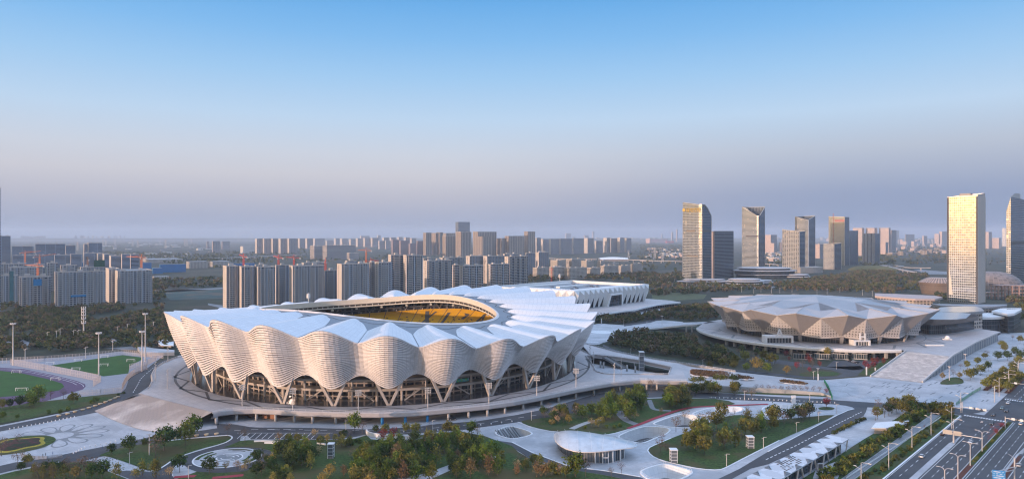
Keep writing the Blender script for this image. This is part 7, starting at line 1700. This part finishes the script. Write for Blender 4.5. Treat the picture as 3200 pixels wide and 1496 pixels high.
# misty-plain details: pale yards, teal netted ground, roads
for nm, P, mt in (('netted_ground', UP('k', [(1500,1110),(1700,1095),(2095,1098),(2095,1180),(1600,1195)]), m_teal2), ('road', UP('a', [(-50,215),(170,268),(250,300),(140,310),(-50,255)]), m_pave2), ('road', UP('a', [(640,262),(900,245),(930,262),(760,290),(640,282)]), m_pave2), ('road', UP('a', [(700,322),(960,300),(1150,345),(1150,365),(900,330)]), m_pave2),
                  ('road', UP('k', [(1435,1130),(1435,1108),(1800,1092),(2100,1078),(2100,1090)]), m_pave2), ('road', UP('l', [(0,925),(160,948),(300,980),(140,975),(0,940)]), m_pave2), ('yard', UP('n', [(430,975),(800,1000),(870,985),(1300,1010),(1200,1025),(500,1010)]), m_pave2),
                  ('road', UP('o', [(330,1120),(620,1080),(660,1150),(560,1204),(480,1204)]), m_asph), ('road', UP('o', [(1020,1140),(1080,1150),(1180,1190),(1440,1190),(1440,1160),(1100,1130)]), m_pave2), ('road', UP('u', [(0,815),(330,770),(600,690),(900,640),(900,655),(640,720),(420,790),(0,850)]), m_asph), ('plaza_paving', UP('u', [(430,590),(640,565),(640,600),(330,660),(40,680),(40,660)]), m_pave),
                  ('road', UP('g', [(740,505),(870,560),(1080,630),(1400,690),(1560,710),(1640,690),(1660,720),(1500,730),(1000,640),(740,530)]), m_asph), ('meadow', UP('u', [(430,340),(700,310),(1300,350),(1250,420),(700,450),(450,430)]), M('meadow', (.09,.10,.045), .95, .3, .1)),
                  ('road', UP('d', [(600,705),(900,740),(1300,800),(1620,790),(1700,850),(1580,885),(1250,918),(900,890),(480,850),(0,780),(0,760),(400,820),(900,868),(1100,890),(1400,890),(1460,862),(1350,830),(1000,790),(600,740)]), m_asph), ('car_park', UP('d', [(1370,740),(1900,750),(1820,800),(1560,830),(1300,800)]), m_asph),
                  ('plaza_paving', UP('v', [(1500,980),(1700,850),(1900,800),(2100,790),(2100,1100),(1300,1250)]), m_pave)):
    sheet(nm, P, mt, 2.2)
# ================= vegetation =================
def leafmat(name, col, rnd=.28):
    m = M(name, col, .9, .35, .9, spec=.15, rnd=rnd, detail=3); return m
LM = dict(dark=leafmat('leaf_dark', (.044,.070,.016)), green=leafmat('leaf_green', (.100,.140,.020)), olive=leafmat('leaf_olive', (.140,.135,.026)), yellow=leafmat('leaf_yellow', (.26,.20,.05)), russet=leafmat('leaf_russet', (.19,.12,.055)),
          red=leafmat('leaf_red', (.20,.035,.035)), bare=leafmat('leaf_bare', (.15,.105,.075)), grey=leafmat('leaf_grey', (.16,.13,.135)), tan=leafmat('leaf_tan', (.32,.23,.12)))
m_bark = M('bark', (.10,.08,.065), .9, .25, 2)
def crown_mesh(name, kind, mat, seed, n=70, leaf=.55, per=9):
    rr = random.Random(seed); vs, fs = [], []
    for c in range(n):
        # clump centre inside a uneven crown (unit tree: height 1, crown from cz0 to 1)
        while True:
            x, y, z = rr.uniform(-1,1), rr.uniform(-1,1), rr.uniform(-1,1); d = x*x+y*y+z*z
            if d < 1 and (d > .25 or rr.random() < .35): break
        if kind == 'round': sx, cz, sz = .40, .64, .33
        elif kind == 'tall': sx, cz, sz = .17 + .07*(1-z), .58, .40
        elif kind == 'vase': sx, cz, sz = .30 + .12*z, .66, .30
        elif kind == 'small': sx, cz, sz = .34, .68, .26
        else: sx, cz, sz = .62, .45, .48
        w = 1 + .35*noise.noise(Vector((x*1.7+seed, y*1.7, z*1.7)))
        cx, cy, cz_ = x*sx*w, y*sx*w, cz + z*sz*w; cr_ = rr.uniform(.05, .10)
        for k in range(per):
            p = Vector((cx + rr.gauss(0, cr_), cy + rr.gauss(0, cr_), cz_ + rr.gauss(0, cr_*.8)))
            a = Vector((rr.gauss(0,1), rr.gauss(0,1), rr.gauss(0,.8))).normalized(); b = a.cross(Vector((rr.gauss(0,1), rr.gauss(0,1), rr.gauss(0,1)))).normalized(); s = leaf*rr.uniform(.6,1.2)
            o = len(vs); vs += [tuple(p+a*s+b*s*.3), tuple(p+b*s*.8-a*s*.2), tuple(p-a*s-b*s*.3), tuple(p-b*s*.8+a*s*.25)]; fs.append((o,o+1,o+2,o+3))
    me = bpy.data.meshes.new(name); me.from_pydata(vs, [], fs); me.materials.append(mat); return me
def trunk_mesh(name, seed, kind):
    rr = random.Random(seed); mb = MB(); h = .62 if kind != 'tall' else .8; r = .018
    mb.tube([(0,0,0),(rr.uniform(-.01,.01),0,h*.5),(rr.uniform(-.02,.02),rr.uniform(-.02,.02),h)], [r,r*.75,r*.35], 6)
    for k in range(6):
        a = rr.uniform(0,6.28); z = h*rr.uniform(.4,.85); L = rr.uniform(.14,.28); up = .22 if kind != 'tall' else .3; mb.tube([(0,0,z),(cos(a)*L*.5,sin(a)*L*.5,z+up*.6),(cos(a)*L,sin(a)*L,z+up)], [r*.5,r*.35,r*.15], 4)
    me = bpy.data.meshes.new(name); me.from_pydata(mb.v, [], mb.f); me.materials.append(m_bark); return me
SPEC = dict(oak=('round','dark',80,9,.050), linden=('round','green',80,9,.050), bushy=('round','olive',76,9,.052), poplar=('tall','green',80,9,.038), poplar2=('tall','olive',64,8,.038), russet=('tall','russet',60,8,.040), maple=('vase','red',44,7,.040), bare=('vase','bare',34,7,.026), greyb=('vase','grey',30,7,.026), young=('small','tan',34,8,.045), yel=('round','yellow',60,8,.048), shrub=('bush','dark',46,9,.09), shrub2=('bush','green',46,9,.09), shrub3=('bush','yellow',40,8,.09), shrub4=('bush','olive',46,9,.09))
CW = {k: [crown_mesh('crown', v[0], LM[v[1]], i*7+q, v[2], v[4], v[3]) for q in range(3)] for i, (k, v) in enumerate(SPEC.items())}
TW = {k: [trunk_mesh('trunk', i+50+q, v[0]) for q in range(2)] for i, (k, v) in enumerate(SPEC.items()) if v[0] != 'bush'}
NAMES = dict(oak='broad_tree', linden='broad_tree', bushy='broad_tree', poplar='poplar_tree', poplar2='poplar_tree', russet='autumn_tree', maple='maple_tree', bare='sparse_tree', greyb='sparse_tree', young='young_tree', yel='yellow_tree', shrub='shrub', shrub2='shrub', shrub3='shrub', shrub4='shrub')
LOOK = dict(oak='dark green broad-crowned tree', linden='fresh green round-crowned tree', bushy='olive bushy tree', poplar='slender upright green tree', poplar2='slender olive upright tree', russet='narrow rust-brown autumn tree', maple='thin red-leaved tree', bare='sparse brownish half-bare tree', greyb='almost leafless grey tree', young='small tan-leaved young tree', yel='yellowish round tree', shrub='dark rounded shrub', shrub2='green rounded shrub', shrub3='yellow-green rounded shrub', shrub4='olive rounded shrub')
TR = random.Random(21)
def plant(kind, P, h, where, wscale=1.):
    bush = kind.startswith('shrub'); name = NAMES[kind]
    if bush:
        o = bpy.data.objects.new(name, TR.choice(CW[kind])); COL.objects.link(o)
    else:
        o = bpy.data.objects.new(name, None); COL.objects.link(o); o.empty_display_size = .2
        c = bpy.data.objects.new('crown', TR.choice(CW[kind])); COL.objects.link(c); c.parent = o; t_ = bpy.data.objects.new('trunk', TR.choice(TW[kind])); COL.objects.link(t_); t_.parent = o
    w = h*TR.uniform(.74,1.02)*wscale; o.location = P; o.scale = (w, w, h); o.rotation_euler = (0,0,TR.uniform(0,6.28)); tag(o, LOOK[kind] + ' ' + where, 'shrub' if bush else 'tree', LOOK[kind] + ' ' + where); return o
def scatter(zn, poly, n, kinds, h0, h1, where, z=0., mind=3., ws=1., avoid=()):
    W_ = [U(zn, x, y, z) for x, y in poly]; x0, x1 = min(p.x for p in W_), max(p.x for p in W_); y0, y1 = min(p.y for p in W_), max(p.y for p in W_); got = []; tries = 0
    while len(got) < n and tries < n*80:
        tries += 1; p = Vector((TR.uniform(x0,x1), TR.uniform(y0,y1), z))
        if not inside(p, W_) or any((p-q).length < mind for q in got) or any(inside(p, c) for c in COURTS): continue
        got.append(p); plant(TR.choice(kinds), p, TR.uniform(h0,h1), where, ws)
def spots(zn, L, where, z=0.):
    for x, y, kind, h in L: plant(kind, U(zn, x, y, z), h, where)
# gardens at the bottom
scatter('e', [(1000,600),(1350,500),(1700,470),(2050,440),(2300,470),(2480,600),(2470,760),(1900,840),(1000,860)], 84, ['oak','linden','poplar','russet','linden','poplar','poplar2','bushy'], 6.5, 10.5, 'in the dense garden grove at bottom centre', mind=2.9)
scatter('e', [(200,560),(560,540),(600,700),(250,740)], 16, ['poplar','poplar2','poplar','oak'], 8, 11, 'in the clump below the parking bays', mind=2.6)
scatter('e', [(0,640),(200,620),(260,780),(420,860),(0,860)], 12, ['oak','bare','yel','bushy'], 5, 7.5, 'right of the round patterned court', mind=3)
scatter('e', [(560,800),(1000,740),(1500,800),(1500,900),(560,900)], 10, ['russet','yel','bushy'], 6, 8, 'at the bottom edge below the open green', mind=3)
spots('e', [(990,330,'linden',11.5),(1070,340,'bare',8),(1205,335,'oak',5),(1300,345,'bushy',6),(1275,430,'maple',8),(1380,420,'maple',8),(1510,330,'bushy',6),(1605,345,'bushy',6.5),(1740,330,'bare',6),(1940,345,'bushy',7.5),(2010,370,'bushy',7),(2170,350,'linden',8),(2230,370,'bare',6),(235,430,'young',6),(330,425,'bushy',5),(420,430,'bushy',5),(515,450,'young',4),(590,400,'young',6),(650,460,'bushy',5.5),(720,430,'yel',5),(800,430,'yel',5),(860,475,'yel',6.5),(950,400,'greyb',5.5),(940,470,'bushy',5.5),(640,560,'young',5.5),(965,620,'bare',7),(1600,430,'oak',7),(1850,410,'oak',5)], 'in the strip gardens between stadium road and grove')
for i in range(16): plant(TR.choice(['shrub','shrub4','shrub2']), U('e', 860+i*48+TR.uniform(-12,12), 430+TR.uniform(-18,34)), TR.uniform(1.8,3), 'in the strip gardens between stadium road and grove')
spots('e', [(890,355,'shrub',3.6),(860,360,'shrub4',3.2)], 'under the large spreading tree by the stadium road')
spots('r', [(1165,860,'young',4.5),(1320,880,'young',4.8),(1500,870,'young',5),(1610,905,'young',4.5),(1665,820,'young',4.5),(1845,760,'young',4.8),(1935,730,'young',4.5),(1055,925,'oak',8),(1810,980,'oak',7.5),(2060,800,'yel',6)], 'around the round patterned court')
scatter('q', [(500,900),(1500,880),(1700,960),(1900,1010),(500,1060)], 16, ['poplar2','bare','oak','bare'], 6, 9, 'in the thicket at the lower left edge of the frame', mind=2.6)
scatter('b', [(20,900),(200,960),(560,1040),(900,1090),(900,1113),(0,1113)], 12, ['russet','bushy','young','poplar2'], 5, 8, 'on the bottom lawn below the curved dark path', mind=3)
spots('r', [(325,555,'oak',13),(185,700,'bare',13),(665,480,'bushy',12.5),(780,345,'linden',12.5),(1350,330,'bare',8.5),(1625,430,'bare',9),(575,900,'oak',8.5),(200,1000,'poplar2',9),(410,1010,'young',6),(-20,960,'poplar2',8)], 'on the lawns left of the round patterned court')
spots('q', [(2085,600,'oak',9.5),(1790,620,'oak',6),(2330,450,'shrub',3.5),(285,830,'bare',9.5),(20,640,'bare',10),(290,480,'bare',7),(440,800,'bushy',5.5),(560,980,'poplar2',6.5),(690,1000,'poplar2',6.5),(860,1010,'poplar2',7),(1030,1010,'poplar2',7),(1120,980,'bare',8.5),(1290,900,'bare',8),(1390,960,'bare',9),(1560,970,'bare',9.5),(1220,1010,'yel',6),(1730,900,'greyb',7.5),(2180,1010,'yel',5),(2490,980,'poplar2',8),(350,900,'oak',5),(1000,860,'oak',4.5)], 'at the lower left corner below the petal plaza')
spots('a', [(15,735,'bushy',7),(62,728,'oak',6.5),(128,722,'oak',8),(200,712,'linden',9.5),(262,690,'linden',12),(225,720,'linden',8),(342,668,'bare',7.5),(430,668,'bare',8),(500,695,'bushy',7.5),(20,800,'linden',5)], 'on the grassy bank below the running track')
spots('a', [(410,760,'shrub2',3),(460,740,'shrub2',2.5),(650,680,'shrub2',3.5),(620,690,'shrub2',2.5),(330,760,'shrub2',2.5),(120,790,'shrub2',2.5),(835,628,'shrub',2),(800,640,'shrub',2)], 'on the grassy bank beside the upper left road')
# central groves
scatter('b', [(280,540),(330,460),(560,420),(720,400),(760,500),(600,560),(420,575)], 17, ['oak','linden','bushy','bare','young'], 6, 9, 'in the grove by the stadium road behind the pavilion', mind=3)
scatter('b', [(780,520),(820,400),(1050,330),(1300,300),(1340,400),(1330,500),(1200,540),(1000,520)], 22, ['poplar','linden','poplar2','oak','linden'], 8, 12, 'in the middle grove between stadium deck and red path', mind=3)
scatter('b', [(1440,420),(1480,330),(1750,300),(1800,400),(1600,430)], 14, ['linden','oak','poplar2','bushy'], 8, 11, 'in the grove right of the middle by the deck edge', mind=3)
spots('b', [(1400,250,'bare',11),(1240,520,'young',5),(800,590,'young',5.5),(855,600,'yel',5.5),(905,590,'yel',6),(950,600,'shrub2',2.2),(1030,610,'shrub2',2.6),(1085,590,'shrub2',2.4),(740,610,'shrub2',2.2),(460,560,'young',5),(570,560,'yel',5.5),(400,560,'shrub3',3),(1500,460,'young',4)], 'on the open grass of the grove behind the leaf-roofed pavilion')
scatter('b', [(1780,260),(1850,240),(2280,250),(2280,280),(1850,290)], 9, ['oak','bushy','linden'], 7, 10, 'on the road verge below the hedge terrace', mind=4)
scatter('b', [(1600,740),(1760,700),(2000,620),(2200,560),(2576,560),(2576,700),(2300,780),(2000,880),(1760,860)], 30, ['poplar2','bare','bushy','bare','poplar'], 7.5, 11, 'on the lawn beside the sunken courts', mind=4)
scatter('c', [(0,600),(60,520),(300,480),(460,480),(340,560),(60,690)], 10, ['bushy','oak','bare'], 7, 11, 'at the right end of the sunken-court lawn', mind=4)
spots('b', [(1510,770,'greyb',7),(1490,850,'bare',8),(1650,640,'bare',10),(1740,560,'bare',9),(1900,600,'bare',10),(1980,560,'bare',9),(2110,530,'bushy',11),(2240,480,'greyb',5.5),(2370,460,'greyb',5.5),(2500,500,'greyb',6),(1100,1060,'greyb',6),(1000,1090,'bare',5),(640,1090,'linden',11),(740,1090,'bare',9),(250,1080,'russet',7),(340,1085,'russet',7),(90,990,'bare',7),(460,1060,'shrub4',3),(1560,860,'bare',6)], 'standing singly around the sunken courts and pavilion')
spots('c', [(590,390,'maple',6.5),(415,505,'bare',9),(510,500,'greyb',5.5),(60,630,'bushy',8)], 'on the pale tongue of paving right of the bowl courts')
# terrace rows and arena gardens
for i in range(11): plant('bare', U('d', 640+i*60, 1040+i*1.6, 0), 6.2, 'in the single row beneath the hedge terrace')
spots('d', [(60,1010,'bushy',9),(130,1000,'bushy',9),(200,1010,'bare',8),(290,985,'bushy',9),(345,985,'bushy',8),(430,985,'oak',9.5),(540,1090,'bare',7),(600,1120,'bare',9),(1300,1060,'maple',4.5),(1305,1190,'maple',7)], 'near the hedge terrace')
spots('d', [(205,835,'bushy',8),(330,815,'bushy',9),(425,835,'bushy',8.5),(550,850,'linden',7.5),(640,850,'yel',12),(745,860,'linden',8.5),(930,872,'yel',7),(1310,720,'yel',10.5)], 'in the bright row on the slope before the arena')
scatter('d', [(880,700),(1200,740),(1250,800),(1200,860),(1050,880),(960,780)], 14, ['maple','maple','maple','bare'], 5, 8, 'in the red cluster before the arena', mind=4)
scatter('d', [(1640,830),(1720,780),(1860,750),(1860,790),(1700,860)], 7, ['maple'], 6, 8, 'at the foot of the arena ramp', mind=4)
scatter('d', [(0,640),(250,640),(560,700),(860,740),(820,800),(400,800),(0,740)], 34, ['oak','oak','bare','bushy'], 7, 10.5, 'in the dark wood on the slope left of the arena', mind=4.5)
# right-hand side
scatter('c', [(1010,455),(1100,400),(1300,390),(1490,400),(1500,470),(1300,500),(1060,530)], 12, ['bare','bushy','bushy','oak'], 7, 10, 'in the triangle between side road and plaza', mind=4)
for i in range(46): plant(TR.choice(['shrub','shrub4','shrub4','shrub2']), BV(-78+i*3.6+TR.uniform(-.8,.8), -15.5+TR.uniform(-2.2,2.2)), TR.uniform(3.6,5.6), 'in the thick hedge row beside the cycle path', )
for i in range(60): plant(TR.choice(['shrub','shrub4','shrub']), BV(-78+i*2.9+TR.uniform(-.8,.8), -2.8+TR.uniform(-2.2,2.2)), TR.uniform(1.5,2.8), 'on the verge between cycle path and boulevard')
for i in range(26): plant(TR.choice(['shrub','shrub4','shrub2','shrub3']), U('c', 1520+TR.uniform(0,320), 400+TR.uniform(0,90)), TR.uniform(3,5.5), 'in the thicket left of the junction')
for i in range(14): plant(TR.choice(['shrub4','shrub']), U('c', 660+i*24, 660-i*11+TR.uniform(-6,6)), TR.uniform(1.6,2.6), 'in the low hedge along the side road')
for i in range(26): plant(TR.choice(['shrub','shrub4']), BV(2+i*3.6, 26.1), 1.5, 'clipped in the boulevard median')
for r_, (sx, sy) in enumerate(((1440,1083),(1550,1098),(1645,1110))):
    a = U('f', sx, sy); n_ = (9, 9, 7)[r_]
    for i in range(n_): plant('bushy', a + BD*(4+i*8.5) + BN*TR.uniform(-.4,.4), TR.uniform(6.5,8), 'in the planted rows at the far side of the junction')
for sx, sy, L in ((1440,1083,80),(1550,1098,80),(1645,1110,66)):
    a = U('f', sx, sy); mb = MB(); mb.add([a-BN*1.6+Vector((0,0,.36)), a+BN*1.6+Vector((0,0,.36)), a+BN*1.6+BD*L+Vector((0,0,.36)), a-BN*1.6+BD*L+Vector((0,0,.36))], [(0,1,2,3)]); struct('planted_strip', mb, m_soil)
spots('f', [(1300,985,'bushy',8.5),(1335,965,'bushy',8),(1270,880,'bushy',7),(1210,880,'bare',5),(1040,985,'yel',6),(1140,960,'bare',7),(1200,975,'yel',5.5),(1370,845,'bushy',7),(1400,930,'bushy',8),(1470,900,'oak',8.5),(1440,790,'bushy',6),(1460,760,'bare',6),(1560,800,'oak',8.5),(1620,720,'bushy',8),(1650,800,'oak',9),(1720,760,'oak',9),(1780,800,'oak',9),(1600,680,'bushy',7),(1700,610,'bare',6),(1770,640,'bushy',8),(1840,700,'oak',9),(1760,850,'bushy',8.5),(1700,900,'bushy',8),(1830,780,'oak',9)], 'on the pale paving right of the arena ramp')
for i in range(2): plant('maple', BV(62+i*16, 25.5), 4.5, 'in the boulevard median near the junction')
# clipped hedge beds on the terrace
def hedge(P, h, label):
    c = sum(P, Vector())/len(P); t = thing('hedge_bed', label, 'hedge', c); mb = MB(); mb.prism([(p.x,p.y) for p in P], 0, 1, top=False)
    mb = MB(); n = len(P); zs = [p.z for p in P]
    for i in range(n): a, b = P[i], P[(i+1) % n]; mb.bar(a+Vector((0,0,.2)), b+Vector((0,0,.2)), .6, .5)
    mb.build('kerb', m_wht, t)
    vs, fs = [], []; rr = random.Random(2); x0, x1 = min(p.x for p in P), max(p.x for p in P); y0, y1 = min(p.y for p in P), max(p.y for p in P); k = 0
    A_ = (x1-x0)*(y1-y0)
    for _ in range(int(A_*5)):
        p = Vector((rr.uniform(x0,x1), rr.uniform(y0,y1), 0))
        if not inside(p, P): continue
        w = [1/((p.x-q.x)**2+(p.y-q.y)**2+.01) for q in P]; z = sum(a*b for a, b in zip(w, zs))/sum(w) + rr.uniform(.2, h)
        a = Vector((rr.gauss(0,1), rr.gauss(0,1), rr.gauss(0,.7))).normalized()*.45; b = a.cross(Vector((rr.gauss(0,1), rr.gauss(0,1), rr.gauss(0,1)))).normalized()*.4; o = len(vs); p.z = z; vs += [tuple(p+a), tuple(p+b), tuple(p-a), tuple(p-b)]; fs.append((o,o+1,o+2,o+3))
    m2 = MB(); m2.v = vs; m2.f = fs; m2.uv = [None]*len(fs); m2.mi = [0]*len(fs); m2.build('foliage', LM['russet'], t)
hedge([U('d', x, y, z) for x, y, z in ((20,850,6.2),(40,830,6.2),(300,850,6.0),(560,895,4.9),(628,915,4.6),(560,922,4.6),(300,905,5.7),(60,885,6.2),(22,870,6.2))], 1.3, 'long brownish clipped hedge bed on the pale terrace')
hedge([U('d', x, y, z) for x, y, z in ((860,935,3.1),(900,925,2.9),(1050,945,2.1),(1140,965,1.6),(1100,973,1.8),(960,960,2.5),(870,948,3.0))], 1.2, 'short brown-green clipped hedge bed at the lower end of the terrace')
# ---------- woods that read as one mass ----------
def woods(name, areas, label, mats, leaf=1.6, per=26, hs=(6,10)):
    """each area: zone, outline, number of trees"""
    rr = random.Random(len(areas)*13+per); B = [([], []) for _ in mats]
    for zn, poly, n in areas:
        W_ = [U(zn, x, y) for x, y in poly]; x0, x1 = min(p.x for p in W_), max(p.x for p in W_); y0, y1 = min(p.y for p in W_), max(p.y for p in W_); k = 0; tries = 0
        while k < n and tries < n*30:
            tries += 1; p = Vector((rr.uniform(x0,x1), rr.uniform(y0,y1), 0))
            if not inside(p, W_): continue
            if noise.noise(Vector((p.x*.012, p.y*.012, 3))) < -.28: continue
            k += 1; h = rr.uniform(*hs); r = h*rr.uniform(.32,.5); vs, fs = B[rr.randrange(len(mats))]
            for q in range(per):
                u = Vector((rr.gauss(0,1), rr.gauss(0,1), rr.gauss(0,1))).normalized(); c = p + Vector((u.x*r, u.y*r, h*.62+u.z*h*.36))*1.0; c = Vector((p.x+u.x*r*rr.uniform(.6,1), p.y+u.y*r*rr.uniform(.6,1), h*.6+u.z*h*.38*rr.uniform(.6,1)))
                a = Vector((rr.gauss(0,1), rr.gauss(0,1), rr.gauss(0,.8))).normalized(); b = a.cross(Vector((rr.gauss(0,1), rr.gauss(0,1), rr.gauss(0,1)))).normalized(); s = leaf*rr.uniform(.6,1.2); o = len(vs)
                vs += [tuple(c+a*s), tuple(c+b*s*.8), tuple(c-a*s), tuple(c-b*s*.8)]; fs.append((o,o+1,o+2,o+3))
    vs, fs, mi = [], [], []
    for i, (v, f) in enumerate(B):
        o = len(vs); vs += v; fs += [tuple(o+x for x in q) for q in f]; mi += [i]*len(f)
    mb = MB(); mb.v = vs; mb.f = fs; mb.uv = [None]*len(fs); mb.mi = mi; mb.build(name, mats, label=label, kind='stuff')
wm = [M('wood_dark', (.050,.066,.024), .95, .4, .08, spec=.1), M('wood_olive', (.105,.105,.034), .95, .4, .08, spec=.1), M('wood_brown', (.135,.100,.056), .95, .4, .08, spec=.1)]
woods('woodland', [('a', [(0,70),(1050,55),(1180,120),(1180,330),(1000,330),(820,330),(400,360),(0,400),(-40,300)], 1400), ('g', [(740,480),(950,440),(1400,400),(1800,420),(2100,520),(2400,700),(2400,800),(1900,700),(1640,660),(1400,640),(1080,580),(880,530)], 360),
                   ('g', [(560,255),(640,180),(1000,190),(1300,140),(1700,60),(2100,0),(2190,180),(1900,215),(1500,190),(1250,215),(1000,250),(700,235)], 420), ('g', [(870,440),(930,390),(1260,340),(1330,330),(1300,400),(1000,445)], 26)], 'dense autumn woods of olive, dark green and brown trees around the halls', wm, 1.05, 46, (5,8.5))
woods('woodland', [('k', [(1435,1010),(1700,1000),(2090,1000),(2090,1080),(1800,1085),(1435,1100)], 180), ('a', [(0,40),(1100,40),(1100,80),(0,75)], 120), ('n', [(0,900),(400,890),(410,960),(800,1010),(1250,1000),(1500,960),(1900,900),(2100,870),(2400,880),(2400,1090),(2100,1070),(1600,1050),(1100,1050),(600,1080),(300,1100),(110,1100)], 1700), ('m', [(1200,670),(1500,690),(2200,650),(2400,640),(2400,740),(2250,730),(1700,700),(1200,740)], 330),
                   ('o', [(1430,900),(2200,860),(2200,1100),(1900,1120),(1430,1010)], 120), ('o', [(860,1010),(1440,960),(1440,1060),(880,1090)], 120), ('v', [(1750,280),(2100,290),(2100,560),(1950,640),(1900,520),(1980,430),(1740,390)], 60), ('v', [(560,190),(740,190),(820,320),(700,300)], 26), ('t', [(0,900),(380,880),(400,1050),(0,1060)], 220), ('p', [(1905,700),(2087,690),(2087,960),(1905,1000)], 90)], 'tree belts and parkland behind the halls, olive and brown', wm, 1.9, 22, (7,11))
woods('woodland', [('k', [(950,740),(2100,780),(2100,900),(1750,900),(1400,810),(960,760)], 420), ('n', [(0,620),(400,620),(400,880),(0,870)], 420), ('m', [(2100,340),(2408,330),(2408,640),(2290,620),(2150,540)], 260), ('o', [(740,860),(1440,860),(1440,970),(740,1010)], 160), ('n', [(1180,700),(1335,690),(1335,830),(1180,830)], 60), ('l', [(0,460),(960,400),(1400,520),(1700,470),(1700,540),(100,560)], 420), ('k', [(0,620),(700,620),(1900,640),(1900,740),(960,740),(700,680),(0,690)], 500), ('n', [(1900,760),(2400,700),(2400,880),(2250,860)], 160)], 'dark tree belts across the hazy plain', wm[:2], 4.2, 9, (7,12))
# ================= air =================
mh = bpy.data.materials.new('haze'); mh.use_nodes = True; th_ = mh.node_tree; th_.nodes.clear()
oh = th_.nodes.new('ShaderNodeOutputMaterial'); vh = th_.nodes.new('ShaderNodeVolumePrincipled')
vh.inputs['Color'].default_value = (.72,.84,1.0,1); vh.inputs['Density'].default_value = .000062; vh.inputs['Anisotropy'].default_value = .0
th_.links.new(vh.outputs[0], oh.inputs['Volume'])
mb = MB(); mb.prism([(-13000,-400),(13000,-400),(13000,13500),(-13000,13500)], -12, 236, bottom=True)
hz = mb.build('haze', mh, kind='stuff'); 
SC.cycles.use_denoising = True; SC.cycles.use_adaptive_sampling = False; SC.cycles.volume_bounces = 0; SC.cycles.filter_width = 1.2
